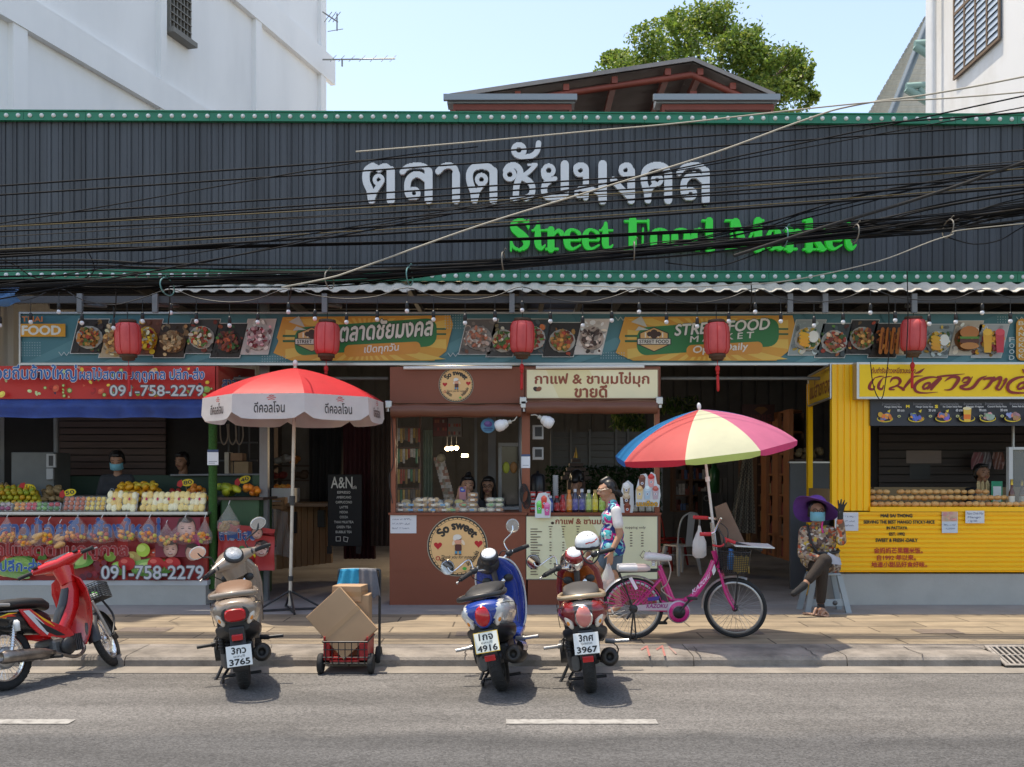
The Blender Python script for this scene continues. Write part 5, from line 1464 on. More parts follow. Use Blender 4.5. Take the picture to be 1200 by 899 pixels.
# what shows inside the two stalls
t=thing('steel_gate','dark grey louvred steel gate behind the drinks stall','gate',W(712,640,14.8));b=off(t)
for i in range(6):pbox(b,645,506+i*7.6,775,512.8+i*7.6,14.8,14.83)
b.build('slats',mat('gate grey',(.085,.088,.09),.5),t);b=off(t)
for px in(645,668,690,721,735,774):pbox(b,px,503,px+2.4,600,14.76,14.795)
b.build('frame',mat('gate frame grey',(.12,.125,.13),.5),t)
t=thing('hedge_panel','dark green artificial hedge panel below the steel gate','hedge',W(710,640,14.6));b=off(t);rr=random.Random(2)
for _ in range(2600):
 q=W(rr.uniform(640,775),rr.uniform(546,600),14.6+rr.uniform(-.06,.04));a=Vector((rr.gauss(0,1),rr.gauss(0,1),rr.gauss(0,1))).normalized()*.035;c=a.orthogonal().normalized()*.014
 b.c=rr.choice([(.01,.04,.012),(.015,.06,.02),(.02,.05,.015)]);b.poly([q-a,q+c,q+a,q-c])
b.build('leaves',MATS['leaves'],t)
def vines(x0,x1,y0,y1,D,n,label):
 t=thing('climbing_plant',label,'plant',W((x0+x1)/2,y1,D));b=off(t);rr=random.Random(int(x0))
 for _ in range(n):
  q=W(rr.uniform(x0,x1),rr.uniform(y0,y1),D+rr.uniform(-.2,.2));a=Vector((rr.gauss(0,.5),rr.gauss(0,.5),rr.gauss(0,1))).normalized()*.06;c=a.orthogonal().normalized()*.02
  b.c=rr.choice([(.06,.14,.03),(.12,.2,.05),(.04,.09,.03),(.25,.3,.1)]);b.poly([q-a,q+c,q+a,q-c])
 b.build('leaves',MATS['leaves'],t)
vines(716,756,484,506,15.8,260,'leafy plant showing over the steel gate of the drinks stall');vines(768,818,466,486,16.2,300,'leafy plant hanging under the hall roof above the rainbow umbrella')
t=thing('spirit_house','small dark shrine with a gilt tip behind the drinks counter','shrine',W(675,600,13.8));b=off(t);q=W(675,562,13.8)
for k in range(5):b.box(q.x-.2+k*.035,q.x+.2-k*.035,13.6+k*.035,14.0-k*.035,q.z+k*.06,q.z+.045+k*.06)
b.box(q.x-.12,q.x+.12,13.68,13.92,q.z-.5,q.z-.002);b.build('roof',DARKW,t);b=off(t);b.lathe([(.03,.3),(.02,.36),(.008,.4),(.0,.46)],q,n=10);b.build('gilt_tip',mat('gilt',(.7,.42,.08),.3,.6),t)
# sweets stall interior
t=thing('goods_rack','dark rack of hanging small goods at the left inside the sweets stall','rack',W(475,600,13.0));b=off(t)
for px in(463,491):pbox(b,px,486,px+2.5,600,13.0,13.05)
for y in(500,524,548,572):pbox(b,463,y,493,y+1.2,13.02,13.06)
b.build('frame',mat('rack brown',(.12,.07,.05),.6),t);b=off(t);rr=random.Random(9)
for y in(502,526,550,574):
 for px in range(466,492,3):b.c=rr.choice([(.25,.05,.03),(.3,.2,.06),(.12,.1,.08),(.3,.28,.25),(.2,.12,.04),(.06,.15,.08)]);pbox(b,px,y,px+2.4,y+rr.uniform(9,18),12.97+rr.uniform(0,.02),12.995)
b.build('hanging_goods',mat('goods',attr=True,rough=.6,noise=(20,.4)),t)
curtain('pale green cloth','pale green curtain hanging inside the sweets stall',496,507,504,598,13.4,(.22,.26,.2),3,.03)
t=thing('wall_menu','printed picture menu hanging inside the sweets stall','poster',W(525,520,13.4));b=off(t);pbox(b,507,489,542,512,13.4,13.42);b.build('board',DARKW,t)
p=Print(front(13.4));rr=random.Random(6)
p.rect(508,490,524,511,S(110,50,42));p.rect(525,490,541,512,S(120,112,104))
for i in range(5):
 for j in range(4):
  c=rr.choice([S(150,90,60),S(140,130,120),S(90,60,50),S(160,60,50)]);x=509.5+i*3+(16 if j%2 else 0);p.rect(x,492+j*4.6,x+2.2,495.6+j*4.6,c)
p.build('printed_face',t)
t=thing('display_stand','leaning stand hung with rows of small packets inside the sweets stall','stand',W(525,600,13.2));b=off(t);b.tube([W(517,530,13.2),W(533,600,13.2)],.03,6);b.build('pole',DARKW,t);b=off(t);rr=random.Random(4)
for k in range(17):
 for m in range(4):b.c=rr.choice([(.4,.32,.25),(.3,.15,.1),(.45,.4,.35),(.25,.2,.14)]);q=W(514+k*.95+m*3.1-4,538+k*3.6,13.16);b.box(q.x-.017,q.x+.017,13.13,13.16,q.z-.022,q.z+.022)
b.build('packets',MATS['goods'],t);b=off(t);b.ell(W(517,537,13.15),.06,.06,.06,10,8);b.build('figure_top',mat('straw',(.35,.28,.18),.8),t)
t=thing('glass_cabinet','white framed glass door cabinet inside the sweets stall','cabinet',W(600,600,13.6));b=off(t)
for x0,x1,y0,y1 in((584,612,519,523),(584,588,523.2,604),(608,612,523.2,604)):pbox(b,x0,y0,x1,y1,13.6,13.7)
b.build('frame',mat('cool grey frame',(.3,.31,.32),.5),t);b=off(t);pbox(b,588.2,523.2,607.8,604,13.66,13.68);b.build('glass',mat('dark glass',(.02,.022,.025),.08),t)
for px,c in((593,(.45,.5,.06)),(602,(.35,.16,.05))):
 b=off(t);b.ell(W(px,548,13.64),.05,.02,.08,10,8);b.build('sticker',mat('sticker %d'%px,c,.5),t)
b=MB();pbox(b,556,486,559,600,13.9,13.95);tag(b.build('pole',STEEL),'grey pole standing left of the glass cabinet','pole');b=MB();pbox(b,572,486,581,600,14.0,14.06);tag(b.build('door_frame',mat('dull white frame',(.22,.22,.23),.6)),'dull white door frame behind the seated women','door frame')
b=MB();pbox(b,495,594,612,602,13.0,13.6);tag(b.build('rear_bench',mat('pale bench',(.4,.4,.39),.6)),'pale work bench behind the seated women','bench')
LIT=mat('lit bulb',(1,.9,.7),.4,emit=((1.0,.72,.4),.9))
for i,px in enumerate((524,529,535)):
 t=thing('pendant_lamp',f'small lit pendant lamp deep inside the sweets stall, {ordn(i)} of three','lamp',W(px,525.5-i*.4,17),group='lit pendant lamps in the hall');b=MB();b.ell((0,0,0),.045,.045,.04,10,8);b.build('bulb',LIT,t);b=MB();b.tube([(0,0,.04),(0,0,.5)],.006,5);b.build('cord',BLACK,t);pl_=bpy.data.lights.new('pendant_light','POINT');pl_.energy=13;pl_.color=(1,.82,.6);pl_.shadow_soft_size=.06;po_=bpy.data.objects.new('pendant_light',pl_);COL.objects.link(po_);po_.parent=t;po_.location=(0,-.1,-.1)
t=thing('wall_lamp','small lit lamp on a dark wall inside the sweets stall','lamp',W(545,534,17));b=MB();b.box(-.06,.06,-.03,.03,-.03,.03,.01);b.build('lamp_body',LIT,t);b=MB();b.box(-.03,.03,.031,.1,-.02,.02);b.build('arm',BLACK,t)

# ------------------------------------------------------------------ yellow mango booth
YEL_=mat('yellow painted metal',(1.0,.53,.003),.42,noise=(1.2,.2,(.8,.42,.01)),rough_noise=(3,.08))
mb_=thing('mango_booth','bright yellow ribbed mango booth on a concrete plinth','booth',(X(1090,DW),12.4,0.09))
b=off(mb_);pbox(b,984,672.5,1420,713,DW+.02,12.6);b.build('plinth',PLM,mb_)
def ribs(b,x0,x1,y0,y1,D,n,horiz,depth=.014):
 if horiz:
  pr=[]
  for i in range(n):
   a=y0+(y1-y0)*i/n;h=(y1-y0)/n;pr+=[(a,0),(a+h*.62,0),(a+h*.72,depth),(a+h*.9,depth)]
  pr.append((y1,0));vs=[]
  for y,o in pr:vs+=[W(x0,y,D)+Vector((0,o,0)),W(x1,y,D)+Vector((0,o,0))]
 else:
  pr=[]
  for i in range(n):
   a=x0+(x1-x0)*i/n;w=(x1-x0)/n;pr+=[(a,0),(a+w*.66,0),(a+w*.75,depth),(a+w*.9,depth)]
  pr.append((x1,0));vs=[]
  for x,o in pr:vs+=[W(x,y1,D)+Vector((0,o,0)),W(x,y0,D)+Vector((0,o,0))]
 b.add(vs,[(2*i,2*i+1,2*i+3,2*i+2)for i in range(len(pr)-1)],False)
b=off(mb_);ribs(b,975,1020,427,598.5,DW,6,False);pbox(b,975,427,1019.8,598,DW+.02,DW+.1);b.build('corner_panel',YEL_,mb_)
b=off(mb_);ribs(b,980,1420,600,670.5,DW-.01,13,True);pbox(b,980,600.5,1420,670,DW+.012,DW+.09);b.build('front_panel',YEL_,mb_)
b=off(mb_);pbox(b,1019.9,594.2,1420,599.6,DW-.03,DW+1.0);b.build('counter_top',YEL_,mb_)
b=off(mb_);b.box(X(975,DW),X(975,DW)+.04,DW+.11,12.76,Z(594,DW),Z(573,DW));b.build('side_counter',mat('tan board',(.3,.2,.1),.6),mb_)
b=off(mb_);b.box(X(975,DW),X(975,DW)+.06,12.78,12.86,.09,Z(450,12.8));b.build('corner_post',YEL_,mb_)
t=thing('door_panel','plain dark grey panel standing behind the waving woman','panel',W(940,690,13.5));b=off(t);pbox(b,926,543,972,691,13.5,13.56,.004);b.build('sheet',mat('dull grey panel',(.1,.105,.11),.6,noise=(2,.15)),t);b=off(t);pbox(b,925,541,973,542.8,13.49,13.57);b.build('edge_trim',ALU,t)
b=off(mb_);pbox(b,1004,424.5,1420,467.5,DW-.16,DW-.02);b.build('sign_frame',ALU,mb_)
RDD=S(138,20,22)
p=Print(front(DW-.16));p.rect(1007,427,1418,465,S(250,205,14))
c6=lambda pts:[(1000+q[0]/6,425+q[1]/6)+((q[2]/6,)if len(q)>2 else())for q in pts]
STK=[[(150,108,6),(122,145,20),(112,180,22),(140,188,16),(150,165,8)],[(150,108,6),(185,98,10),(215,95,4)],[(205,112,6),(182,145,20),(176,178,20),(200,186,16),(212,160,6)],[(205,108,6),(240,100,9),(270,96,3)],
[(258,138,6),(275,112,16),(310,108,20),(328,130,24),(310,160,12),(262,178,14),(255,188,14),(285,190,10)],[(300,160,10),(335,178,18),(352,190,20)],[(345,192,12),(390,135,22),(425,100,14),(488,94,3)],[(435,76,6),(465,66,18),(498,42,4)],
[(618,112,4),(560,102,12),(500,112,20),(448,140,22),(428,175,22),(445,205,18),(500,214,10),(590,208,3)],[(488,172,18),(505,150,16),(535,145,18),(525,172,16),(495,186,16),(490,172,14)],[(520,186,12),(560,150,22),(608,108,20),(590,100,10),(660,92,14),(780,80,3)],[(545,188,18),(612,112,20)],
[(640,132,4),(668,112,14),(700,100,18),(738,112,26),(712,160,22),(680,190,14),(636,192,4)],
[(762,132,8),(780,110,16),(812,108,18),(800,135,14),(772,140,10)],[(835,100,5),(800,150,18),(752,172,20),(790,188,16),(840,172,22),(885,118,20),(935,94,4)],
[(915,118,14),(935,112,16),(960,110,20),(985,105,8)],[(985,108,22),(945,165,20),(908,192,4)],[(945,150,8),(1010,112,20),(1035,108,20),(1020,150,20),(1002,180,20),(1030,188,12),(1072,118,18),(1050,130,6)],
[(1230,98,6),(1150,108,18),(1095,140,24),(1080,180,24),(1105,208,20),(1180,214,12),(1260,208,3)],[(1150,172,16),(1170,148,16),(1205,140,18),(1200,170,18),(1160,186,16),(1150,172,12)],[(1200,180,16),(1260,110,20),(1290,98,6)]]
for st in STK:p.strips(stroke(c6(st),None,True),RDD)
p.text('ต้นตำรับข้าวเหนียวมะม่วง',(1020.5,430.5,1072,437.5),RDD,.02,18,.1);p.text('พัทยา',(1197,431,1230,437.5),RDD,.02,16);p.text('ง',(1222,441,1240,458),RDD,.03,20)
p.build('sign_lettering',mb_)
# dark menu strip
b=off(mb_);pbox(b,1020,468,1420,499,DW-.02,DW+.01);b.build('menu_strip',mat('menu dark',(.02,.022,.035),.4),mb_)
p=Print(front(DW-.02));r=random.Random(3)
for i,(x,nm,pr_,c1,c2)in enumerate(((1037,'Mango Sticky Rice','80 บาท',(225,165,60),(120,120,190)),(1073,'Mango Sticky Rice','50 บาท',(90,110,190),(230,160,60)),(1104,'Ice Cream Sticky Rice','65 บาท',(220,150,90),(110,110,190)),(1131,'Mango Frappe','70 บาท',(235,190,70),(240,130,40)),(1155,'Custard Sticky Rice','35 บาท',(210,205,195),(170,160,140)),(1183,'Sweet Fish Sticky Rice','35 บาท',(170,150,180),(200,140,110)),(1212,'Durian Sticky Rice','80 บาท',(220,200,120),(230,220,200)))):
 p.ell(x,491,9.5,4,S(220,190,40));p.ell(x,490.4,8.6,3.4,S(30,32,44))
 if i==3:p.poly([(x-4.4,479),(x+5,479),(x+4,494),(x-3.4,494)],S(*c1));p.rect(x-4,486,x+4,491.5,S(235,120,40));p.ell(x,479,5,1.8,S(240,225,180))
 else:
  for k in range(16):p.ell(x+r.uniform(-6,6),488.6+r.uniform(-3,3),r.uniform(1.6,4),r.uniform(1.4,3),S(*[max(0,min(255,v*r.uniform(.75,1.15)))for v in(c1 if r.random()<.6 else c2)]),r.uniform(0,3),9)
 p.poly([(x+2,482),(x+6,480),(x+5,484)],S(235,210,60))if i<3 else None
 p.text('ข้าวเหนียวมะม่วง',(x-4,472,x+17,475.3),S(150,150,160),.0,10);p.text(nm,(x-1,476,x+19 if len(nm)<18 else x+21,478.4),S(225,225,228),.02,9);p.text(pr_,(x+14,479.8,x+22,482.4),S(225,225,228),.03,9)
 p.strips(ringp(x+16,488,1.6,.7,1.1),S(220,220,150))
p.text('M',(1058,475.5,1061.5,478.6),S(250,215,40),.05,10);p.text('S',(1091.5,475.5,1094.5,478.8),S(250,215,40),.05,10)
p.build('menu_print',mb_)
p=Print(front(DW-.01),.004)
for s,y0,y1,x0,x1 in(('MAE SAI THONG',602.5,606.2,1032,1069),('SERVING THE BEST MANGO STICKY-RICE',610,613.6,1012,1095),('IN PATTAYA',617,620.4,1039,1063),('EST. 1992',624.2,627.6,1042,1060),('SWEET & FRESH -DAILY',631.3,635,1026,1075)):p.text(s,(x0,y0,x1,y1),S(34,30,22),.05,14)
for s,y0,y1,x0,x1 in(('金妈妈芒果糯米饭。',641.8,648.6,1024,1081),('自1992 年以来。',650.2,656.8,1027.5,1073),('地道小甜品好食好味。',658.4,664.6,1021,1086)):p.text(s,(x0,y0,x1,y1),S(178,52,26),.03,18)
p.rect(978,600.5,1005.5,622,S(208,210,218))
for i in range(3):handwriting(p,981,1002-i,605.5+i*5.2,2,S(80,84,110),20+i)
p.rect(1103,598,1121.5,624.5,S(196,206,216));p.rect(1103.4,598.4,1121,611,S(206,170,150))
for k in range(14):p.ell(1112+r.uniform(-7,7),605+r.uniform(-4,4),r.uniform(1.5,3),r.uniform(1,2),S(225*r.uniform(.8,1),170*r.uniform(.8,1),140))
handwriting(p,1105,1119,615,2,S(60,70,110),40);handwriting(p,1107,1118,619.5,2,S(60,70,110),41)
p.rect(1130,598.5,1152,613,S(206,210,216))
for i,(a,c)in enumerate((('Nam Dok Mai',600.2),('Mango',605),('1 kg 150.-',609.2))):p.text(a,(1131.5+i,c,1150.5-i*3,c+2.8),S(50,60,110),.0,9,.15)
p.build('front_lettering',mb_)
# side sign facing the street at an angle
t=thing('side_sign','small framed yellow sign on the side of the mango booth','sign',W(961,475,12.4))
sa,sb_=W(947.5,441,12.8),W(973.5,427,DW+.02);za,zb_=Z(476,12.8),Z(466,DW)
def sidefn(x,y,l):  # x 0..1 from the far to the near end, y 0..1 downwards
 pnt=sa.lerp(sb_,x);z0=sa.z+(sb_.z-sa.z)*x;z1=za+(zb_-za)*x
 return Vector((pnt.x,pnt.y,z0+(z1-z0)*y))+Vector((-l,-l*.35,0))
b=off(t);q4=[sidefn(0,0,0),sidefn(1,0,0),sidefn(1,1,0),sidefn(0,1,0)];b.prism(q4,(.04,.01,0));b.build('board',mat('sign yellow',(.62,.38,.02),.5),t)
b=off(t)
for a_,c_ in((0,1),(1,2),(2,3),(3,0)):b.tube([q4[a_],q4[c_]],.016,4)
b.build('frame',ALU,t)
p=Print(sidefn,.003);p.text('แม่สายทอง',(.06,.25,.95,.8),S(120,50,20),.02,20,.1);p.text('แม่สาย',(.6,.07,.95,.16),S(120,50,20),.0,10);p.build('sign_lettering',t)
# booth interior
b=off(mb_)
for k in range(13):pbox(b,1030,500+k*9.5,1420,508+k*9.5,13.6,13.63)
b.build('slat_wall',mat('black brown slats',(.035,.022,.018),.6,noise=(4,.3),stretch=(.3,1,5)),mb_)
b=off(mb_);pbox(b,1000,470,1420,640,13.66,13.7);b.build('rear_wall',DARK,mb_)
b=off(mb_);pbox(b,1024,571,1420,600,13.1,13.3);b.build('rear_counter',mat('tan board',(.3,.2,.1),.6),mb_)
p=Print(front(13.598));p.rect(1062,528,1103,543,S(118,100,92));p.rect(1066,544,1090,562,S(22,22,24));p.build('wall_notices',mb_)
for px,c,dx in((1143,(.25,.1,.11),4),(1155,(.14,.11,.12),0),(1170,(.2,.08,.06),0)):
 b=MB();b.loft([[W(px-6+k*1.5+dx*(1-j/4),530+j*5,13.4)+Vector((0,.03*sin(k*1.1+j),0))for k in range(9)]for j in range(5)],closed=False,caps=False)
 tag(b.build('plastic_bag',mat('bag film %d'%px,c,.25)),{1143:'tilted bundle of pinkish plastic bags hanging above the mango seller',1155:'grey plastic bag hanging above the mango seller',1170:'reddish plastic bag of sticks hanging right of the mango seller'}[px],'bag')
t=thing('glass_case','white framed glass display case at the right end of the mango counter','display case',W(1230,597,12.2));b=off(t)
pbox(b,1182.5,524,1187,594,11.98,12.05);pbox(b,1187.2,524,1330,527,11.98,12.05);pbox(b,1187,480,1189,524,12.2,12.23);b.build('frame',mat('pale metal frame',(.5,.52,.52),.4),t)
b=off(t);pbox(b,1187.2,527.2,1330,594,12.0,12.005);b.build('glass',mat('case glass',(.5,.55,.55),.05,alpha=.18,spec=.9),t)
t=thing('straw_holder','clear holder of wooden sticks and straws in front of the mango seller','holder',W(1152,597,12.3));b=off(t);rr=random.Random(1)
for k in range(22):x=1145+rr.uniform(0,14);b.tube([W(x,594,12.3+rr.uniform(-.02,.02)),W(x+rr.uniform(-1,1),563+rr.uniform(0,4),12.3+rr.uniform(-.03,.03))],.009,5)
b.build('sticks',mat('pale wood',(.55,.42,.22),.7,noise=(20,.2)),t);b=off(t);pbox(b,1143.5,574,1160.5,595,12.24,12.37,.01);b.build('clear_box',WRAP,t)
t=thing('payment_stand','green framed payment card standing on the mango counter','card',W(1168,597,12.2));b=off(t);pbox(b,1162,564,1175,594,12.2,12.22,.004);b.build('frame',mat('teal green',(.02,.3,.17),.4),t);p=Print(front(12.2));p.rect(1163.8,570,1173.2,583,S(220,225,228));p.rect(1163.8,585,1173.2,588,S(200,210,205));p.build('card_face',t)
for px,l in((1185.5,'brown honey bottle with a gold cap beside the glass case'),(1197.5,'brown honey bottle partly behind the glass case')):
 t=thing('honey_bottle',l,'bottle',W(px,594,11.92 if px<1190 else 12.2));b=MB();b.lathe([(0,0),(.034,.003),(.034,.17),(.014,.22),(.013,.27),(0,.27)],n=14);b.build('glass_body',mat('amber glass',(.12,.03,.008),.1,coat=.5),t);b=MB();b.lathe([(.016,.262),(.016,.33),(0,.33)],n=10);b.build('gold_cap',mat('gold foil',(.6,.38,.05),.3,.7),t);b=MB();b.lathe([(.0355,.04),(.0355,.13)],n=14);b.build('paper_label',mat('cream label',(.6,.58,.5),.6),t)
# rows of mangoes on the counter
zc=Z(594.2,DW)+.002
for row,(D,z,n,x0,dx)in enumerate(((DW+.04,zc+.03,24,1024.5,7.9),(DW+.13,zc+.105,25,1021.5,7.75),(DW+.22,zc+.175,17,1022,8.3))):
 for i in range(n):
  if row==2 and i==3:continue
  px=x0+i*dx
  if px>1186 and row:continue
  q=put('mango','tan','mango',f'golden ripe mango in the {("front", "middle", "back")[row]} row on the counter, {ordn(i)} from the left','mangoes lined up on the yellow counter',(X(px,D),D+rf.uniform(-.006,.006),z+rf.uniform(-.003,.004)),(rf.uniform(-.4,.4),rf.uniform(-.12,.12),rf.uniform(-.5,.5)+(pi if rf.random()<.5 else 0)),rf.uniform(.68,.8))
  q.scale.z*=1.25;q.scale.y*=1.15

# ------------------------------------------------------------------ motor scooters
def sup(x,cz,hw,ht,hb,e=2.5,n=20,cy=0):
 out=[]
 for k in range(n):
  a=2*pi*k/n;c,s=cos(a),sin(a)
  out.append((x,cy+hw*math.copysign(abs(c)**(2/e),c),cz+(ht if s>0 else hb)*math.copysign(abs(s)**(2/e),s)))
 return out
def supt(x,cz,hw,ht,hb,n=44,e=2.3):
 out=[]
 for px_,y,z in sup(x,cz,hw,ht,hb,e,n):
  k=max(0,(cz-z)/hb);out.append((px_+.05*k*k*(1 if x<0 else 0),y*(1-.38*k),z))
 return out
def supz(z,cx,hw,tx,e=2.5,n=20):
 out=[]
 for k in range(n):
  a=2*pi*k/n;c,s=cos(a),sin(a)
  out.append((cx+tx*math.copysign(abs(s)**(2/e),s),hw*math.copysign(abs(c)**(2/e),c),z))
 return out
PBLK=mat('satin black plastic',(.022,.022,.024),.42,noise=(30,.2),rough_noise=(6,.1));DGRY=mat('engine grey',(.11,.11,.112),.5,.5,noise=(25,.3));MIRR=mat('mirror glass',(.85,.88,.9),.03,1.0);LENSR=mat('red lamp lens',(.5,.012,.015),.15,coat=.6);LENSO=mat('clear lamp lens',(.7,.6,.5),.12,coat=.7);AMBER=mat('amber bulb',(.8,.25,.03),.3)
SEATB=mat('black seat vinyl',(.02,.02,.021),.55,bump=(90,.15));PLW=mat('plate white',(.75,.76,.74),.45);SILV=mat('silver paint',(.5,.5,.5),.35,.7,noise=(20,.1))
def wheel(b_tyre,R_,w,rim,root,xf,name,spokes=0,rimmat=None):
 b=MB();b.xf=xf;pr=[(R_-.075,-w*.36),(R_-.06,-w*.46),(R_-.03,-w*.5),(R_-.008,-w*.34),(R_,-w*.12),(R_,w*.12),(R_-.008,w*.34),(R_-.03,w*.5),(R_-.06,w*.46),(R_-.075,w*.36)]
 b.lathe(pr,axis='Y',n=36);t=b.build(name,RUBBER,root)
 b=MB();b.xf=xf
 for k in range(36):  # tread grooves
  a=2*pi*k/36
  for s in(-1,1):b.tube([((R_+.0006)*cos(a),s*.004,(R_+.0006)*sin(a)),((R_-.006)*cos(a+.09),s*w*.36,(R_-.006)*sin(a+.09))],.0028,3,False)
 b.build('tread',BLACK,t)
 b=MB();b.xf=xf;q=R_-.07
 b.lathe([(q-.02,-w*.3),(q,-w*.34),(q,-w*.28),(q-.012,0),(q,w*.28),(q,w*.34),(q-.02,w*.3),(q-.02,-w*.3)],axis='Y',n=32)
 b.lathe([(0,-w*.42),(.04,-w*.42),(.045,0),(.04,w*.42),(0,w*.42)],axis='Y',n=14)
 if spokes:
  for k in range(spokes):
   a=2*pi*k/spokes;d=.35*(1 if k%2 else-1);s=1 if(k//2)%2 else-1
   b.tube([(.04*cos(a+d),s*w*.35,.04*sin(a+d)),((q-.015)*cos(a),0,(q-.015)*sin(a))],.0022,4,False)
 else:
  for k in range(5):
   a=2*pi*k/5;b.tube([(.03*cos(a),0,.03*sin(a)),((q-.01)*cos(a),0,(q-.01)*sin(a))],.018,6)
 b.build('rim',rimmat or SILV,t)
 return t
def plate(root,x,z,lines,tilt,border=None,cy=0):
 xf=Matrix.Translation((x,cy,z))@Matrix.Rotation(R(tilt),4,'Y')@Matrix.Scale(.87,4)
 b=MB();b.xf=xf;b.box(-.003,.003,-.11,.11,-.086,.086,.003);o=b.build('number_plate',PLW,root)
 p=Print(lambda X_,Y_,l:xf@Vector((-.0032-l,-X_,-Y_)),.0008,.0004)
 if border:p.rect(-.11,-.086,.11,.086,border);p.rect(-.104,-.08,.104,.08,S(236,235,222))
 a,pv,num=lines;K=S(20,20,22)
 p.text(a,(-.062,-.072,.062,-.018),K,.03,22);p.text(pv,(-.05,-.008,.05,.018),K,.0,12);p.text(num,(-.088,.026,.088,.074),K,.03,22)
 p.mb.build('plate_lettering',PAINTED,o)
 return o
def place(root,px,py,heading,lean):
 D=F*EYE/(py-CY);root.location=(X(px,D),D,0);root.rotation_euler=(-R(lean),0,R(90-heading))
def flat(root,xf,name,draw,m=None,parent=None):
 p=Print(lambda X_,Y_,l:xf@Vector((-l,-X_,-Y_)),.001,.0004);draw(p);return p.mb.build(name,m or PAINTED,parent or root)

def scooter(label,px,py,heading,lean,steer,st):
 t=thing('motor_scooter',label,'scooter',group='motor scooters parked at the kerb')
 place(t,px,py,heading,lean);t.scale=(1,.93,1)
 wb,R_=1.22,.245
 I=Matrix.Translation((0,0,R_))
 A=Vector((wb-.02,0,R_));ax=Vector((-.44,0,.9)).normalized()
 piv=A+ax*.4-Vector((.03,0,0))
 ST=Matrix.Translation(piv)@Matrix.Rotation(R(steer),4,ax)@Matrix.Translation(-piv)
 wheel(None,R_,.105,None,t,I,'rear_wheel',rimmat=DGRY)
 wheel(None,R_,.1,None,t,ST@Matrix.Translation(A),'front_wheel',rimmat=DGRY)
 # rear body
 body=[(-.36,.64,.05,.03,.04),(-.345,.64,.115,.06,.09),(-.30,.635,.165,.085,.14),(-.18,.62,.195,.105,.17),(.05,.59,.205,.12,.18),(.3,.55,.2,.15,.17),(.5,.5,.165,.17,.15),(.6,.47,.11,.15,.13)]
 rg=[]
 for(a,c)in zip(body,body[1:]):
  for k in range(3):rg.append(supt(*[u+(w-u)*k/3 for u,w in zip(a,c)]))
 rg.append(supt(*body[-1]));parts_=[MB(),MB()]
 for r0,r1 in zip(rg,rg[1:]):
  for k in range(44):
   q=[Vector(r0[k]),Vector(r0[(k+1)%44]),Vector(r1[(k+1)%44]),Vector(r1[k])];m_=sum(q,Vector())/4
   lim=st.get('cw',.6)*(.045+.4*max(0,m_.z-.48));parts_[1 if abs(m_.y)<lim and m_.z>.49 and m_.x<.3 else 0].add(q,[(0,1,2,3)],True)
 parts_[1].add(rg[0],[list(range(44))[::-1]],True)
 for pb in parts_:
  ix={};nv=[];mp_=[]
  for v_ in pb.v:
   k_=tuple(round(c_,5)for c_ in v_)
   if k_ not in ix:ix[k_]=len(nv);nv.append(v_)
   mp_.append(ix[k_])
  pb.v=nv;pb.f=[[mp_[i]for i in f]for f in pb.f]
 parts_[0].build('rear_body',st['side'],t);parts_[1].build('tail_panel',st['centre'],t)
 b=MB()
 for s in(-1,1):b.tube(smoothpts([(-.3,s*.148,.68),(-.1,s*.195,.66),(.15,s*.205,.62),(.4,s*.192,.56)],4),.0028,4,False);b.tube(smoothpts([(.16,s*.2065,.66),(.18,s*.2065,.56),(.2,s*.198,.47)],3),.0028,4,False)
 b.build('panel_seam',BLACK,t)
 b=MB();b.loft([sup(x,z,hw,ht,hb)for x,z,hw,ht,hb in((-.3,.52,.1,.03,.05),(-.2,.49,.17,.04,.08),(.1,.44,.185,.05,.1),(.45,.4,.15,.06,.1))]);b.build('lower_cover',st.get('lower',PBLK),t)
 # seat
 seat=[(-.27,.745,.06,.02,.02),(-.24,.75,.12,.035,.03),(-.1,.76,.145,.045,.04),(.15,.765,.145,.045,.04),(.28,.745,.14,.04,.04),(.45,.74,.12,.045,.04),(.62,.72,.09,.04,.05),(.68,.69,.05,.03,.04)]
 b=MB();b.loft([sup(*s)for s in seat]);sobj=b.build('seat',st['seat'],t)
 b=MB();b.tube(smoothpts([(.1,.155,.735),(-.15,.175,.745),(-.32,.16,.755),(-.4,.06,.765),(-.4,-.06,.765),(-.32,-.16,.755),(-.15,-.175,.745),(.1,-.155,.735)],5),st.get('rail_r',.018),8);b.build('grab_rail',st['rail'],t)
 # lamps
 if st['lamp']=='wide':
  b=MB();b.loft([sup(-.352+abs(0),.605,.085,.055,.05,3),sup(-.372,.605,.07,.042,.036,3)]);b.build('tail_lamp',LENSR,t)
  b=MB();b.loft([sup(-.335,.615,.11,.07,.06,3),sup(-.356,.608,.098,.06,.056,3)]);b.build('lamp_surround',PBLK,t)
 else:
  b=MB();b.ell((-.348,0,.615),.04,.062,.078,16,10);lo=b.build('tail_lamp',LENSR if st['lamp']=='round' else mat('pale red lens',(.62,.2,.17),.12,coat=.7),t)
  b=MB();b.ell((-.338,0,.613),.038,.074,.09,16,10);b.build('lamp_surround',CHROME if st['lamp']=='chrome' else st['centre'],t)
 for s in(-1,1):
  b=MB();b.xf=Matrix.Translation((-.296,s*.118,.59))@Matrix.Rotation(s*R(-36),4,'Z')@Matrix.Rotation(s*R(-28),4,'X');b.ell((0,0,0),.028,.03,.072,14,10);o=b.build('turn_signal',LENSO,t)
  b2=MB();b2.xf=b.xf;b2.ell((-.012,0,-.018),.018,.018,.03,8,6);b2.build('bulb',AMBER,o)
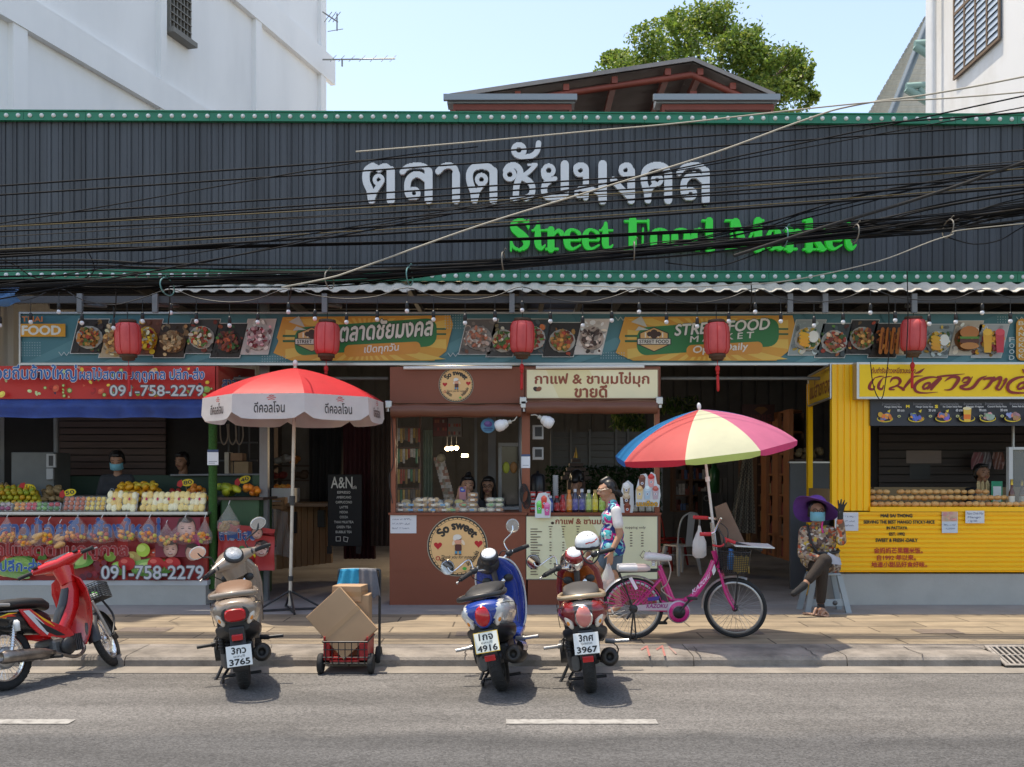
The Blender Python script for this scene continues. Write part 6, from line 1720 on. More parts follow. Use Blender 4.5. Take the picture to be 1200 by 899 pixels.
 # mudguard, plate, reflector
 b=MB();b.loft([[(x,y,z)for y in(-.06,-.055,.055,.06)]for x,z in((-.2,.5),(-.29,.46),(-.34,.4),(-.365,st.get('pz',.315)-.1),(-.355,st.get('pz',.315)-.12))],closed=False,caps=False);b.loft([[(x-.008,y,z+.004)for y in(.06,.055,-.055,-.06)]for x,z in((-.2,.5),(-.29,.46),(-.34,.4),(-.365,st.get('pz',.315)-.1),(-.355,st.get('pz',.315)-.12))],closed=False,caps=False)
 b.box(-.34,-.2,-.06,.06,.4,.52,.015);b.build('rear_mudguard',PBLK,t)
 plate(t,-.392,st.get('pz',.315),st['plate'],st.get('ptilt',12),st.get('border'))
 b=MB();rz=st.get('refz',.43);b.box(-.402 if rz<.3 else-.385,-.37 if rz<.3 else-.345,-.042,.042,rz-.022,rz+.022,.006);b.build('reflector',LENSR,t)
 # engine, shock, exhaust
 b=MB();b.loft([sup(x,z,hw,ht,hb,3,cy=.1)for x,z,hw,ht,hb in((-.12,.25,.03,.05,.06),(-.06,.25,.06,.08,.08),(.15,.27,.07,.09,.09),(.4,.28,.08,.1,.09),(.52,.29,.05,.07,.06))])
 for k in range(7):b.lathe([(.035,-.003),(.09,-.003),(.09,.003),(.035,.003)],(.3,.165+k*.009,.27),'Y',14)
 b.box(.1,.5,-.1,.1,.18,.34,.03);b.build('engine',DGRY,t)
 b=MB();b.tube([(-.1,.135,.3),(-.12,.135,.55)],.022,8)
 for k in range(8):b.lathe([(.022,0),(.036,.006),(.022,.012)],(-.105-k*.001,.135,.33+k*.022),'Z',10)
 b.build('shock_absorber',PBLK,t)
 b=MB();b.xf=Matrix.Translation((.1,-.175,.24))@Matrix.Rotation(R(-11),4,'Y');b.xf=Matrix.Translation((.12,-.17,.23))@Matrix.Rotation(R(10),4,'Y')
 b.lathe([(0,.1),(.035,.1),(.062,.03),(.07,-.1),(.07,-.36),(.058,-.41),(.03,-.42),(.028,-.38),(0,-.38)],axis='X',n=18);b.tube(smoothpts([(.1,0,0),(.22,.03,-.03),(.3,.1,0)]),.02,7);ex=b.build('exhaust',mat('burnt black steel',(.035,.032,.03),.5,.5,noise=(12,.3)),t)
 b2=MB();b2.xf=b.xf;b2.loft([[(x,-.03-.05*cos(a),.045+.05*sin(a))for a in(-.6,0,.6,1.2,1.8)]for x in(-.3,-.1,.02)],closed=False,caps=False);b2.build('heat_shield',st.get('shield',PBLK),ex)
 # floor, leg shield
 b=MB();b.box(.5,1.03,-.165,.165,.285,.335,.02);b.box(.56,.98,-.1,.1,.22,.284,.02);b.build('footboard',st.get('floor',PBLK),t)
 b=MB();b.loft([supz(z,x,hw,tx,2.4)for z,x,hw,tx in((.27,1.0,.12,.03),(.34,1.02,.175,.036),(.5,1.06,.205,.038),(.68,1.045,.215,.04),(.82,.99,.19,.042),(.9,.95,.125,.04),(.93,.93,.07,.03))]);ls=b.build('leg_shield',st['shield_col'],t)
 b=MB();b.loft([supz(z,x,hw,tx,2.6)for z,x,hw,tx in((.36,.995,.13,.012),(.5,1.02,.155,.014),(.68,1.005,.165,.016),(.8,.962,.14,.014),(.86,.935,.09,.01))]);b.build('inner_shield',st['inner'],t)
 if st.get('trim'):b=MB();b.tube(smoothpts([(.985,-.12,.29),(1.0,-.175,.36),(1.045,-.207,.5),(1.035,-.217,.68),(.985,-.192,.82),(.94,-.128,.905),(.92,0,.94),(.94,.128,.905),(.985,.192,.82),(1.035,.217,.68),(1.045,.207,.5),(1.0,.175,.36),(.985,.12,.29)],4),.009,6);b.build('edge_trim',WHP,ls)
 b=MB()
 for s in(-1,1):b.ell((.965,s*.1,.75),.018,.045,.035,12,8)
 b.box(.94,.975,-.05,.05,.66,.69,.008);b.build('pocket',PBLK,t)
 b=MB();b.lathe([(0,-.01),(.02,-.01),(.022,.01)],(.94,-.05,.73),'X',12);b.build('ignition',CHROME,t)
 # front fork, fender
 b=MB();b.xf=ST
 for s in(-1,1):b.tube([A+Vector((0,s*.075,0)),A+ax*.38+Vector((.02,s*.06,0))],.022,8)
 b.tube([A+ax*.38+Vector((.02,0,0)),A+ax*.71],.028,8);b.build('fork',DGRY,t)
 b=MB();b.xf=ST@Matrix.Translation(A);b.loft([[((R_+.03-.03*abs(u)**3)*cos(R(a)),u*.075,(R_+.03-.03*abs(u)**3)*sin(R(a)))for u in(-1,-.7,0,.7,1)]for a in range(25,176,10)],closed=False,caps=False);b.build('front_fender',st['shield_col'],t)
 # handlebar
 H=A+ax*.71;hx,hz=H.x+.02,H.z
 b=MB();b.xf=ST
 gl,gr=Vector((hx-.1,.35,hz+.02)),Vector((hx-.1,-.35,hz+.02))
 b.tube(smoothpts([gl,(hx-.05,.2,hz+.03),(hx,.06,hz-.01),(hx,-.06,hz-.01),(hx-.05,-.2,hz+.03),gr],4),.013,7);hb=b.build('handlebar',CHROME if st['retro']else PBLK,t)
 for s,g_ in((1,gl),(-1,gr)):
  b=MB();b.xf=ST;d=Vector((.05,-s*.15,.01)).normalized();b.tube([g_+d*.135,g_],.019,10);b.tube([g_,g_-d*.02],.014,8);b.build('grip',RUBBER,t)
  b=MB();b.xf=ST;b.tube(smoothpts([g_+d*.15+Vector((.03,0,.0)),g_+d*.1+Vector((.06,0,.0)),g_-d*.03+Vector((.05,0,-.015))]),.007,6);b.ell(g_-d*.03+Vector((.05,0,-.015)),.011,.011,.011,8,6);b.build('brake_lever',SILV,t)
  b=MB();b.xf=ST;b.ell(g_+d*.17,.03,.04,.03,10,8);b.build('switch_pod',PBLK,t)
  if s in st.get('mirrors',(1,-1)):
   m0=g_+d*.17;m1=Vector((hx-.1,s*(.33 if not st['retro']else .3),hz+.23))if not(st['retro']and s==1)else Vector((hx-.12,.42,hz+.16))
   b=MB();b.xf=ST;b.tube(smoothpts([m0,m0+Vector((.02,s*.0,.1)),m1-Vector((0,s*.03,.05)),m1]),.007,6);mo=b.build('mirror',CHROME if st['retro']else PBLK,t)
   b=MB();b.xf=ST@Matrix.Translation(m1)@Matrix.Rotation(R(-8),4,'Y')@Matrix.Rotation(-R(steer)*.55,4,'Z');rx_,rz_=st.get('mshape',(.062,.062));b.loft([[(x,rx_*k*cos(a),rz_*k*sin(a))for a in[2*pi*j/18 for j in range(18)]]for x,k in((.035,.3),(.025,.8),(.005,1.0),(-.004,1.0))]);b.build('mirror_shell',st.get('mcol',PBLK),mo)
   b2=MB();b2.xf=b.xf;b2.loft([[(x,rx_*k*cos(a),rz_*k*sin(a))for a in[2*pi*j/18 for j in range(18)]]for x,k in((-.0045,.9),(-.0055,.88))]);b2.build('mirror_glass',MIRR,mo)
 if not st['retro']:
  b=MB();b.xf=ST;b.loft([[(hx+cx+rx*cos(a),y,hz+cz+rz*sin(a))for a in[2*pi*k/16 for k in range(16)]]for y,cx,cz,rx,rz in((-.25,-.05,.03,.02,.02),(-.2,-.04,.03,.035,.035),(-.13,0,.03,.07,.055),(-.06,.02,.02,.12,.09),(.0,.03,.02,.135,.1),(.06,.02,.02,.12,.09),(.13,0,.03,.07,.055),(.2,-.04,.03,.035,.035),(.25,-.05,.03,.02,.02))]);hs=b.build('headset_cowl',st['shield_col'],t)
  b=MB();b.xf=ST;b.loft([supz(hz-.12+k*.1,hx+.01-k*.02,.1+k*.03,.08,2.2)for k in range(2)]);b.build('neck_cover',st['shield_col'],t)
  for nm,m_,k in(('gauge_frame',PBLK,1.0),('gauge_glass',mat('gauge glass',(.42,.45,.48),.08,coat=.8,noise=(40,.5,(.1,.1,.12))),.84)):
   b=MB();b.xf=ST@Matrix.Translation((hx-.075,0,hz+.075))@Matrix.Rotation(R(-42),4,'Y');b.lathe([(0,.022+(.006 if k<1 else 0)),(.085*k,.018+(.006 if k<1 else 0)),(.09*k,-.01)],n=20);o=b.build(nm,m_,hs);o.data.transform(Matrix.Identity(4))
 else:
  b=MB();b.xf=ST@Matrix.Translation((hx+.04,0,hz+.02));b.loft([[(x,r_*cos(a),r_*sin(a))for a in[2*pi*k/18 for k in range(18)]]for x,r_ in((-.09,.03),(-.08,.07),(-.02,.092),(.06,.095),(.1,.085))]);hl=b.build('headlamp_shell',st['headcol'],t)
  b=MB();b.xf=ST@Matrix.Translation((hx+.04,0,hz+.02));b.ell((.1,0,0),.03,.08,.08,16,8);b.build('headlamp_glass',LENSO,hl)
  b=MB();b.xf=ST@Matrix.Translation((hx-.04,0,hz+.085))@Matrix.Rotation(R(-38),4,'Y');b.lathe([(0,.03),(.07,.028),(.082,.016),(.084,-.03),(.05,-.07),(0,-.07)],n=22);gs=b.build('gauge_pod',st['gaugecol'],t)
  b2=MB();b2.xf=b.xf;b2.lathe([(0,.034),(.064,.034),(.066,.029)],n=22);b2.build('gauge_face',mat('white gauge face',(.72,.74,.76),.15,coat=.6,noise=(60,.35,(.3,.3,.32))),gs)
  flat(t,b.xf@Matrix.Translation((0,0,.035))@Matrix.Rotation(R(90),4,'Y'),'gauge_marks',lambda p:[p.line([(.05*cos(R(a)),.05*sin(R(a))),(.058*cos(R(a)),.058*sin(R(a)))],.003,S(40,40,44))for a in range(150,400,25)]+[p.line([(0,0),(-.03,-.03)],.003,S(190,30,30))],parent=gs)
 b=MB();b.xf=ST
 for s in(-1,1):b.tube(smoothpts([(hx-.03,s*.2,hz+.03),(hx+.07,s*.16,hz+.06),(hx+.1,s*.06,hz-.06),(hx+.04,s*.03,hz-.22)],4),.0055,5,False);b.tube(smoothpts([(hx-.03,s*.18,hz+.02),(hx+.04,s*.2,hz-.02),(hx+.06,s*.08,hz-.14)],4),.0045,5,False)
 b.build('control_cable',BLACK,t)
 b=MB();b.tube(smoothpts([(.0,.17,.42),(.1,.19,.34),(.3,.2,.26),(.42,.18,.3),(.5,.15,.36)],4),.008,5,False);b.tube(smoothpts([(-.05,.12,.46),(.05,.19,.4),(.25,.2,.36)],4),.006,5,False);b.build('engine_hose',BLACK,t)
 # stand, pegs, passenger footrests
 b=MB();b.tube(smoothpts([(.42,.12,.22),(.38,.22,.06),(.36,.26,.012)]),.013,6);b.box(.32,.4,.24,.29,.004,.016,.003);b.build('side_stand',PBLK,t)
 for s in(-1,1):b=MB();b.tube([(.18,s*.16,.34),(.16,s*.235,.335)],.02,8);b.tube([(.16,s*.235,.335),(.14,s*.35,.335)],.014,8);b.build('footrest',SILV if st['retro']else PBLK,t)
 b=MB();b.tube(smoothpts([(.3,.1,.14),(.2,.17,.07),(.08,.17,.05),(.02,.16,.09)]),.012,6);b.tube([(.2,.17,.07),(.2,-.14,.07)],.012,6);b.build('centre_stand',PBLK,t)
 if 'decal' in st:
  for s in(-1,1):
   p=Print(lambda X_,Y_,l:Vector((-.05+X_*(-s if s<0 else-1)*-1,s*(.2045+l),.6-Y_)),.0005,.0004);st['decal'](p,s);p.mb.build('side_decal',PAINTED,t)
 return t
def paint(n,c,metal=0.0,fl=True):return mat(n,c,.3,metal,coat=.6,noise=(5,.3,tuple(v*.8+.015 for v in c)),rough_noise=(9,.1))
TAN=paint('tan paint',(.27,.215,.17));BLU=paint('blue paint',(.012,.05,.3));MAR=paint('maroon paint',(.2,.012,.015));WHP=paint('white gloss',(.68,.68,.66))
CRMS=mat('beige vinyl',(.45,.33,.23),.5)
tan_s=scooter('tan modern scooter seen from behind, nearest the trolley, with oval mirrors',287,806,-14,6,36,dict(side=TAN,centre=TAN,lower=PBLK,seat=mat('brown seat vinyl',(.18,.1,.06),.5),rail=TAN,rail_r=.022,lamp='wide',plate=('3กว','ชลบุรี','3765'),shield_col=TAN,inner=TAN,retro=False,mshape=(.075,.052),mcol=mat('pale shell',(.6,.58,.54),.3),refz=.445,cw=.6,floor=TAN))
def blue_decal(p,s):
 for k,c in enumerate((S(210,90,40),S(190,60,40),S(60,50,45))):p.line([(-.08+k*.02,.02),(-.02+k*.04,-.05),(.05+k*.03,.01+k*.01)],.014-k*.002,c,True)
 p.text('Fino',(-.1,-.0,.12,.06),S(200,80,40),.03,16,.3)
blue_s=scooter('blue and white retro scooter with round gauge and yellow framed number plate',590,809,5,11,30,dict(side=WHP,centre=BLU,lower=PBLK,seat=SEATB,rail=PBLK,rail_r=.02,lamp='round',plate=('1กจ','ชลบุรี','4916'),border=S(224,180,50),pz=.435,ptilt=14,refz=.315,shield_col=BLU,inner=BLU,retro=True,trim=True,headcol=PBLK,gaugecol=PBLK,shield=BLU,mcol=CHROME,floor=BLU,cw=1.0))
mar_s=scooter('maroon retro scooter with chrome gauge and white helmet on its mirror',693,811,3,6,26,dict(side=MAR,centre=mat('dark grey gloss',(.05,.048,.048),.2,coat=.8),lower=PBLK,seat=mat('charcoal seat',(.05,.047,.045),.5),rail=mat('champagne rail',(.5,.38,.25),.3,.5),rail_r=.018,lamp='chrome',plate=('3กศ','กรุงเทพมหานคร','3967'),pz=.43,ptilt=12,refz=.315,shield_col=MAR,inner=paint('copper paint',(.36,.08,.012),.35),retro=True,headcol=CHROME,gaugecol=mat('red gauge pod',(.3,.02,.02),.25,coat=.8),mcol=PBLK,mirrors=(1,)))
# under-seat wire on the maroon scooter's red gauge base
# white helmet hung on the right bar of the maroon scooter
hm=thing('helmet','white open face helmet with red stripe hanging over the maroon scooter handlebar','helmet',W(688,636,8.05),(R(4),R(-6),R(20)));hm.scale=(.8,.8,.8)
b=MB();b.smooth=True
vs=[];n,m_=24,12
for i in range(m_+1):
 th_=pi*(.02+.64*i/m_)
 vs.append([(.125*sin(th_)*cos(2*pi*k/n),.135*sin(th_)*sin(2*pi*k/n),.12*cos(th_))for k in range(n)])
b.loft(vs,caps=False);b.loft([[(x*.93,y*.93,z*.93)for x,y,z in r_]for r_ in vs][::-1],caps=False);b.loft([vs[-1],[(x*.93,y*.93,z*.93)for x,y,z in vs[-1]]],caps=False);b.build('shell',mat('helmet white',(.72,.74,.76),.2,coat=.6),hm)
b=MB();b.loft([[(.131*sin(th_)*cos(a),.141*sin(th_)*sin(a),.126*cos(th_))for th_ in(R(103),R(112),R(118))]for a in[2*pi*k/24 for k in range(25)]],closed=False,caps=False);b.build('rim_trim',PBLK,hm)
p=Print(lambda x,y,l:Vector((x,-(math.sqrt(max(0,.135**2*(1-(x/.125)**2-(y/.12)**2)))+l),-y)),.002,.0005)
for i in range(14):
 x=-.07+i*.01;k=lambda u:-.03-.25*u+(.008 if abs(u)<.03 else 0);p.poly([(x,k(x)-.006),(x+.0101,k(x+.01)-.006),(x+.0101,k(x+.01)+.006),(x,k(x)+.006)],S(196,60,50),False)
p.up();p.text('HONDA',(-.025,.018,.025,.034),S(40,60,110),.02,10);p.poly([(-.02,.04),(.02,.04),(.015,.048),(-.015,.048)],S(60,80,120))
p.poly([(-.03,-.095),(.03,-.095),(.036,-.086),(-.036,-.086)],S(60,64,70))
p.mb.build('decals',PAINTED,hm)
b=MB();b.tube(smoothpts([(-.1,-.05,-.06),(-.08,-.09,-.16),(.0,-.1,-.2),(.08,-.08,-.14),(.11,-.04,-.06)]),.008,5);b.build('chin_strap',BLACK,hm)

# ------------------------------------------------------------------ red underbone motorcycle at the left
def underbone():
 t=thing('motorcycle','red and black underbone motorcycle with wire basket at the left edge','motorcycle')
 place(t,9,809,24,11);t.scale=(.85,.85,.85)
 REDP=paint('bright red paint',(.62,.012,.014));R_,wb=.285,1.17
 A=Vector((wb,0,R_));ax=Vector((-.45,0,.89)).normalized();piv=A+ax*.45-Vector((.03,0,0))
 ST=Matrix.Translation(piv)@Matrix.Rotation(R(32),4,ax)@Matrix.Translation(-piv)
 wheel(None,R_,.08,None,t,Matrix.Translation((0,0,R_)),'rear_wheel',36,CHROME);wheel(None,R_,.07,None,t,ST@Matrix.Translation(A),'front_wheel',36,CHROME)
 b=MB();b.lathe([(0,-.06),(.09,-.06),(.1,-.04),(.1,.04),(0,.04)],(0,0,R_),'Y',20);b.build('hub',SILV,t)
 b=MB();b.loft([sup(*s)for s in((-.28,.74,.06,.02,.03),(-.22,.745,.12,.045,.04),(0,.75,.14,.05,.05),(.25,.745,.135,.05,.05),(.42,.73,.11,.045,.05),(.5,.7,.07,.03,.05))]);b.build('seat',SEATB,t)
 b=MB();b.loft([sup(*s)for s in((-.4,.69,.04,.02,.03),(-.33,.68,.1,.04,.07),(-.1,.65,.135,.05,.11),(.15,.6,.14,.08,.13),(.38,.56,.12,.12,.12),(.5,.52,.07,.1,.1))]);b.build('side_cover',paint('black gloss',(.012,.012,.013)),t)
 b=MB();b.tube(smoothpts([(.0,-.16,.74),(-.2,-.165,.76),(-.4,-.12,.77),(-.42,.12,.77),(-.2,.165,.76),(0,.16,.74)]),.016,8);b.build('grab_rail',SILV,t)
 # red and silver flank
 for s in(-1,1):
  b=MB();pf=[(.1,.69),(.22,.68),(.36,.57),(.62,.44),(.66,.38),(.56,.36),(.42,.4),(.3,.42),(.2,.52)]
  b.prism([(x,s*.142,z)for x,z in pf],(0,s*.012,0));b.build('side_panel',REDP,t)
  p=Print(lambda X_,Y_,l:Vector((X_,s*(.1545+l),Y_)),.001,.0006);p.poly([(.14,.67),(.2,.67),(.33,.54),(.4,.46),(.36,.42),(.28,.5)],S(205,205,205));p.poly([(.25,.6),(.33,.53),(.5,.43),(.56,.39),(.46,.4),(.36,.45)],S(30,28,28));p.poly([(.24,.655),(.4,.54),(.46,.48),(.34,.56)],S(235,180,40))
  p.mb.build('side_stripes',PAINTED,t)
  p=Print(lambda X_,Y_,l:Vector((X_,s*(.138+l),Y_)),.001,.0006)
  for c,k in((S(235,200,40),0),(S(220,60,30),.012)):p.poly([(-.12+k,.645-k*.3),(0,.67-k),(.1,.66),(.03,.65),(.08,.632),(-.02,.64),(-.03,.625+k*.5)],c)
  p.text('WAVE',(-.3,.655,-.13,.68)if s>0 else(-.13,.655,-.3,.68),S(215,215,215),.02,12);p.mb.build('flame_decal',PAINTED,t)
 # leg shields, spine
 rings=[]
 for z,hw,xc,xe in((.27,.1,.86,.82),(.36,.15,.9,.83),(.5,.19,.94,.85),(.66,.225,.93,.83),(.8,.23,.88,.8),(.9,.19,.83,.78),(.95,.1,.8,.78)):
  rings.append([(xc-(xc-xe)*(abs(u)**2.2),u*hw,z)for u in[-1+k/8 for k in range(17)]]+[(xc+.035-(xc-xe+.02)*(abs(u)**2.2),u*hw,z)for u in[1-k/8 for k in range(17)]])
 b=MB();b.loft(rings);b.build('leg_shield',REDP,t)
 b=MB();b.loft([supz(z,x,hw,tx,2.4)for z,x,hw,tx in((.4,.62,.07,.1),(.5,.68,.075,.1),(.65,.78,.08,.09),(.8,.82,.085,.07),(.9,.8,.08,.05))]);sp=b.build('spine_cover',REDP,t)
 b=MB();b.loft([supz(z,x,hw,tx,2.4)for z,x,hw,tx in((.45,.575,.045,.02),(.58,.64,.05,.03),(.7,.715,.055,.025),(.84,.765,.05,.012))]);b.build('inner_pad',PBLK,sp)
 # handlebar cowl
 H=A+ax*.86;hx,hz=H.x,H.z
 b=MB();b.xf=ST;b.loft([[(hx+cx+rx*cos(a),y,hz+cz+rz*sin(a))for a in[2*pi*k/16 for k in range(16)]]for y,cx,cz,rx,rz in((-.24,-.09,.03,.03,.028),(-.19,-.07,.03,.045,.04),(-.1,-.02,.03,.085,.06),(0,.02,.02,.12,.075),(.1,-.02,.03,.085,.06),(.19,-.07,.03,.045,.04),(.24,-.09,.03,.03,.028))]);cw=b.build('handlebar_cowl',REDP,t)
 b=MB();b.xf=ST;b.loft([supz(hz-.18+k*.16,hx+.0,.07+k*.03,.06+.03*k,2.2)for k in range(2)]);b.build('neck_cover',REDP,t)
 b=MB();b.xf=ST@Matrix.Translation((hx-.04,0,hz+.083))@Matrix.Rotation(R(-24),4,'Y');b.loft([[(rx*cos(a),ry*sin(a),z)for a in[2*pi*k/20 for k in range(20)]]for rx,ry,z in((.035,.13,-.01),(.035,.13,.006),(.03,.12,.01))]);b.build('gauge',mat('dark gauge',(.1,.1,.11),.12,coat=.8,noise=(30,.5,(.3,.3,.32))),cw)
 for s in(-1,1):
  g0,g1=Vector((hx-.1,s*.25,hz+.03)),Vector((hx-.14,s*.37,hz+.02));b=MB();b.xf=ST;b.tube([g0,g1],.019,10);b.build('grip',RUBBER,t)
  b=MB();b.xf=ST;b.tube(smoothpts([g0+Vector((.05,0,0)),g1+Vector((.07,s*.02,.0))]),.007,6);b.build('brake_lever',SILV,t)
  b=MB();b.xf=ST;b.box(hx-.14,hx-.1,s*.2-.025,s*.2+.025,hz+.05,hz+.07,.005);b.build('switch',PBLK,t)
 # front end
 b=MB();b.xf=ST
 for s in(-1,1):b.tube([A+Vector((0,s*.07,0)),A+ax*.42+Vector((.02,s*.07,0))],.018,8)
 b.tube([A+ax*.42+Vector((.02,0,0)),A+ax*.8],.025,8);b.build('fork',SILV,t)
 b=MB();b.xf=ST@Matrix.Translation(A);b.loft([[((R_+.03-.04*abs(u)**3)*cos(R(a)),u*.065,(R_+.03-.04*abs(u)**3)*sin(R(a)))for u in(-1,-.7,0,.7,1)]for a in range(15,191,10)],closed=False,caps=False);b.build('front_fender',PBLK,t)
 b=MB();b.xf=ST;b.tube(smoothpts([A+Vector((-.02,-.1,.02)),A+Vector((.1,-.13,.2)),A+Vector((.02,-.1,.4))]),.012,6);b.tube(smoothpts([A+Vector((-.02,-.1,.02)),A+Vector((.02,-.1,-.03))]),.03,6);b.build('brake_hose',PBLK,t)
 # engine and exhaust
 b=MB();b.box(.42,.66,-.13,.13,.2,.38,.04);b.box(.62,.84,-.07,.07,.25,.37,.03)
 for k in range(7):b.box(.66+k*.022,.67+k*.022,-.09,.09,.23,.39)
 b.build('engine',DGRY,t);b=MB();b.lathe([(0,-.045),(.07,-.045),(.085,-.02),(.085,0),(0,0)],(.58,-.13,.29),'Y',20);b.build('clutch_cover',PBLK,t)
 b=MB();b.xf=Matrix.Translation((.2,-.15,.27))@Matrix.Rotation(R(4),4,'Y');b.lathe([(0,.22),(.02,.22),(.035,.16),(.055,.05),(.06,-.3),(.05,-.34),(.035,-.345),(.033,-.3),(0,-.3)],axis='X',n=18);b.tube(smoothpts([(.2,0,0),(.45,.0,-.06),(.6,.05,0),(.62,.1,.08)]),.018,7);b.build('exhaust',mat('dull chrome',(.3,.26,.23),.35,.9,noise=(8,.45)),t)
 for s in(-1,1):
  b=MB();b.tube([(-.02,s*.13,.3),(.06,s*.13,.6)],.018,8)
  for k in range(9):b.lathe([(.018,0),(.032,.006),(.018,.012)],(.0+k*.006,s*.13,.37+k*.022),'Z',10)
  b.build('shock_absorber',CHROME,t)
  b=MB();b.tube([(.4,s*.12,.22),(.38,s*.28,.21)],.016,8);b.build('footrest',RUBBER,t)
  b=MB();b.tube([(0,s*.06,R_),(.45,s*.07,.3)],.02,6);b.build('swing_arm',PBLK,t)
 b=MB();b.tube(smoothpts([(.3,.1,.2),(.24,.2,.06),(.22,.23,.01)]),.013,6);b.build('side_stand',PBLK,t)
 b=MB();b.xf=Matrix.Translation((.05,-.16,.55));b.lathe([(0,-.05),(.026,-.05),(.028,.03),(.012,.05),(0,.05)],n=12);b.build('tax_disc',WHITE,t)
 b=MB();b.loft([[((R_+.05)*cos(R(a)),u*.07,R_+(R_+.05)*sin(R(a)))for u in(-1,0,1)]for a in range(60,200,10)],closed=False,caps=False);b.build('rear_mudguard',PBLK,t)
 # wire basket at the front
 b=MB();b.xf=ST;x0,x1,y0,y1,z0,z1=wb-.12,wb+.16,-.17,.17,.68,.84
 for k in range(9):
  z=z0+(z1-z0)*k/8;b.tube([(x0,y0,z),(x1,y0,z),(x1,y1,z),(x0,y1,z)],.004,4,closed=True)
 for k in range(12):
  y=y0+(y1-y0)*k/11;b.tube([(x0,y,z1),(x0,y,z0),(x1,y,z0),(x1,y,z1)],.003,4)
  x=x0+(x1-x0)*k/11;b.tube([(x,y0,z1),(x,y0,z0),(x,y1,z0),(x,y1,z1)],.003,4)
 b.build('basket',PBLK,t)
 return t,ST@Vector((wb+.02,-.05,.73))
ub,bp_=underbone()
bpy.context.view_layer.update()
mw=ub.matrix_world
bt=thing('water_bottle','green capped clear bottle lying in the motorcycle basket','bottle',mw@bp_,(R(90),0,R(20)))
b=MB();b.lathe([(0,-.09),(.032,-.085),(.034,.03),(.014,.07),(.014,.085),(0,.085)],n=14);b.build('bottle_body',mat('pale bottle',(.55,.62,.6),.15,alpha=.7),bt);b=MB();b.lathe([(.0345,-.04),(.0345,.02)],n=14);b.build('green_label',mat('green label',(.08,.4,.06),.4),bt)

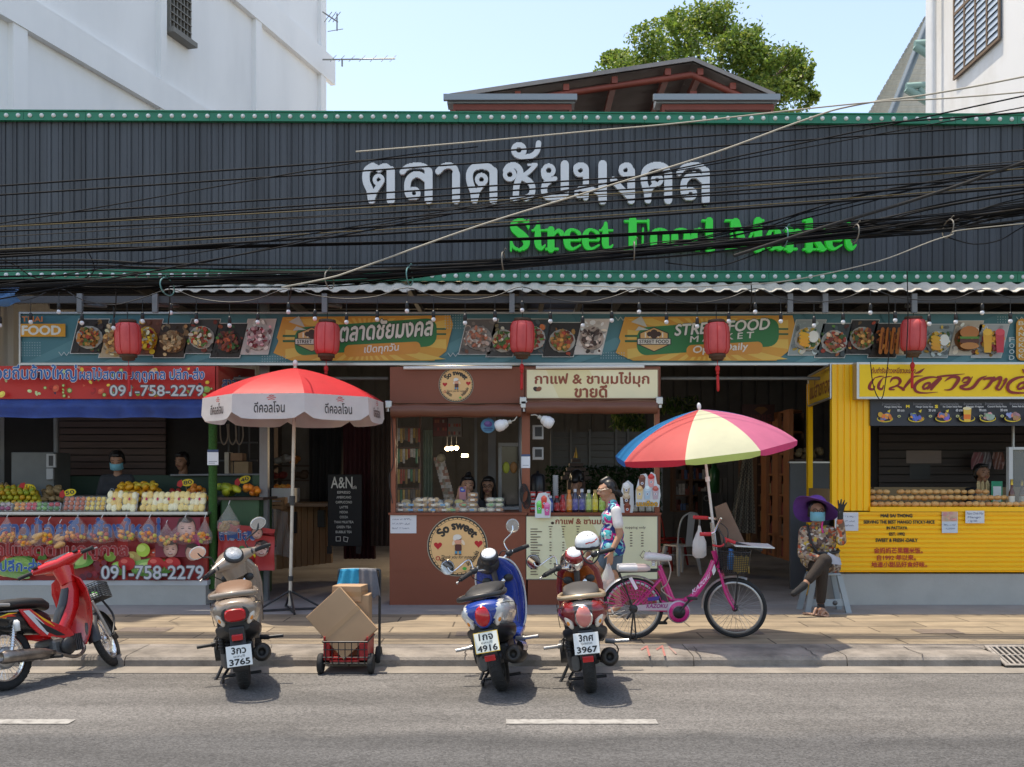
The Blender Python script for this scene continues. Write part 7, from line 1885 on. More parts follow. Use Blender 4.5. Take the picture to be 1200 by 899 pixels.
# ------------------------------------------------------------------ pink bicycle with umbrella
def bicycle():
 D=ground_D(749,.094);t=thing('bicycle','pink step-through bicycle with cushioned seats and basket parked on the pavement','bicycle',(X(741,D),D,.094),(R(2.5),0,R(2)))
 s=F/D
 q=lambda px,py,y=0:Vector(((px-741)/s,y,(749-py)/s))
 PNK=paint('magenta paint',(.62,.012,.2));R_=.29
 hubR,hubF=Vector((0,0,R_)),Vector((.965,0,R_))
 ax=Vector((-.33,0,.94)).normalized();ST=Matrix.Translation(hubF)@Matrix.Rotation(R(-20),4,ax)@Matrix.Translation(-hubF)
 def bw(name,xf):
  b=MB();b.xf=xf;b.lathe([(R_-.035,-.014),(R_-.02,-.022),(R_-.004,-.014),(R_,0),(R_-.004,.014),(R_-.02,.022),(R_-.035,.014)],axis='Y',n=48);o=b.build(name,RUBBER,t)
  b=MB();b.xf=xf;b.lathe([(R_-.055,-.01),(R_-.034,-.015),(R_-.033,0),(R_-.034,.015),(R_-.055,.01),(R_-.055,-.01)],axis='Y',n=48);b.build('rim',ALU,o)
  b=MB();b.xf=xf
  for k in range(36):a=2*pi*k/36;d=.6*(1 if k%2 else-1);y=.025 if(k//2)%2 else-.025;b.tube([(.025*cos(a+d),y,.025*sin(a+d)),((R_-.05)*cos(a),0,(R_-.05)*sin(a))],.0017,3,False)
  b.build('spokes',ALU,o);b=MB();b.xf=xf;b.lathe([(0,-.05),(.022,-.05),(.03,-.03),(.018,0),(.03,.03),(.022,.05),(0,.05)],axis='Y',n=12);b.build('hub',PBLK,o)
 bw('rear_wheel',Matrix.Translation(hubR));bw('front_wheel',ST@Matrix.Translation(hubF))
 bb_,head=q(794,716),q(838,652)
 b=MB();b.tube(smoothpts([head+Vector((-.01,0,-.04)),q(829,675),q(814,697),q(803,704)]),.032,10);b.tube([q(803,704),q(785,703),q(772,668)],.022,8);b.tube([q(775,705),q(789,712)],.02,8);b.tube([bb_,q(772,662)],.02,8);b.tube([q(842,665),q(836,645)],.026,8)
 for y in(-.05,.05):b.tube([q(741,712,y),bb_+Vector((0,y*.6,0))],.012,8);b.tube([q(741,712,y),q(774,678,y*.5)],.011,8);
 b.build('frame',PNK,t)
 flat(t,Matrix.Translation((0,0,0))@Matrix.Rotation(R(90),4,'Z'),'frame_lettering',lambda p:None)if False else None
 p=Print(lambda X_,Y_,l:q(X_,Y_,-.0325-l),.001,.0005)
 wp=lambda x,y:(806+(x)*26+4*sin(x*3),697-x*34+7*x*x+(y-.5)*5.4+0)
 p.text('KAZOKU',(.12,0,.86,1),S(235,200,225),.03,14,0,wp);p.poly([(833,668),(836,660),(838,668),(835,674)],S(235,235,240));p.mb.build('frame_lettering',PAINTED,t)
 b=MB();b.xf=ST
 for y in(-.06,.06):b.tube(smoothpts([hubF+Vector((0,y,0)),hubF+Vector((-.08,y,.14)),hubF+Vector((-.135,y,.33)),hubF+Vector((-.15,y*.7,.36))]),.014,8)
 b.tube([hubF+Vector((-.15,.05,.36)),hubF+Vector((-.15,-.05,.36))],.016,8);b.build('fork',PNK,t)
 for nm,xf,a0,a1 in(('front_fender',ST@Matrix.Translation(hubF),70,190),('rear_fender',Matrix.Translation(hubR),50,200)):
  b=MB();b.xf=xf;b.loft([[((R_+.022-.014*u*u)*cos(R(a)),u*.03,(R_+.022-.014*u*u)*sin(R(a)))for u in(-1,-.5,0,.5,1)]for a in range(a0,a1,6)],closed=False,caps=False);b.build(nm,mat('silver fender',(.6,.61,.62),.3,.6),t)
 # skirt guard (mesh), carrier seat, saddle
 b=MB();a0=[];
 for k in range(15):
  a=R(25+k*10);b.tube([Vector((.1*cos(a),-.055,R_+.1*sin(a))),Vector((.27*cos(a),-.055,R_+.27*sin(a)))],.003,4)
  a=R(25+k*10+12);b.tube([Vector((.1*cos(a-.35),-.055,R_+.1*sin(a-.35))),Vector((.27*cos(a),-.055,R_+.27*sin(a)))],.003,4)
 for r_ in(.1,.14,.18,.22,.27):b.tube([(r_*cos(R(a)),-.055,R_+r_*sin(R(a)))for a in range(15,106 if r_>.15 else 120,8)],.004,4)
 b.build('skirt_guard',PNK,t)
 p=Print(lambda X_,Y_,l:q(X_,Y_,-.062-l),.001,.0005);p.poly([(735,676),(739,675),(746,688),(743,690)],S(240,225,235));p.poly([(757,699),(772,697),(770,702),(758,703)],S(70,50,140))if False else None;p.mb.build('guard_decal',PAINTED,t);p=Print(lambda X_,Y_,l:q(X_,Y_,-.062-l),.001,.0005);p.poly([(757,699),(772,697),(770,702),(758,703)],S(70,50,140));p.mb.build('guard_badge',PAINTED,t)
 b=MB();b.tube([q(722,669,0),q(772,667,0)],.01,6)
 for y in(-.07,.07):b.tube([q(722,669,y),q(768,668,y)],.008,6);b.tube([q(724,669,y),q(741,712,y*.8)],.007,6)
 b.build('carrier',PBLK,t)
 VIN=mat('pale pink vinyl',(.6,.47,.44),.5);VG=mat('grey white vinyl',(.6,.6,.6),.5)
 b=MB();b.loft([sup(x,z,hw,h,h,3)for x,z,hw,h in((-.14,.665,.06,.02),(-.135,.667,.085,.034),(-.02,.668,.09,.036),(.12,.667,.085,.036),(.155,.665,.06,.025))]);o=b.build('carrier_cushion',VIN,t);b=MB();b.loft([sup(x,z,hw,h,h,3)for x,z,hw,h in((-.142,.667,.06,.02),(-.137,.669,.088,.035),(-.06,.670,.092,.038),(.03,.671,.0925,.0385))]);b.build('cushion_panel',VG,o)
 sd=q(771,655);b=MB();b.loft([sup(sd.x+x,sd.z+z,hw,h,h*1.2,2.4)for x,z,hw,h in((-.13,.02,.05,.02),(-.11,.03,.1,.035),(-.03,.025,.095,.035),(.06,.015,.05,.03),(.12,.01,.025,.022))]);b.build('saddle',VG,t)
 b=MB();b.tube([q(772,668),sd],.014,8)
 for k in range(4):b.lathe([(.012,0),(.024,.008),(.012,.016)],sd+Vector((-.05,-.03,-.06+k*.016)),n=8)
 b.build('seat_post',CHROME,t);b=MB();b.tube(smoothpts([sd+Vector((.08,-.06,0)),sd+Vector((.1,-.08,-.1)),sd+Vector((.07,-.06,-.22)),sd+Vector((.02,-.05,-.28)),sd+Vector((.12,-.06,-.36))]),.006,5);b.build('cord',mat('beige cord',(.4,.33,.28),.8),t)
 # cranks and chain guard
 b=MB();b.lathe([(0,-.02),(.105,-.02),(.108,0),(.1,.012)],bb_+Vector((0,-.045,0)),'Y',26);b.prism([q(745,708,-.06),q(790,704,-.06),q(792,714,-.06),q(745,714,-.06)],(0,.02,0));cg=b.build('chain_guard',mat('pale guard',(.5,.42,.5),.35,.3),t)
 b=MB();b.lathe([(.06,-.004),(.095,-.004),(.095,0),(.06,0)],bb_+Vector((0,-.066,0)),'Y',26);b.build('guard_ring',PNK,cg);p=Print(lambda X_,Y_,l:q(X_,Y_,-.0605-l),.001,.0005);p.text('KAZOKU',(756,706.5,780,711),S(150,40,120),.04,10,.2);p.mb.build('guard_lettering',PAINTED,cg)
 b=MB();b.lathe([(0,-.02),(.055,-.02),(.055,.0),(0,0)],bb_+Vector((0,-.07,0)),'Y',18);b.tube([bb_+Vector((0,-.09,0)),q(806,700,-.1)],.011,6);b.build('crank',PBLK,t);b=MB();b.tube([bb_+Vector((0,.07,0)),q(780,731,.09)],.011,6);b.build('crank_arm',PBLK,t)
 for c_ in((807,698,-.15),(779,733,.13)):b=MB();b.obox(q(*c_),.09,.07,.022,Matrix.Identity(3),.005);b.build('pedal',PBLK,t)
 b=MB();b.tube([q(741,712,-.07),q(737,749,-.08)],.008,6);b.tube([q(741,712,-.07),q(744,748,-.08)],.008,6);b.tube([q(735,749,-.08),q(748,748.4,-.08)],.008,6);b.build('kick_stand',PBLK,t)
 b=MB();b.ell(q(741,712,-.06),.04,.02,.04,12,8);b.tube([q(741,712,-.07),q(733,724,-.07)],.01,6);b.build('derailleur',PBLK,t)
 # handlebar
 stem=q(836,640);hb_=q(833,612)
 b=MB();b.xf=ST;b.tube([q(838,652),hb_],.014,8);b.tube(smoothpts([q(836,607,-.02)+Vector((.06,.0,0)),q(841,612,-.16),q(838,617,-.26),q(828,617,-.3)]),.011,7);b.tube(smoothpts([q(836,607,.0)+Vector((.06,.0,0)),q(838,612,.18),q(824,613,.26),q(812,613,.28)]),.011,7);b.build('handlebar',CHROME,t)
 for a_,c_ in(((836,618,-.28),(824,618,-.31)),((826,613,.25),(808,613.5,.28))):
  b=MB();b.xf=ST;b.tube([q(*a_),q(*c_)],.018,8);b.build('grip',mat('red grip',(.55,.03,.04),.5),t)
 b=MB();b.xf=ST;b.tube(smoothpts([q(842,614,-.2),q(850,622,-.26),q(852,632,-.27)]),.008,5);b.tube(smoothpts([q(838,612,-.05),q(848,628,-.1),q(843,650,-.06),q(840,662,-.03)]),.005,5);b.tube(smoothpts([q(838,612,.1),q(852,622,.0),q(846,655,.02)]),.005,5);b.build('brake_cable',PBLK,t)
 # basket of dark mesh with papers
 b=MB();b.xf=ST;cx0,cx1,z0,z1=q(846,0).x,q(876,0).x,q(0,667).z,q(0,641).z
 def bx_(z):k=(z-z0)/(z1-z0)*.02;return cx0-k,cx1+k,-.14-k,.14+k
 for k in range(13):
  z=z0+(z1-z0)*k/12;a_,c_,d_,e_=bx_(z);b.tube([(a_,d_,z),(c_,d_,z),(c_,e_,z),(a_,e_,z)],.0028 if k<12 else .006,4,closed=True)
 for k in range(14):
  u=k/13;A0,A1=bx_(z0),bx_(z1)
  for f_ in((lambda B:(B[0]+(B[1]-B[0])*u,B[2])),(lambda B:(B[0]+(B[1]-B[0])*u,B[3])),(lambda B:(B[0],B[2]+(B[3]-B[2])*u)),(lambda B:(B[1],B[2]+(B[3]-B[2])*u))):b.tube([(*f_(A0),z0),(*f_(A1),z1)],.0028,4)
  b.tube([(A0[0]+(A0[1]-A0[0])*u,A0[2],z0),(A0[0]+(A0[1]-A0[0])*u,A0[3],z0)],.0028,4)
 b.tube([(cx0+.15,-.05,z0),hubF+Vector((0,-.075,0))],.005,5);b.tube([(cx0+.15,.05,z0),hubF+Vector((0,.075,0))],.005,5);b.build('basket',PBLK,t)
 return t,ST,q
bk,BST,bq=bicycle();bpy.context.view_layer.update();BW=bk.matrix_world
def bworld(px,py,y=0):return BW@(BST@bq(px,py,y))
t=thing('water_bottle','blue capped water bottle standing in the bicycle basket','bottle',bworld(857,664,-.08));b=MB();b.lathe([(0,0),(.033,0),(.033,.13),(.02,.165),(.02,.17),(0,.17)],n=14);b.build('bottle_body',mat('blue bottle',(.03,.2,.5),.15,coat=.4),t);b=MB();b.lathe([(.022,.168),(.022,.19),(0,.19)],n=10);b.build('cap',mat('blue cap',(.02,.15,.45),.4),t)
b=MB();c0=bworld(869,655,-.1);b.loft([[c0+Vector((-.07+.14*i/8,.02*sin(i*1.3+j),-.09+.15*j/5+.012*sin(i*2.1)))for i in range(9)]for j in range(6)],closed=False,caps=False);tag(b.build('paper_bag',mat('kraft yellow',(.42,.28,.08),.8,noise=(12,.2))),'crumpled yellow paper bag in the bicycle basket','bag')
b=MB();c0=bworld(861,637,0);b.obox(c0+Vector((.14,-.05,0)),.36,.24,.012,Matrix.Rotation(R(3),3,'Y')@Matrix.Rotation(R(5),3,'X'),.003);cb=tag(b.build('clipboard',mat('pale board',(.6,.62,.6),.5)),'pale clipboard tray lying flat across the bicycle basket','board')
p=Print(lambda x,y,l:c0+Matrix.Rotation(R(3),3,'Y')@Matrix.Rotation(R(5),3,'X')@Vector((.14+x,-.05-y,.0065+l)),.001,.0005);p.rect(-.1,-.08,.03,.08,S(230,235,220));p.rect(.03,-.1,.09,-.0,S(220,220,60));p.build('papers',cb)
b=MB();b.tube([bworld(862,632,-.1),bworld(880,640,-.12)+Vector((.1,0,.01))],.012,8);ubr=tag(b.build('folded_umbrella',PBLK),'black folded umbrella with red strap lying across the bicycle basket','umbrella');b=MB();b.tube([bworld(848,628,-.08),bworld(862,632,-.1)],.016,8);b.tube(smoothpts([bworld(852,630,-.1),bworld(846,636,-.12),bworld(836,636,-.1)]),.01,6);b.build('red_handle',mat('red grip',(1,0,0)),ubr)
t=thing('back_board','leaning brown cardboard sheet strapped behind the bicycle handlebar','board',bworld(848,640,.1));b=off(t);a_=[bworld(835,596,.12),bworld(848,590,.12),bworld(872,640,.12),bworld(845,644,.12)];b.prism(a_,(0,.012,0));b.build('sheet',mat('brown card',(.2,.135,.1),.8,noise=(6,.15)),t)
def soft_bag(name,label,c,w,h,col,seed,alpha=.55):
 t=thing(name,label,'bag',c);r=random.Random(seed);b=MB();rings=[]
 for u,s in((0,.5),(.08,.9),(.25,1),(.5,.85),(.72,.5),(.86,.25),(1,.16)):rings.append([(w/2*s*cos(a)*(1+.08*sin(a*4+u*9+seed)),w*.3*s*sin(a)*(1+.12*cos(a*5+u*7)),h*u)for a in[2*pi*k/20 for k in range(20)]])
 b.loft(rings);b.build('film',mat('white film %d'%seed,col,.3,alpha=alpha,spec=.6),t);b=MB()
 for k in range(7):b.ell((r.uniform(-.3,.3)*w,r.uniform(-.15,.15)*w,h*r.uniform(.1,.3)),w*.17,w*.15,w*.15,8,6)
 b.build('contents',mat('bag food %d'%seed,(.5,.3,.22),.6,noise=(20,.4,(.7,.65,.55))),t)
 return t
soft_bag('plastic_bag','white plastic bag of food hanging from the bicycle handlebar',bworld(821,652,-.1),.14,.3,(.75,.74,.72),3)

# umbrellas
def umbrella_canopy(root,R_,sag,cols,hem,n=8,phase=0,tm=R(58),lin=.3):
 panels=[]
 def prof(u):return R_*sin(u*tm)/sin(tm),-sag*((1-lin)*(1-cos(u*tm))/(1-cos(tm))+lin*sin(u*tm)/sin(tm))
 for k in range(n):
  a0,a1=2*pi*k/n+phase,2*pi*(k+1)/n+phase
  b=MB();rings=[]
  for j in range(13):
   u=j/12;rr,z=prof(u)
   row=[]
   for i in range(9):
    v=i/8;a=a0+(a1-a0)*v;chord=cos((a1-a0)/2)/cos(a-(a0+a1)/2)
    kk=1-(1-chord)*(.35+.65*u);row.append((rr*kk*cos(a),rr*kk*sin(a),z+.02*u*(1-(2*v-1)**2)*0))
   rings.append(row)
  b.loft(rings,closed=False,caps=False)
  po=b.build('canopy_panel',cols[k%len(cols)],root)
  b=MB();last=rings[-1]
  lo=[]
  for i,p_ in enumerate(last):v=i/8;d=hem[1]*(.72+.28*math.sqrt(max(0,1-(2*v-1)**4)));lo.append((p_[0]*(1+hem[2]),p_[1]*(1+hem[2]),p_[2]-d))
  b.loft([last,[tuple((Vector(p_)+Vector(q_))/2)for p_,q_ in zip(last,lo)],lo],closed=False,caps=False);b.build('valance',hem[0][k%len(hem[0])],po)
  panels.append((a0,a1,last,lo))
 b=MB()
 for k in range(n):
  a=2*pi*k/n+phase;b.tube([(prof(u)[0]*.993*cos(a),prof(u)[0]*.993*sin(a),prof(u)[1]-.008)for u in[j/10 for j in range(11)]],.005,4);b.tube([(0,0,-sag*.95),(prof(.5)[0]*cos(a),prof(.5)[0]*sin(a),prof(.5)[1]-.01)],.004,4)
 b.build('ribs',mat('white rib',(.6,.6,.6),.5),root)
 return panels
def cloth(n,c,tr=.35):
 m=mat(n,c,.55,noise=(3,.1),bump=(5,.5))
 nt=m.node_tree;b=nt.nodes['Principled BSDF'];out=[x for x in nt.nodes if x.type=='OUTPUT_MATERIAL'][0]
 tl_=nt.nodes.new('ShaderNodeBsdfTranslucent');mx=nt.nodes.new('ShaderNodeMixShader');mx.inputs[0].default_value=tr
 nt.links.new(b.inputs['Base Color'].links[0].from_socket,tl_.inputs[0]);nt.links.new(b.outputs[0],mx.inputs[1]);nt.links.new(tl_.outputs[0],mx.inputs[2]);nt.links.new(mx.outputs[0],out.inputs[0])
 return m
UR,UY,UB,UP=cloth('coral cloth',(.75,.12,.12),.5),cloth('pale yellow cloth',(.8,.82,.58),.5),cloth('blue cloth',(.02,.26,.6),.5),cloth('pink cloth',(.8,.22,.38),.5)
D=9.35
ap=W(819.5,480,D)
ru=thing('beach_umbrella','rainbow umbrella of blue, red, cream and pink panels over the pink bicycle','umbrella',ap,(R(6),R(-7),0))
umbrella_canopy(ru,.86,.37,[UR,UY,UP,UB],([cloth('coral hem',(.6,.03,.06)),cloth('lime hem',(.55,.7,.2)),cloth('pink hem',(.7,.06,.2)),cloth('blue hem',(.02,.15,.5))],.06,-.01),8,-pi/2-R(67))
bpy.context.view_layer.update();foot=bworld(842,668,0);loc=ru.matrix_world.inverted()@foot
b=MB();b.tube([(0,0,.03),loc],.013,8);b.build('pole',mat('white pole',(.62,.62,.6),.35),ru);b=MB();b.ell((0,0,.03),.02,.02,.035,10,8);b.build('finial',WHITE,ru);b=MB();b.tube([loc*.42,loc*.45],.022,8);b.build('clamp',WHITE,ru)

RCL,WCL=cloth('red parasol cloth',(.58,.015,.025),.22),cloth('white valance cloth',(.85,.85,.84),.4)
D=11.35
ap=W(346,431,D)
rp=thing('parasol','large red market parasol with white printed valance on a tripod','parasol',ap,(0,0,0))
pan=umbrella_canopy(rp,1.01,.37,[RCL],([WCL],.27,.012),8,-pi/2+R(-27.5),R(58),.5)
for a0,a1,last,lo in pan:
 mid=(a0+a1)/2
 if sin(mid)>.2:continue
 def vf(x,y,l,last=last,lo=lo,mid=mid):
  f=min(max(x,0),1)*8;i=min(int(f),7);t_=f-i;A_=Vector(last[i]).lerp(Vector(last[i+1]),t_);B_=Vector(lo[i]).lerp(Vector(lo[i+1]),t_);return A_.lerp(B_,y)+Vector((cos(mid),sin(mid),0))*l
 p=Print(vf,.004,.0006);p.text('ดีคอลโจน',(.3,.32,.74,.74),S(50,50,50),.015,20)
 for k,w in enumerate((.03,.06,.04)):p.line([(.55-w,.1+k*.07),(.55,.07+k*.07),(.55+w,.1+k*.07)],.022,S(200,40,45))
 p.mb.build('valance_print',PRINT,rp)
bz=Z(712,D);foot=Vector((X(341,D),D-.05,.1))-ap
b=MB();b.tube([(0,0,.03),foot+Vector((0,0,.05))],.02,10);b.build('pole',mat('galvanised pole',(.5,.46,.4),.4,.4,noise=(8,.2)),rp);b=MB();b.ell((0,0,.05),.03,.03,.04,10,8);b.build('finial',WHITE,rp)
b=MB();k_=.42;b.tube([foot*.53+Vector((0,0,0)),foot*.57],.032,10);b.tube([foot*.86,foot*.88],.03,10);b.build('pole_clamp',PBLK,rp)
for k in range(4):
 a=R(20+k*90);e=foot+Vector((.38*cos(a),.38*sin(a),.0));b=MB();b.tube([foot+Vector((0,0,.22)),e],.013,6);b.tube([foot+Vector((0,0,.01)),e+Vector((0,0,.005))],.013,6);b.build('tripod_leg',PBLK,rp)

# ------------------------------------------------------------------ hand trolley with boxes
D=F*EYE/(790-CY);s=F/D
tr=thing('hand_trolley','hand trolley with red crate and towel draped handle standing at the kerb','trolley',(X(405,D),D,0))
q=lambda px,py,dy=0:Vector(((px-405)/s,dy,(790-py)/s+0))
RPL=mat('red crate plastic',(.4,.012,.018),.4,noise=(6,.12))
b=MB();x0,x1,z0,z1=q(379,0).x,q(431,0).x,q(0,776).z,q(0,754).z
b.box(x0,x1,.0,.36,z0,z0+.015);b.box(x0,x0+.012,.0,.36,z0,z1+.05);b.box(x1-.012,x1,0,.36,z0,z1+.05);b.box(x0,x1,.348,.36,z0,z1);b.box(x0+.0125,x0+.05,0,.01,z0,z1);b.box(x1-.07,x1-.0125,0,.01,z0,z1);b.build('crate',RPL,tr)
b=MB();b.tube([q(379,752,-.02),q(431,752,-.02)],.008,6)
for k in range(7):x=382+k*7.6;b.tube([q(x,752,-.02),q(x,777,-.02)],.004,5)
for y in(761,770,777):b.tube([q(379,y,-.02),q(431,y,-.02)],.004,5)
for x in(379,431):b.tube([q(x,752,-.02),q(x,752,.38)],.008,6);b.tube([q(x,777,-.02),q(x,777,.38)],.008,6)
b.tube([q(377,777.5,0),q(377,777.5,.4)],.014,6);b.tube([q(433,777.5,0),q(433,777.5,.4)],.014,6);b.build('wire_guard',PBLK,tr)
for x,y in((375.5,.02),(434.5,.02),(377,.38),(436.5,.38)):
 b=MB();b.lathe([(0,-.018),(.05,-.018),(.075,-.022),(.083,-.01),(.083,.01),(.075,.022),(.05,.018),(0,.018)],(q(x,0).x,y,.083),'X',22);w_=b.build('wheel',RUBBER,tr);b=MB();b.lathe([(0,-.024),(.03,-.024),(.034,-.012)],(q(x,0).x,y,.083),'X',14);b.build('wheel_hub',DGRY,w_)
b=MB();b.tube(smoothpts([q(386,776,.4),q(386,700,.42),q(387,677,.42),q(391,673,.42),q(432,673,.42),q(437,677,.42),q(437,700,.42),q(437,776,.4)],3),.012,7);b.build('handle',PBLK,tr)
def towel(px0,px1,py0,py1,m,label):
 b=MB();rows=[]
 for j in range(12):
  v=j/11;row=[]
  for i in range(11):
   x=px0+(px1-px0)*i/10;fl=(x-411)/30
   y=py0+(py1-py0)*v*(1-.12*abs(sin(i*.9)))
   row.append(q(x+fl*9*v,y+3.5*abs(fl)**3*(1-v),.42-.035-.03*v)+Vector((0,.012*sin(i*1.4+v*2),0)))
  rows.append(row)
 rows=[[p_+Vector((0,.09,-.04))for p_ in rows[6]],[p_+Vector((0,.075,-.0))for p_ in rows[0]]]+rows
 b.xf=Matrix.Translation(tr.location);b.loft(rows,closed=False,caps=False);return tag(b.build('towel',m),label,'towel')
TW=lambda n,c:mat(n,c,.95,bump=(180,.5),noise=(50,.12))
towel(389,412,671.5,705,TW('blue towelling',(.012,.25,.42)),'bright blue towel draped over the left half of the trolley handle');towel(412,433,671.5,708,TW('grey towelling',(.13,.13,.145)),'grey towel draped over the right half of the trolley handle')
CARD=mat('cardboard',(.4,.25,.14),.75,noise=(3,.1),bump=(20,.05));CARD2=mat('light cardboard edge',(.5,.32,.18),.75,noise=(6,.1))
def carton(label,c,sx,sy,sz,M,tape=True):
 t=thing('cardboard_box',label,'box',c);t.rotation_euler=M.to_euler();b=MB();b.box(-sx/2,sx/2,-sy/2,sy/2,-sz/2,sz/2,.004);b.build('carton',CARD,t)
 if tape:b=MB();b.box(-sx/2-.001,sx/2+.001,-sy/2-.0012,sy/2+.0012,-.02,.02);b.build('tape_strip',mat('brown tape',(.36,.21,.1),.35,noise=(4,.1)),t)
 return t
L=tr.location
carton('large flat cardboard box leaning cornerwise across the front of the trolley',L+q(399,732,.085),.37,.075,.47,Matrix.Rotation(R(-9),3,'X')@Matrix.Rotation(R(-43),3,'Y'))
carton('open cardboard box standing in the trolley behind the leaning box',L+q(407,722,.27),.3,.2,.3,Matrix.Identity(3),False);carton('upper cardboard box stacked behind the leaning box on the trolley',L+q(404,699,.27),.25,.2,.13,Matrix.Rotation(R(-8),3,'Z'))
carton('small cardboard box lying in the bottom of the red crate',L+q(405,766,.26),.26,.15,.1,Matrix.Identity(3),False)

# ------------------------------------------------------------------ people
def blob(name,caps,m,parent,voxel=.011,smooth=3,org=None):
 """one continuous skin grown round tapered capsules and ellipsoids"""
 b=MB()
 for c in caps:
  if c[0]=='e':
   b.ell(c[1],*c[2],14,10)
  else:
   p,r0,q,r1=c;p,q=Vector(p),Vector(q);d=q-p;l=max(d.length,1e-5);d/=l
   M=d.to_track_quat('Z','Y').to_matrix()
   prof=[(max(r0*cos(R(a)),1e-5),r0*sin(R(a)))for a in(-90,-60,-30,0)]+[(max(r1*cos(R(a)),1e-5),l+r1*sin(R(a)))for a in(0,30,60,90)]
   vs=[];n=12
   for r_,h in prof:
    for k in range(n):vs.append(p+M@Vector((r_*cos(2*pi*k/n),r_*sin(2*pi*k/n),h)))
   fs=[(i*n+k,i*n+(k+1)%n,(i+1)*n+(k+1)%n,(i+1)*n+k)for i in range(7)for k in range(n)]
   b.add(vs,fs+[tuple(range(n))[::-1],tuple(range(7*n,8*n))],True)
 me=bpy.data.meshes.new('tmp');me.from_pydata(b.v,[],b.f);o=bpy.data.objects.new('tmp',me);COL.objects.link(o)
 md=o.modifiers.new('r','REMESH');md.mode='VOXEL';md.voxel_size=voxel;md.use_smooth_shade=True
 if smooth:sm=o.modifiers.new('s','SMOOTH');sm.iterations=smooth;sm.factor=.5
 dg=bpy.context.evaluated_depsgraph_get();dg.update();me2=bpy.data.meshes.new_from_object(o.evaluated_get(dg));me2.name=name
 bpy.data.objects.remove(o);bpy.data.meshes.remove(me)
 me2.materials.clear();me2.materials.append(m);me2.polygons.foreach_set('use_smooth',[True]*len(me2.polygons))
 r=bpy.data.objects.new(name,me2);COL.objects.link(r);r.parent=parent
 return r
SKIN=mat('skin',(.46,.25,.16),.6,noise=(9,.18),bump=(70,.12),sub=.06);SKIND=mat('tanned skin',(.36,.185,.115),.6,noise=(9,.18),bump=(70,.12),sub=.05);HAIR=mat('black hair',(.012,.01,.01),.4,noise=(40,.5),stretch=(1,1,.2));EYEW=mat('eye dark',(.02,.015,.012),.2);LIP=mat('lips',(.32,.1,.085),.45)
def xfm(caps,M):
 out=[]
 for c in caps:
  if c[0]=='e':out.append(('e',M@Vector(c[1]),c[2]))
  else:out.append((M@Vector(c[0]),c[1],M@Vector(c[2]),c[3]))
 return out
def head_caps(c,yaw,pitch=0,s=1.0):
 """head looking along -y, turned by yaw (degrees about z)"""
 M=Matrix.Translation(Vector(c))@Matrix.Rotation(R(yaw),4,'Z')@Matrix.Rotation(R(pitch),4,'X')
 k=lambda*v:tuple(x*s for x in v)
 caps=[(k(0,.015,.035),.085*s,k(0,-.02,.02),.078*s),(k(0,-.03,-.03),.062*s,k(0,-.05,-.075),.04*s),(k(-.025,-.055,-.03),.04*s,k(.025,-.055,-.03),.04*s),(k(0,-.098,.008),.009*s,k(0,-.112,-.022),.014*s),(k(-.012,-.1,-.025),.009*s,k(.012,-.1,-.025),.009*s),
(k(-.084,.012,.012),.015*s,k(-.086,.016,-.018),.012*s),(k(.084,.012,.012),.015*s,k(.086,.016,-.018),.012*s),(k(-.04,-.082,.03),.016*s,k(.04,-.082,.03),.016*s),(k(0,.02,-.06),.05*s,k(0,.035,-.15),.05*s)]
 return xfm(caps,M),M
def face(body,M,root,s=1.0,brow=True,smile=False):
 for sd in(-1,1):
  b=MB();b.xf=M;b.ell((sd*.033*s,-.088*s,.014*s),.0125*s,.006*s,.0065*s,8,6);b.build('eye',EYEW,body)
  if brow:b=MB();b.xf=M;b.tube([(sd*.016*s,-.098*s,.036*s),(sd*.034*s,-.096*s,.04*s),(sd*.052*s,-.084*s,.035*s)],.0035*s,5);b.build('eyebrow',HAIR,body)
 b=MB();b.xf=M;b.tube(smoothpts([(-.026*s,-.086*s,-.05*s+(.006 if smile else 0)),(0,-.1*s,-.056*s),(.026*s,-.086*s,-.05*s+(.006 if smile else 0))],3),[.004*s]+[.0075*s]*5+[.004*s],6);b.build('mouth',LIP,body)
def finger(base,d,n,l,curl,r_=.0085):
 """three bent joints from a knuckle: d direction, n palm normal it curls towards"""
 p=Vector(base);out=[];d=Vector(d).normalized();n=Vector(n).normalized();ax=d.cross(n)
 for k,f in enumerate((.45,.32,.23)):
  q=p+d*l*f;out.append((p,r_*(1-.1*k),q,r_*(.92-.1*k)));p=q;d=Matrix.Rotation(R(curl),3,ax)@d
 return out
def hand(wrist,d,side,n,spread=8,curl=18,s=1.0,fr=.0088):
 """palm, four unequal fingers, thumb. d: along the hand, side: towards the thumb, n: the way the fingers curl"""
 w=Vector(wrist);d=Vector(d).normalized();side=(Vector(side)-d*Vector(side).dot(d)).normalized();n=Vector(n).normalized()
 caps=[]
 for k in range(4):
  o=(.028-.0185*k)*s;kn=w+d*(.085-(.004 if k in(0,3)else 0))*s+side*o
  caps.append((w+d*.015*s+side*o*.6,.013*s,kn,.0115*s))
  dd=Matrix.Rotation(R(spread*(1.5-k)),3,side.cross(d))@d if False else(d+side*math.tan(R(spread))*(1.5-k)).normalized()
  caps+=finger(kn,dd,n,(.072,.08,.074,.058)[k]*s,curl,fr*s)
 tb=w+d*.028*s+side*.026*s
 caps+=finger(tb,d*.7+side*.9,n,.066*s,curl*.6,.0105*s);caps.append((w+d*.02*s,.014*s,tb,.0125*s))
 return caps

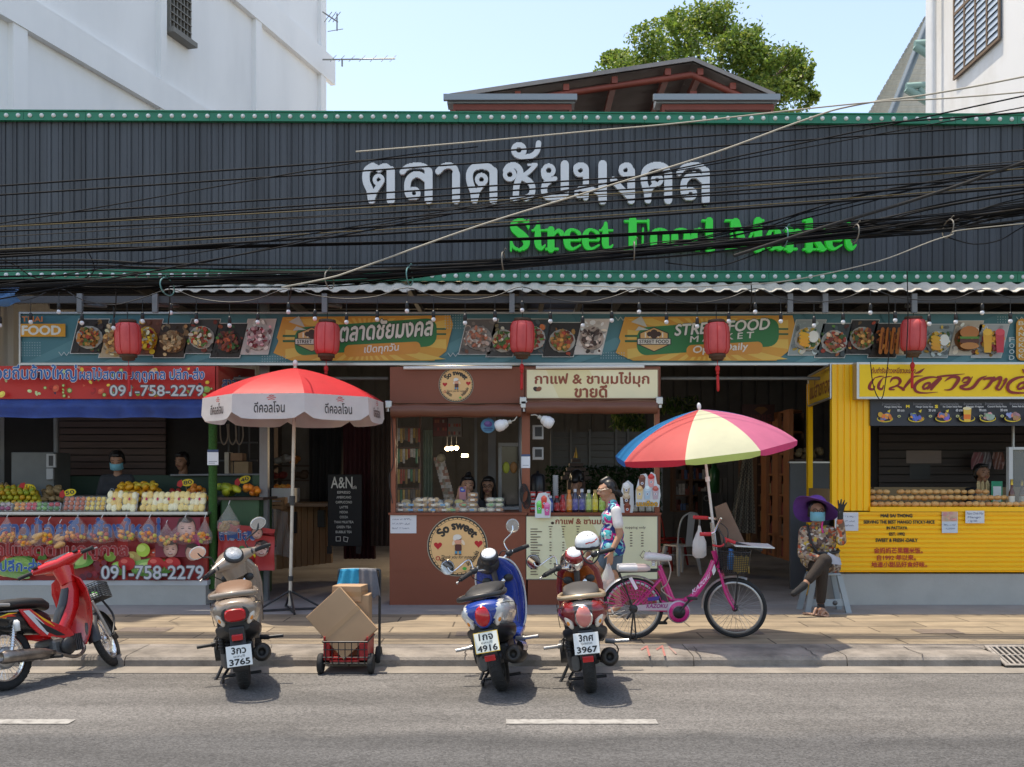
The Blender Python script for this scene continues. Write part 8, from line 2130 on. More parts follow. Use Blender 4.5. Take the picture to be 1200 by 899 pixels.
# ---- walking woman ------------------------------------------------------------
D=11.08;s_=F/D
O=Vector((X(715,D),D,.09))
ww=thing('person','woman walking left in a floral white shirt and grey shorts, carrying a plastic bag','person',O)
hc,HM=head_caps((-.03,0,1.372),-78,10,1.0)
L_=hand((-.015,-.255,.70),(-.12,-.0,-1),(-.8,-.3,.1),(.3,1,-.1),3,30)
body=hc+[((.0,0,1.25),.055,(.03,0,1.17),.07),((.03,-.12,1.16),.06,(.03,.12,1.16),.06),((.02,-.08,1.05),.1,(.02,.08,1.05),.1),((.03,-.06,.85),.105,(.03,.06,.85),.105),((.03,-.08,.78),.11,(.03,.08,.78),.11),
((.04,-.16,1.16),.052,(.085,-.21,.89),.04),((.085,-.21,.89),.038,(-.01,-.25,.71),.026),((.03,.16,1.16),.052,(.0,.2,.9),.04),((.0,.2,.9),.038,(-.19,.17,.74),.027),
((.04,-.085,.76),.09,(.03,-.09,.42),.058),((.03,-.09,.42),.055,(.085,-.09,.12),.036),((.085,-.09,.1),.04,(.0,-.1,.035),.032),((.0,-.1,.035),.032,(-.06,-.1,.03),.026),
((.02,.085,.76),.09,(-.15,.09,.43),.058),((-.15,.09,.43),.055,(-.28,.09,.11),.036),((-.28,.09,.1),.04,(-.38,.09,.04),.03),((-.38,.09,.04),.03,(-.43,.09,.035),.025)]+L_+hand((-.2,.165,.735),(-.35,-.1,-1),(-.6,-.5,.2),(.5,-.6,0),3,25)
wb_=blob('body',body,SKIN,ww,.0085,2)
face(wb_,HM,ww,.98)
b=MB()
k_=lambda*v:HM@Vector(v)
hcap=[('e',k_(0,.026,.044),(.089,.09,.082)),(k_(0,.075,.02),.045,k_(0,.085,-.03),.038),(k_(-.07,.01,.04),.03,k_(-.075,.05,-.02),.028),(k_(.07,.01,.04),.03,k_(.075,.05,-.02),.028),(k_(0,.118,-.045),.036,k_(0,.14,-.075),.032),(k_(0,-.045,.1),.035,k_(0,.02,.115),.045)]
blob('hair',hcap,HAIR,ww,.009,2)
GL_=mat('spectacle frame',(.5,.45,.4),.3,.6)
b=MB();b.xf=HM
for sd in(-1,1):b.tube([(sd*.033+.024*cos(a),-.104,.012+.019*sin(a))for a in[2*pi*k/14 for k in range(14)]],.0026,5,closed=True);b.tube([(sd*.057,-.104,.018),(sd*.085,-.04,.02),(sd*.088,.015,.02)],.0026,5)
b.tube([(-.009,-.106,.014),(.009,-.106,.014)],.0026,5);b.build('spectacles',GL_,ww)
def floral():
 m=mat('floral shirt',(.72,.72,.72),.8);nt=m.node_tree;N,L=nt.nodes,nt.links;b=N['Principled BSDF'];tc=N.new('ShaderNodeTexCoord');cur=None
 last=b.inputs['Base Color'].links[0].from_socket
 for sc_,thr,col,sd in((5,.46,(.04,.42,.48),1.0),(6,.53,(.25,.6,.65),4.2),(7,.53,(.02,.07,.32),7.7),(9,.565,(.6,.02,.22),13.1),(12,.6,(.015,.03,.14),21.0)):
  mp=N.new('ShaderNodeMapping');mp.inputs['Location'].default_value=(sd,sd*2,sd);L.new(tc.outputs['Object'],mp.inputs[0])
  n=N.new('ShaderNodeTexNoise');n.inputs['Scale'].default_value=sc_;n.inputs['Detail'].default_value=1.5;n.inputs['Distortion'].default_value=1.2;L.new(mp.outputs[0],n.inputs['Vector'])
  mr=N.new('ShaderNodeMapRange');mr.inputs[1].default_value=thr;mr.inputs[2].default_value=thr+.015;L.new(n.outputs[0],mr.inputs[0])
  mx=N.new('ShaderNodeMix');mx.data_type='RGBA';L.new(mr.outputs[0],mx.inputs[0]);L.new(last,mx.inputs[6]);mx.inputs[7].default_value=(*col,1);last=mx.outputs[2]
 L.new(last,b.inputs['Base Color']);return m
shirt=[((.025,-.04,1.215),.06,(.025,.04,1.215),.06),((.03,-.12,1.165),.07,(.03,.12,1.165),.07),((.015,-.08,1.06),.115,(.015,.08,1.06),.115),((.02,-.075,.88),.13,(.02,.075,.88),.13),((.025,-.085,.74),.14,(.025,.085,.74),.14),((.04,-.155,1.17),.06,(.03,.155,1.17),.06)]
sh=blob('shirt',shirt,floral(),ww,.011,4)
blob('sleeve',[((.045,-.172,1.155),.058,(.07,-.2,1.0),.06)],mat('white cotton',(.72,.72,.73),.85,bump=(40,.1)),ww,.011,3);blob('sleeve',[((.03,.17,1.165),.062,(.01,.19,1.02),.062)],MATS['white cotton'],ww,.011,3)
blob('shorts',[((.03,-.085,.74),.122,(.03,.085,.74),.122),((.04,-.085,.74),.105,(.035,-.09,.56),.092),((.02,.085,.74),.105,(-.06,.09,.56),.092)],mat('grey blue shorts',(.1,.15,.2),.85,bump=(60,.15)),ww,.011,3)
SAN=mat('sandal grey',(.3,.3,.29),.6)
for x_,y_ in((.02,-.1),(-.35,.09)):
 b=MB();b.loft([[(x_+a,y_+w*cos(t_),.012+.011*sin(t_))for t_ in[2*pi*k/10 for k in range(10)]]for a,w in((.1,.015),(.085,.035),(.02,.035),(-.06,.045),(-.11,.035),(-.125,.012))]);b.tube(smoothpts([(x_-.0,y_-.045,.015),(x_-.02,y_,.075),(x_-.0,y_+.045,.015)]),.012,6);b.build('sandal',SAN,ww)
soft_bag('plastic_bag','thin white plastic bag hanging from the walking woman\'s hand',O+Vector((-.045,-.255,.29)),.15,.33,(.72,.72,.74),5,.45)

# ---- seated waving woman ------------------------------------------------------
D=11.3;s_=F/D
O=Vector((X(962,D),D,.09));sw=thing('person','seated woman in a purple sun hat and blue mask, waving a black gloved hand','person',O)
hc,HM=head_caps((-.055,-.03,1.13),-8,4,1.0)
body=hc+[((-.05,0,1.02),.055,(-.045,.01,.93),.06),((-.15,.01,.9),.06,(.08,.01,.9),.06),((-.1,.0,.78),.1,(.04,.0,.78),.1),((-.08,.03,.58),.115,(.06,.03,.58),.115),
((-.19,.01,.9),.05,(-.235,-.1,.64),.042),((-.235,-.1,.64),.04,(-.07,-.27,.61),.03),((.12,.01,.9),.05,(.165,-.2,.8),.042),((.165,-.2,.8),.04,(.135,-.25,1.07),.029),((-.07,-.27,.61),.028,(.0,-.29,.6),.026),((.135,-.25,1.07),.028,(.138,-.25,1.12),.026),
((-.07,.03,.55),.085,(-.1,-.37,.5),.062),((-.1,-.37,.5),.058,(-.105,-.33,.1),.038),((-.105,-.33,.06),.04,(-.125,-.46,.035),.034),((.06,.03,.56),.09,(-.08,-.38,.6),.064),((-.08,-.38,.6),.06,(-.3,-.46,.37),.038),((-.3,-.46,.37),.036,(-.345,-.48,.33),.036),((-.345,-.48,.33),.036,(-.45,-.52,.26),.028)]
sb2=blob('body',body,SKIND,sw,.009,2);face(sb2,HM,sw)
FLO=mat('patterned blouse',(.22,.13,.09),.8)
def blouse():
 nt=FLO.node_tree;N,L=nt.nodes,nt.links;b=N['Principled BSDF'];tc=N.new('ShaderNodeTexCoord');v=N.new('ShaderNodeTexVoronoi');v.inputs['Scale'].default_value=34;L.new(tc.outputs['Object'],v.inputs['Vector'])
 sc=N.new('ShaderNodeSeparateColor');L.new(v.outputs['Color'],sc.inputs[0]);cr=N.new('ShaderNodeValToRGB');cr.color_ramp.interpolation='CONSTANT';el=cr.color_ramp.elements
 for i,(p_,c)in enumerate(((0,(.16,.1,.07)),(.2,(.42,.3,.2)),(.42,(.1,.06,.05)),(.58,(.5,.1,.04)),(.7,(.55,.38,.06)),(.8,(.3,.24,.2)),(.92,(.6,.55,.48)))):
  e=el[i]if i<2 else el.new(p_);e.position=p_;e.color=(*c,1)
 L.new(sc.outputs[0],cr.inputs[0]);L.new(cr.outputs[0],b.inputs['Base Color'])
blouse()
blob('blouse',[((-.15,.01,.9),.072,(.085,.01,.9),.072),((-.11,.0,.78),.125,(.05,.0,.78),.125),((-.09,.02,.6),.14,(.08,.02,.6),.14),((.04,.03,.52),.13,(.12,-.02,.5),.1),((-.19,.01,.9),.062,(-.24,-.1,.65),.056),((-.24,-.1,.65),.054,(-.11,-.24,.615),.045),((.12,.01,.9),.062,(.165,-.2,.81),.058),((.165,-.2,.81),.058,(.14,-.245,1.03),.044),((-.05,.0,.98),.06,(-.045,.01,.92),.07)],FLO,sw,.011,3)
blob('trousers',[((-.07,.03,.52),.105,(.07,.03,.52),.105),((-.07,.03,.54),.098,(-.1,-.37,.5),.076),((-.1,-.37,.5),.072,(-.105,-.335,.16),.052),((.06,.03,.56),.1,(-.08,-.38,.6),.078),((-.08,-.38,.6),.074,(-.27,-.45,.4),.052)],mat('brown trousers',(.026,.018,.014),.85,bump=(50,.15)),sw,.01,3)
GLV=mat('black glove',(.014,.014,.015),.7)
blob('glove',[((.137,-.25,1.05),.033,(.139,-.25,1.12),.03)]+hand((.139,-.25,1.11),(.14,-.06,1),(-1,0,.15),(0,-1,.1),14,9,.98,.0105),GLV,sw,.0055,1)
blob('glove',[((-.09,-.26,.61),.034,(-.03,-.285,.605),.032)]+hand((-.05,-.275,.605),(1,-.12,-.1),(.1,-.2,1),(0,.4,-1),3,35,1.1),GLV,sw,.006,1)
SOCK=mat('dark sock',(.018,.018,.02),.9)
blob('sock',[((-.325,-.472,.345),.043,(-.35,-.485,.325),.042),((-.35,-.485,.325),.042,(-.46,-.525,.255),.033)],SOCK,sw,.008,2);blob('sock',[((-.105,-.335,.11),.042,(-.105,-.34,.05),.044),((-.105,-.34,.05),.042,(-.12,-.42,.04),.036)],SOCK,sw,.008,2)
TANS=mat('tan sandal',(.4,.24,.17),.6)
for c,a in(((-.12,-.41,0),12),((-.2,-.38,.0),50)):
 b=MB();b.xf=Matrix.Translation(c)@Matrix.Rotation(R(a-90),4,'Z');b.loft([[(x,w*cos(t_),.014+.012*sin(t_))for t_ in[2*pi*k/10 for k in range(10)]]for x,w in((-.12,.015),(-.1,.035),(0,.038),(.07,.048),(.11,.035),(.125,.012))])
 b.tube(smoothpts([(.02,-.045,.015),(.03,0,.08),(.02,.045,.015)]),.014,6);b.tube(smoothpts([(.07,-.045,.015),(.07,0,.06),(.07,.045,.015)]),.012,6);b.build('sandal',TANS,sw)
# mask, spectacles, hat
b=MB();b.xf=HM;rows=[]
for j in range(7):
 v=j/6;rows.append([(.084*sin(t_),-.03-(.092+.018*sin(v*pi))*cos(t_),.0-.095*v-.01*cos(t_)*(v-.5))for t_ in[R(-78+13*i)for i in range(13)]])
b.loft(rows,closed=False,caps=False);b.build('mask',mat('blue mask',(.16,.42,.52),.8,noise=(20,.08)),sw)
b=MB();b.xf=HM
for sd in(-1,1):b.tube([(sd*.034+.026*cos(a),-.106,.016+.02*sin(a))for a in[2*pi*k/14 for k in range(14)]],.003,5,closed=True)
b.tube([(-.008,-.108,.018),(.008,-.108,.018)],.003,5);b.build('spectacles',EYEW,sw)
blob('hair',xfm([('e',(0,.03,.045),(.094,.09,.085)),((-.075,.0,.04),.025,(-.08,.02,-.05),.022),((.075,.0,.04),.025,(.08,.02,-.05),.022)],HM),HAIR,sw,.01,2)
b=MB();HX=HM@Matrix.Translation((0,.045,.055))@Matrix.Rotation(R(20),4,'Y')@Matrix.Rotation(R(-38),4,'X');b.xf=HX
def hatring(r_,z,wv):return[(r_*cos(a),r_*sin(a),z+wv*sin(2*a+.6)-wv*.6*cos(3*a))for a in[2*pi*k/40 for k in range(40)]]
hr=[(.03,.115,0),(.07,.11,0),(.1,.08,0),(.112,.03,0),(.116,0,0),(.15,-.012,.006),(.2,-.028,.018),(.25,-.055,.03)]
b.loft([hatring(*h)for h in hr],caps=False);b.loft([hatring(h[0]-.002,h[1]-.005,h[2])for h in hr][::-1],caps=False);b.loft([hatring(.25,-.055,.03),hatring(.248,-.06,.03)],caps=False);b.poly(hatring(.03,.115,0));b.build('sun_hat',mat('purple felt',(.12,.04,.27),.85,noise=(14,.12)),sw)
b=MB();b.tube(smoothpts([HM@Vector((.06,-.07,-.07)),HM@Vector((.04,-.1,-.16)),HM@Vector((.05,-.12,-.23))]),.01,6);b.build('chin_cord',mat('pink cord',(.7,.03,.25),.6),sw)
b=MB();b.tube(smoothpts([(-.16,-.02,.98),(-.15,-.13,.8),(-.08,-.16,.66)]),.014,5);b.tube(smoothpts([(-.2,-.1,.66),(.0,-.17,.67),(.15,-.13,.68),(.19,.0,.7)]),.018,5);b.build('bag_strap',BLACK,sw)
b=MB();b.poly([(-.02,-.305,.69),(.12,-.3,.62),(.13,-.32,.55),(.02,-.33,.58)]);b.prism([(-.03,-.31,.68),(.11,-.305,.63),(.12,-.325,.55),(.02,-.33,.56)],(0,-.003,0));b.xf=None
b.v=[p_+O for p_ in b.v];tag(b.build('paper_sheet',mat('blue grey paper',(.35,.37,.43),.8)),'folded grey paper held in the lap of the seated woman','paper')
st=thing('plastic_stool','pale blue plastic step stool under the seated woman','stool',O+Vector((.03,0,0)))
PBL=mat('pale blue plastic',(.3,.35,.38),.45,noise=(4,.06));b=MB();b.box(-.16,.16,-.13,.14,.41,.44,.012);b.build('seat',PBL,st)
for sx in(-1,1):
 for sy in(-1,1):b=MB();x0,x1=sx*.15,sx*.23;y0,y1=sy*.115,sy*.16;b.loft([[(x+dx,y+dy,z)for dx,dy in((-.03,-.02),(.03,-.02),(.03,.02),(-.03,.02))]for x,y,z in((x0*.93,y0,.412),(x1,y1,0))],smooth=False);b.build('leg',PBL,st)
b=MB();b.box(-.19,.19,-.152,-.13,.07,.15,.006);b.build('cross_panel',PBL,st);b=MB();b.lathe([(0,0),(.028,0),(.028,.004),(0,.004)],(.08,-.158,.11),'Y',16);b.build('round_hole',DGRY,st)

# ---- sellers behind the counters -----------------------------------------------
def seller(label,px,py,D,shirt,skin,yaw=0,pitch=0,arms=None,mask=False,smile=False,hairlen=0,bun=False,glasses=False,s=1.0):
 hp=W(px,py,D);O=Vector((hp.x,hp.y,.09));z=hp.z-.09;t=thing('person',label,'person',O)
 hc,M=head_caps((0,0,z),yaw,pitch,s);sz=z-.24
 arms=arms or[((-.17,.02,sz),(-.22,-.05,sz-.28),(-.1,-.25,sz-.3)),((.17,.02,sz),(.22,-.05,sz-.28),(.1,-.25,sz-.3))]
 caps=hc+[((0,.03,z-.14),.05,(0,.03,sz),.06),((-.13,.03,sz),.055,(.13,.03,sz),.055),((-.09,.03,sz-.14),.1,(.09,.03,sz-.14),.1),((-.07,.03,sz-.4),.11,(.07,.03,sz-.4),.11),((-.08,.03,max(sz-.5,.15)),.1,(-.09,.03,.1),.07),((.08,.03,max(sz-.5,.15)),.1,(.09,.03,.1),.07)]
 sl=[]
 for a,e,w in arms:
  caps+=[(a,.05,e,.04),(e,.038,w,.028)];d=(Vector(w)-Vector(e)).normalized();caps+=hand(Vector(w),d,(-1 if a[0]>0 else 1,0,.3),(0,0,-1)if abs(d.z)<.6 else(0,-1,0),3,30,.95);sl.append((a,.064,Vector(a).lerp(Vector(e),.65),.058))
 bo=blob('body',caps,skin,t,.011,2);face(bo,M,t,s,True,smile)
 blob('shirt',[((-.13,.03,sz),.067,(.13,.03,sz),.067),((-.09,.03,sz-.14),.118,(.09,.03,sz-.14),.118),((-.085,.03,sz-.45),.13,(.085,.03,sz-.45),.13)]+sl,shirt,t,.014,3)
 blob('trousers',[((-.08,.03,max(sz-.5,.2)),.118,(-.09,.03,.12),.085),((.08,.03,max(sz-.5,.2)),.118,(.09,.03,.12),.085)],mat('dark trousers',(.02,.02,.024),.9),t,.02,2)
 h=[('e',(0,.03*s,.05*s),(.095*s,.093*s,.088*s)),((-.075*s,.01,.04*s),.026,(-.08*s,.03,-.03*s-hairlen),.026+hairlen*.12),((.075*s,.01,.04*s),.026,(.08*s,.03,-.03*s-hairlen),.026+hairlen*.12),((0,.07,.02),.06,(0,.075,-.05-hairlen),.055),((-.03,-.055*s,.098*s),.025,(.03,-.055*s,.098*s),.025)]
 if bun:h.append(((0,.03,.135),.035,(.02,.05,.145),.035))
 blob('hair',xfm(h,M),HAIR,t,.011,2)
 if mask:
  b=MB();b.xf=M;b.loft([[(.084*sin(t_),-.03-(.092+.018*sin(j/6*pi))*cos(t_),-.002-.09*j/6)for t_ in[R(-78+13*i)for i in range(13)]]for j in range(7)],closed=False,caps=False);b.build('mask',MATS['blue mask'],t)
 if glasses:
  b=MB();b.xf=M
  for sd in(-1,1):b.tube([(sd*.034+.026*cos(a),-.106,.016+.02*sin(a))for a in[2*pi*k/14 for k in range(14)]],.003,5,closed=True)
  b.build('spectacles',EYEW,t)
 return t,M,sz
CHAR=mat('charcoal cotton',(.035,.035,.04),.9,noise=(8,.15))
v1,M1,sz=seller('fruit seller in a charcoal t-shirt and blue mask looking down behind the fruit',137,540,13.0,CHAR,SKIND,12,22,None,True)
p=Print(lambda x,y,l:v1.location+Vector((x,-.085-l,sz-.14-y)),.012,.0006);p.text('Chubi',(-.06,-.02,.08,.03),S(200,196,200),.0,14,.2);p.build('shirt_print',v1)
seller('dark haired helper half hidden in the shade behind the fruit',213,541,13.7,mat('black cotton',(.014,.014,.015),.9),SKIND,-15,10)
arm=lambda sz_:None
hp=W(548,569,12.75);z=hp.z-.09;sz=z-.24
v2,M2,_=seller('woman with tied up hair holding a pink phone up behind the sweets counter',548,569,12.75,CHAR,SKIN,8,6,[((-.16,.02,sz),(-.19,-.12,sz-.2),(-.1,-.24,sz+.12)),((.16,.02,sz),(.21,-.14,sz-.18),(.05,-.24,sz+.1))],bun=True)
ph=thing('phone','pink backed phone with a blue picture held up by the woman at the sweets counter','phone',W(542,578,12.47));b=MB();b.box(-.045,.045,-.006,.006,-.085,.085,.006);b.build('pink_case',mat('pink case',(.55,.24,.26),.4),ph);p=Print(lambda x,y,l:Vector((x,-.0065-l,-y)),.0006,.0004);p.poly(rrect(-.03,-.075,.035,-.015,.012),S(60,90,190));p.ell(0,-.045,.02,.014,S(180,200,225));p.mb.build('case_picture',PAINTED,ph)
seller('woman in black with long hair and spectacles seated behind the phone user',572,570,13.15,MATS['black cotton'],SKIND,-6,8,None,False,False,.12,False,True)
seller('drinks seller in a pale shirt bending with his back to the street',676,563,13.1,mat('pale grey cotton',(.4,.4,.4),.9),SKIND,160,35)
seller('smiling mango seller with short dark hair behind the stick holder',1151,555,12.9,MATS['black cotton'],SKIND,6,-2,None,False,True)

# ------------------------------------------------------------------ inside the hall on the right: chairs, shelves, drapes
def tolix(label,px,D,yaw,m):
 t=thing('metal_chair',label,'chair',(X(px,D),D,.09),(0,0,R(yaw)))
 b=MB();b.box(-.19,.19,-.19,.19,.44,.465,.012);b.build('seat',m,t)
 for sx in(-1,1):
  for sy in(-1,1):b=MB();b.loft([[(sx*x+dx,sy*y+dy,z)for dx,dy in((-w,-w),(w,-w),(w,w),(-w,w))]for x,y,z,w in((.16,.16,.438,.028),(.2,.2,.2,.02),(.225,.23,0,.014))],smooth=False);b.build('leg',m,t)
 b=MB();b.tube(smoothpts([(-.185,.17,.45),(-.2,.21,.7),(-.16,.26,.9),(0,.28,.97),(.16,.26,.9),(.2,.21,.7),(.185,.17,.45)],5),.014,7);b.build('back_frame',m,t)
 b=MB();b.loft([[(-.06,.18+.02,.46),(.06,.2,.46)],[(-.065,.24,.7),(.065,.24,.7)],[(-.07,.278,.955),(.07,.278,.955)]],closed=False,caps=False);b.loft([[(.06,.208,.46),(-.06,.208,.46)],[(.065,.248,.7),(-.065,.248,.7)],[(.07,.286,.955),(-.07,.286,.955)]],closed=False,caps=False);b.build('backrest',m,t)
 b=MB();b.tube([(-.18,-.19,.3),(.18,.19,.3)],.008,5);b.tube([(.18,-.19,.3),(-.18,.19,.3)],.008,5);b.build('stretcher',m,t)
 return t
WM=mat('white enamelled steel',(.6,.6,.58),.35);RM=mat('red enamelled steel',(.3,.015,.012),.35)
tolix('white metal cafe chair standing in the hall behind the bicycle',797,15.6,-150,WM);tolix('red metal cafe chair behind the white chair in the hall',778,16.4,60,RM);tolix('second red metal cafe chair, farther back beside the drinks stall',786,17.4,100,RM)
t=thing('fire_extinguisher','green gas cylinder hanging on a grey post in the hall','cylinder',W(837,580,17));b=off(t);q=W(837,578,17);b.lathe([(0,0),(.09,.01),(.09,.38),(.05,.44),(.03,.5),(0,.5)],q,n=16);b.build('cylinder_body',mat('dark green enamel',(.01,.09,.03),.35),t);b=off(t);b.tube([q+Vector((0,0,.5)),q+Vector((.06,0,.52))],.02,6);b.build('valve',DGRY,t)
def lattice():
 m=mat('lattice cloth',(.3,.27,.22),.9);nt=m.node_tree;N,L=nt.nodes,nt.links;b=N['Principled BSDF'];tc=N.new('ShaderNodeTexCoord');br=N.new('ShaderNodeTexChecker');br.inputs['Scale'].default_value=22;br.inputs[1].default_value=(.28,.25,.2,1);br.inputs[2].default_value=(.13,.11,.09,1)
 mp=N.new('ShaderNodeMapping');mp.inputs['Rotation'].default_value=(0,R(45),0);L.new(tc.outputs['Object'],mp.inputs[0]);L.new(mp.outputs[0],br.inputs[0]);L.new(br.outputs[0],b.inputs['Base Color']);return m
b=MB();b.loft([[W(873-21*v+(8+24*v)*i/16,525+100*v,16)+Vector((0,.07*sin(i*1.5)*(.4+v),0))for i in range(17)]for v in[j/10 for j in range(11)]],closed=False,caps=False);tag(b.build('curtain',lattice()),'gathered lattice patterned curtain hanging in the hall','curtain')
def goods_shelf(label,x0,x1,y0,y1,D0,D1,rows,seed,wood,cols):
 t=thing('shelf_unit',label,'shelf',W((x0+x1)/2,y1,D0));r=random.Random(seed)
 fn=lambda u,y,lift=0:W(x0+(x1-x0)*u,0,D0+(D1-D0)*u).xy.to_3d()+Vector((-lift*.4,-lift,Z(560+(y-560)*(1),D0)))
 b=off(t)
 for k in range(rows+1):
  y=y0+(y1-y0)*k/rows;b.prism([fn(0,y),fn(1,y),fn(1,y)+Vector((.25,.3,0)),fn(0,y)+Vector((.25,.3,0))],(0,0,.03))
 for u in(0,.5,1):a=fn(u,y1);b.box(a.x-.03,a.x+.03,a.y-.01,a.y+.3,a.z,fn(u,y0).z+.03)
 b.build('frame',mat(wood[0],wood[1],.6,noise=(4,.2)),t)
 b=off(t);b.prism([fn(0,y1)+Vector((.28,.33,0)),fn(1,y1)+Vector((.28,.33,0)),fn(1,y1)+Vector((.3,.35,0)),fn(0,y1)+Vector((.3,.35,0))],(0,0,fn(0,y0).z-fn(0,y1).z));b.build('back_panel',DARKW,t)
 b=off(t)
 for k in range(rows):
  ya,yb=y0+(y1-y0)*k/rows,y0+(y1-y0)*(k+1)/rows;u=.04
  while u<.94:
   w=r.uniform(.05,.1);h=r.uniform(.45,.85);a=fn(u,yb,-.05);c=fn(min(u+w,.98),yb,-.05);b.c=r.choice(cols);b.prism([a,c,c+Vector((.08,.12,0)),a+Vector((.08,.12,0))],(0,0,max(.05,(fn(0,ya).z-fn(0,yb).z)*h)))
   u+=w+.012
 b.build('goods',mat('goods',attr=True),t);return t
RG=[(.22,.04,.03),(.3,.08,.04),(.2,.12,.06),(.14,.03,.03),(.3,.22,.12),(.1,.07,.06)]
goods_shelf('dark shelf unit of red boxed goods in the right of the hall',872,906,500,638,17.0,15.6,6,5,('shelf brown',(.1,.05,.03)),RG)
goods_shelf('orange wood shelf unit of red packets at the right edge of the hall',900,927,488,650,15.4,14.2,7,8,('orange timber',(.3,.11,.04)),RG)
goods_shelf('low dark shelf of blue and white boxes at the back of the hall',790,830,545,600,19.5,19.4,3,12,('shelf brown',(.1,.05,.03)),[(.05,.1,.25),(.4,.4,.42),(.08,.06,.05),(.2,.05,.04)])
t=thing('hanging_sign','dark maroon signboard with a gem emblem hanging in the hall','sign',W(889,485,15));b=off(t);pbox(b,870,474,908,494,15,15.05);b.build('board',mat('maroon board',(.05,.014,.016),.5),t);p=Print(front(15));p.poly([(884,480),(888,477),(896,477),(900,480),(892,486)],S(120,80,40));p.text('เพชร',(880,486,904,493),S(96,40,44),.02,16);p.build('sign_lettering',t)
for x0,c,l in((786,(.02,.12,.05),'dim green direction sign under the rainbow umbrella'),(806,(.02,.08,.16),'dim blue direction sign under the rainbow umbrella')):
 t=thing('direction_sign',l,'sign',W(x0+8,540,18));b=off(t);pbox(b,x0,528,x0+18,542,18,18.04);b.build('board',mat('sign panel %d'%x0,c,.5),t);b=off(t);b.tube([W(x0+9,528,18.02),W(x0+9,470,18.02)],.015,5);b.build('hanger',DGRY,t)
 p=Print(front(18));p.poly([(x0+4,535),(x0+9,531),(x0+9,534),(x0+14,534),(x0+14,536),(x0+9,536),(x0+9,539)],S(120,140,140));p.build('arrow',t)
b=MB();pbox(b,822,576,834,610,18.5,18.9,.03);bn=tag(b.build('waste_bin',BLACK),'black waste bin at the back of the hall','bin');p=Print(front(18.5));p.strips(ringp(828,584,3,1),S(120,120,120));p.build('emblem',bn)
t=thing('grey_shutter','grey ribbed metal shutter panel at the back of the hall','shutter',W(855,640,19));b=off(t)
for i in range(7):pbox(b,834+i*6.4,500,839.6+i*6.4,642,19,19.04)
b.build('slats',mat('dim grey sheet',(.16,.16,.165),.6),t);p=Print(front(19));p.rect(842,545,853,560,S(90,90,92));p.build('notice',t)
t=thing('cooler_box','white foam box on the floor of the hall beside the white chair','box',W(781,660,16.8));b=off(t);pbox(b,773,640,790,662,16.8,17.2,.02);b.build('body',WHITE,t);b=off(t);pbox(b,772,636,791,639.8,16.78,17.22,.01);b.build('lid',mat('green lid',(.05,.2,.1),.5),t)
t=thing('fruit_basket','basket of round fruit on the grey panel ledge','basket',W(945,540,13.6));b=off(t);r=random.Random(2)
for k in range(14):b.ell(W(935+r.uniform(0,26),537-r.uniform(0,10),13.7+r.uniform(-.05,.05)),.05,.05,.045,9,7)
b.build('fruit',mat('dim brown fruit',(.14,.1,.05),.7),t);b=off(t);pbox(b,932,538,965,541,13.55,13.85);b.build('basket',DARKW,t)
t=thing('counter','dim counter with a till deep in the hall behind the door panel','counter',W(915,660,18));b=off(t);pbox(b,858,600,873,640,18,18.4);b.build('body',mat('counter timber',(1,1,1)),t);b=off(t);pbox(b,861,590,871,599.8,18,18.2);b.build('till',DGRY,t)
# blue tarpaulin scrap tied under the eave, far left
b=MB();r=random.Random(4);b.loft([[W(-60+i*6.2+(2*sin(j*2)if i>10 else 0),339+j*4.2-i*.25+1.5*sin(i*.9+j),11.1)+Vector((0,.05*sin(i*1.1+j*1.7),0))for i in range(14)]for j in range(6)],closed=False,caps=False);tag(b.build('tarpaulin',mat('blue tarp',(.06,.17,.36),.5)),'scrap of blue tarpaulin tied under the eave at the left edge','tarpaulin')

# ------------------------------------------------------------------ overhead cables
KB=mat('cable black',(.01,.01,.011),.85,spec=.15);KG=mat('cable grey',(.035,.033,.031),.85,spec=.15);KW=mat('guy wire cream',(.36,.33,.27),.8,spec=.2);KY=mat('cable yellow brown',(.11,.085,.04),.8,spec=.2)
rw=random.Random(31)
CABLES=[]
def cable(pts,D,r_,m,label):
 b=MB();q=[W(px,py,D+(d[0]if d else 0))for px,py,*d in pts]
 b.tube(smoothpts(q,8),r_,5,False);CABLES.append(tag(b.build('overhead_cable',m),label,'cable','cables strung across the front of the market'))
def run(y0,y1,sag,D,r_,m,label):
 n=9;cable([(-700+2600*i/(n-1),y0+(y1-y0)*((-700+2600*i/(n-1))/1200)+sag*(1-((2*i/(n-1))-1)**2))for i in range(n)],D,r_,m,label)
HI=[(214,128,5,'thin black cable, upper of the pair crossing the fascia highest at the left'),(224,141,6,'thin black cable, lower of the pair crossing the fascia highest at the left'),(248,171,7,'black cable third from the top where it meets the left edge'),(254,165,14,'black cable rising gently through the middle of the Thai letters'),(259,186,8,'black cable grazing the feet of the Thai letters'),(272,178,20,'black cable sagging just under the Thai letters'),(262,198,12,'fourth black cable below the Thai letters'),(287,205,18,'black cable between the Thai and English letters'),(282,200,14,'thick black cable just above the English letters')]
for i,(a,c,sg,l)in enumerate(HI):run(a,c,sg,9.6+.12*(i%5),.009 if i not in(7,8)else .013,KB,l)
run(258,190,10,9.75,.006,KY,'yellow brown cable running along the feet of the Thai letters');run(257,168,26,9.5,.005,KG,'thin grey cable crossing the Thai letters');run(272,196,26,9.9,.005,KY,'thin tan cable between the two lines of letters');run(318,110,20,9.7,.006,KB,'black cable rising to the upper right corner of the fascia');run(330,92,26,9.65,.008,KB,'black cable climbing steeply past the right white house')
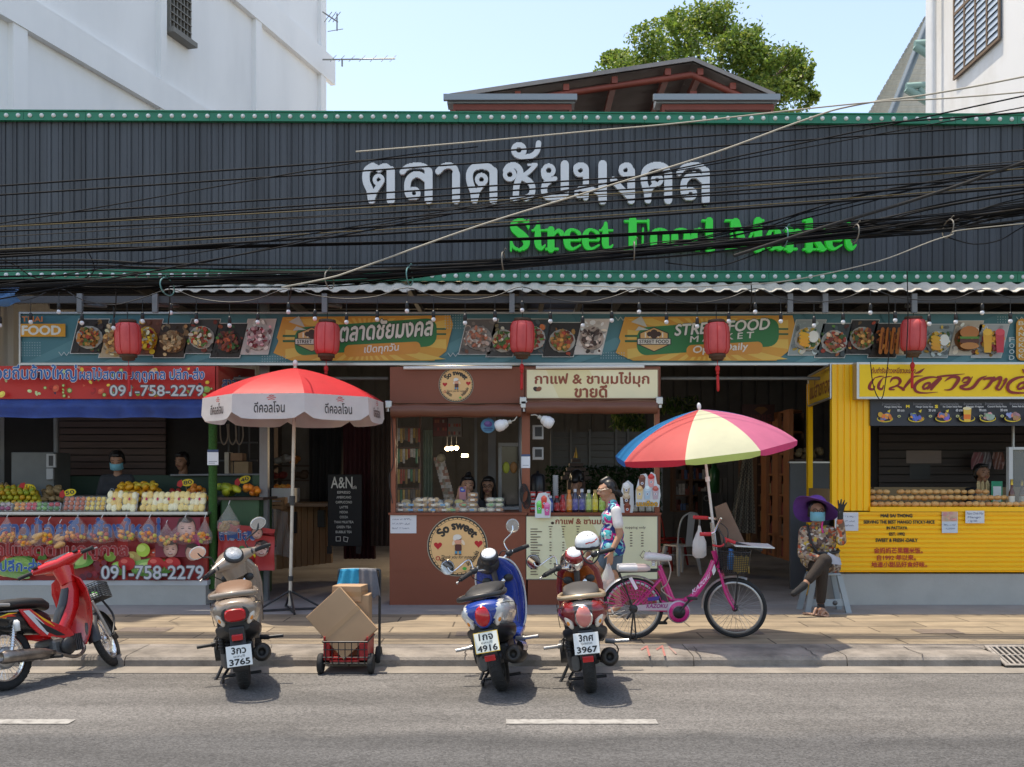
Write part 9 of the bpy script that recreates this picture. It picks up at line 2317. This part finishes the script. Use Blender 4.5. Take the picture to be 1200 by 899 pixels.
for k in range(6):cable([(-700,330+k),(-300,312),(0,295+k*.9+rw.uniform(-1,1)),(300,287+k*.6),(600,279.4+k*.5),(800,270.6+k*.6+rw.uniform(-.6,.6)),(1000,259+k*1.1+rw.uniform(-1,1)),(1200,240+k*2+rw.uniform(-2,2)),(1900,165+k*3)],9.85+k*.02,.006,KB,f'black cable in the tight bundle across the English letters, {ordn(k)} from its top')
# the thick low bundle
for k in range(19):
 j=rw.uniform(-4,4);w=rw.uniform(.005,.01);g=1 if k%2 else 0
 pts=[(-700,346+j),(-300,341+j),(0,334+j+rw.uniform(-5,5)),(200,330+rw.uniform(-5,5)),(330,326+rw.uniform(-4,4)),(460,320+rw.uniform(-5,5)),(590,311+rw.uniform(-5,5)),(700,298+rw.uniform(-5,6)),(800,288+rw.uniform(-7,7)),(900,281+rw.uniform(-7,6)),(1000,272+rw.uniform(-7,8)),(1100,263+rw.uniform(-9,9)),(1200,246+rw.uniform(-16,16)),(1500,205+rw.uniform(-20,20)),(1900,150+rw.uniform(-20,20))]
 cable(pts,10.0+rw.uniform(-.12,.12),w,KB if k%6 else KG,'black cable in the thick tangled bundle sagging over the lower lamp strip')
for k in range(9):
 y=300+k*4.4;cable([(-700,y+26),(0,y+rw.uniform(0,6)),(190,309+k*2.6+rw.uniform(-3,5)),(380,311+k*2+rw.uniform(-3,4)),(560,305+k*1.5),(700,296+k*1.3),(800,286+k*1.6+rw.uniform(-3,4)),(1000,262+k*2),(1200,222+k*5+rw.uniform(-6,6)),(1900,y-170)],9.9+rw.uniform(-.1,.1),rw.uniform(.006,.01),KB if k%4 else KG,f'black cable in the lower fan of cables, {ordn(k)} from the top at the left edge')
for k in range(4):cable([(-700,352),(0,337+k*2),(120,340+rw.uniform(-4,4)),(260,334+rw.uniform(-4,4)),(420,329+rw.uniform(-4,5)),(640,303+rw.uniform(-4,5)),(760,291),(880,268+rw.uniform(-4,4)),(1000,236+rw.uniform(-6,6)),(1200,194+rw.uniform(-12,12)),(1900,60)],10.15,.007,KB,'black cable of the strand that leaves the thick bundle upwards at the right')
cable([(330,337),(385,326),(420,315),(560,265),(700,222),(835,180),(945,140),(1010,122),(1200,90),(1900,-60)],9.45,.009,KW,'cream guy wire slanting up from the left bundle across both lines of letters')
cable([(-300,300),(0,262),(415,191),(560,172)],9.4,.006,KB,'thin black end of the wire running along the top of the fascia')
cable([(417,178),(560,166),(700,153),(800,144),(1010,121),(1200,108),(1900,40)],9.4,.0075,KW,'cream guy wire along the top of the fascia to the right corner')
cable([(640,334),(770,337),(860,334),(930,328),(1030,306),(1110,277),(1200,262),(1900,200)],9.55,.0055,KW,'pale wire sagging over the lower lamp strip at the right')
cable([(60,330),(200,315),(310,292),(420,268),(520,252)],10.3,.006,KB,'thin black wire slanting up out of the left bundle')
cable([(860,300),(960,268),(1060,238),(1130,215),(1200,190),(1500,90)],9.5,.016,KG,'thick grey stranded wire slanting up at the right end of the English letters')
cable([(1110,278),(1140,286),(1170,282),(1195,268),(1230,250)],10.0,.006,KB,'thin loop of black wire hanging under the bundle at the right')
cable([(780,308),(820,312),(850,310),(880,300),(905,290)],10.0,.006,KB,'thin loop of black wire hanging under the bundle below the English letters')
cable([(3,305),(20,312),(40,325),(80,331),(110,318),(102,292)],10.1,.006,KB,'slack thin wire looping at the left of the fascia')
# ties on the bundle
for i,(px,py)in enumerate(((480,318),(590,300),(743,288),(920,272),(1002,268),(1111,262),(196,330),(386,322))):
 b=MB();c0=W(px,py+6,9.86);b.tube([c0+Vector((.05*cos(a)*.3,.16*cos(a),.085*sin(a)))for a in[2*pi*k/14 for k in range(14)]],.007,5,closed=True);b.tube(smoothpts([c0+Vector((0,-.05,.08)),c0+Vector((.02,-.08,.11)),c0+Vector((.03,-.06,.1))]),.004,4)
 tag(b.build('cable_tie',mat('pale tie',(.22,.2,.17),.7)if i%3 else mat('teal tie',(.1,.25,.25),.6)),f'wire tie round the thick cable bundle, {ordn(sorted((480, 590, 743, 920, 1002, 1111, 196, 386)).index(px))} from the left','tie')
for i,(px,y0,y1)in enumerate(((135,330,372),(196,322,338),(198,338,380),(340,330,352),(1063,318,420),(880,330,366))):
 b=MB();b.tube(smoothpts([W(px,y0,10.6),W(px+1,(y0+y1)/2,10.75),W(px-1,y1,10.9)]),.006,4);tag(b.build('hanging_wire',KG),f'loose wire end dangling below the cable bundle, {ordn(i)} of six','wire')
b=MB();b.tube(smoothpts([W(1020,424,11.45),W(1023,450,11.45),W(1029,466,11.45),W(1034,466,11.45),W(1038,445,11.45),W(1042,405,11.45),W(1041,345,11.3)]),.006,4);tag(b.build('hanging_wire',KG),'thin wire loop hanging in front of the yellow mango sign','wire')
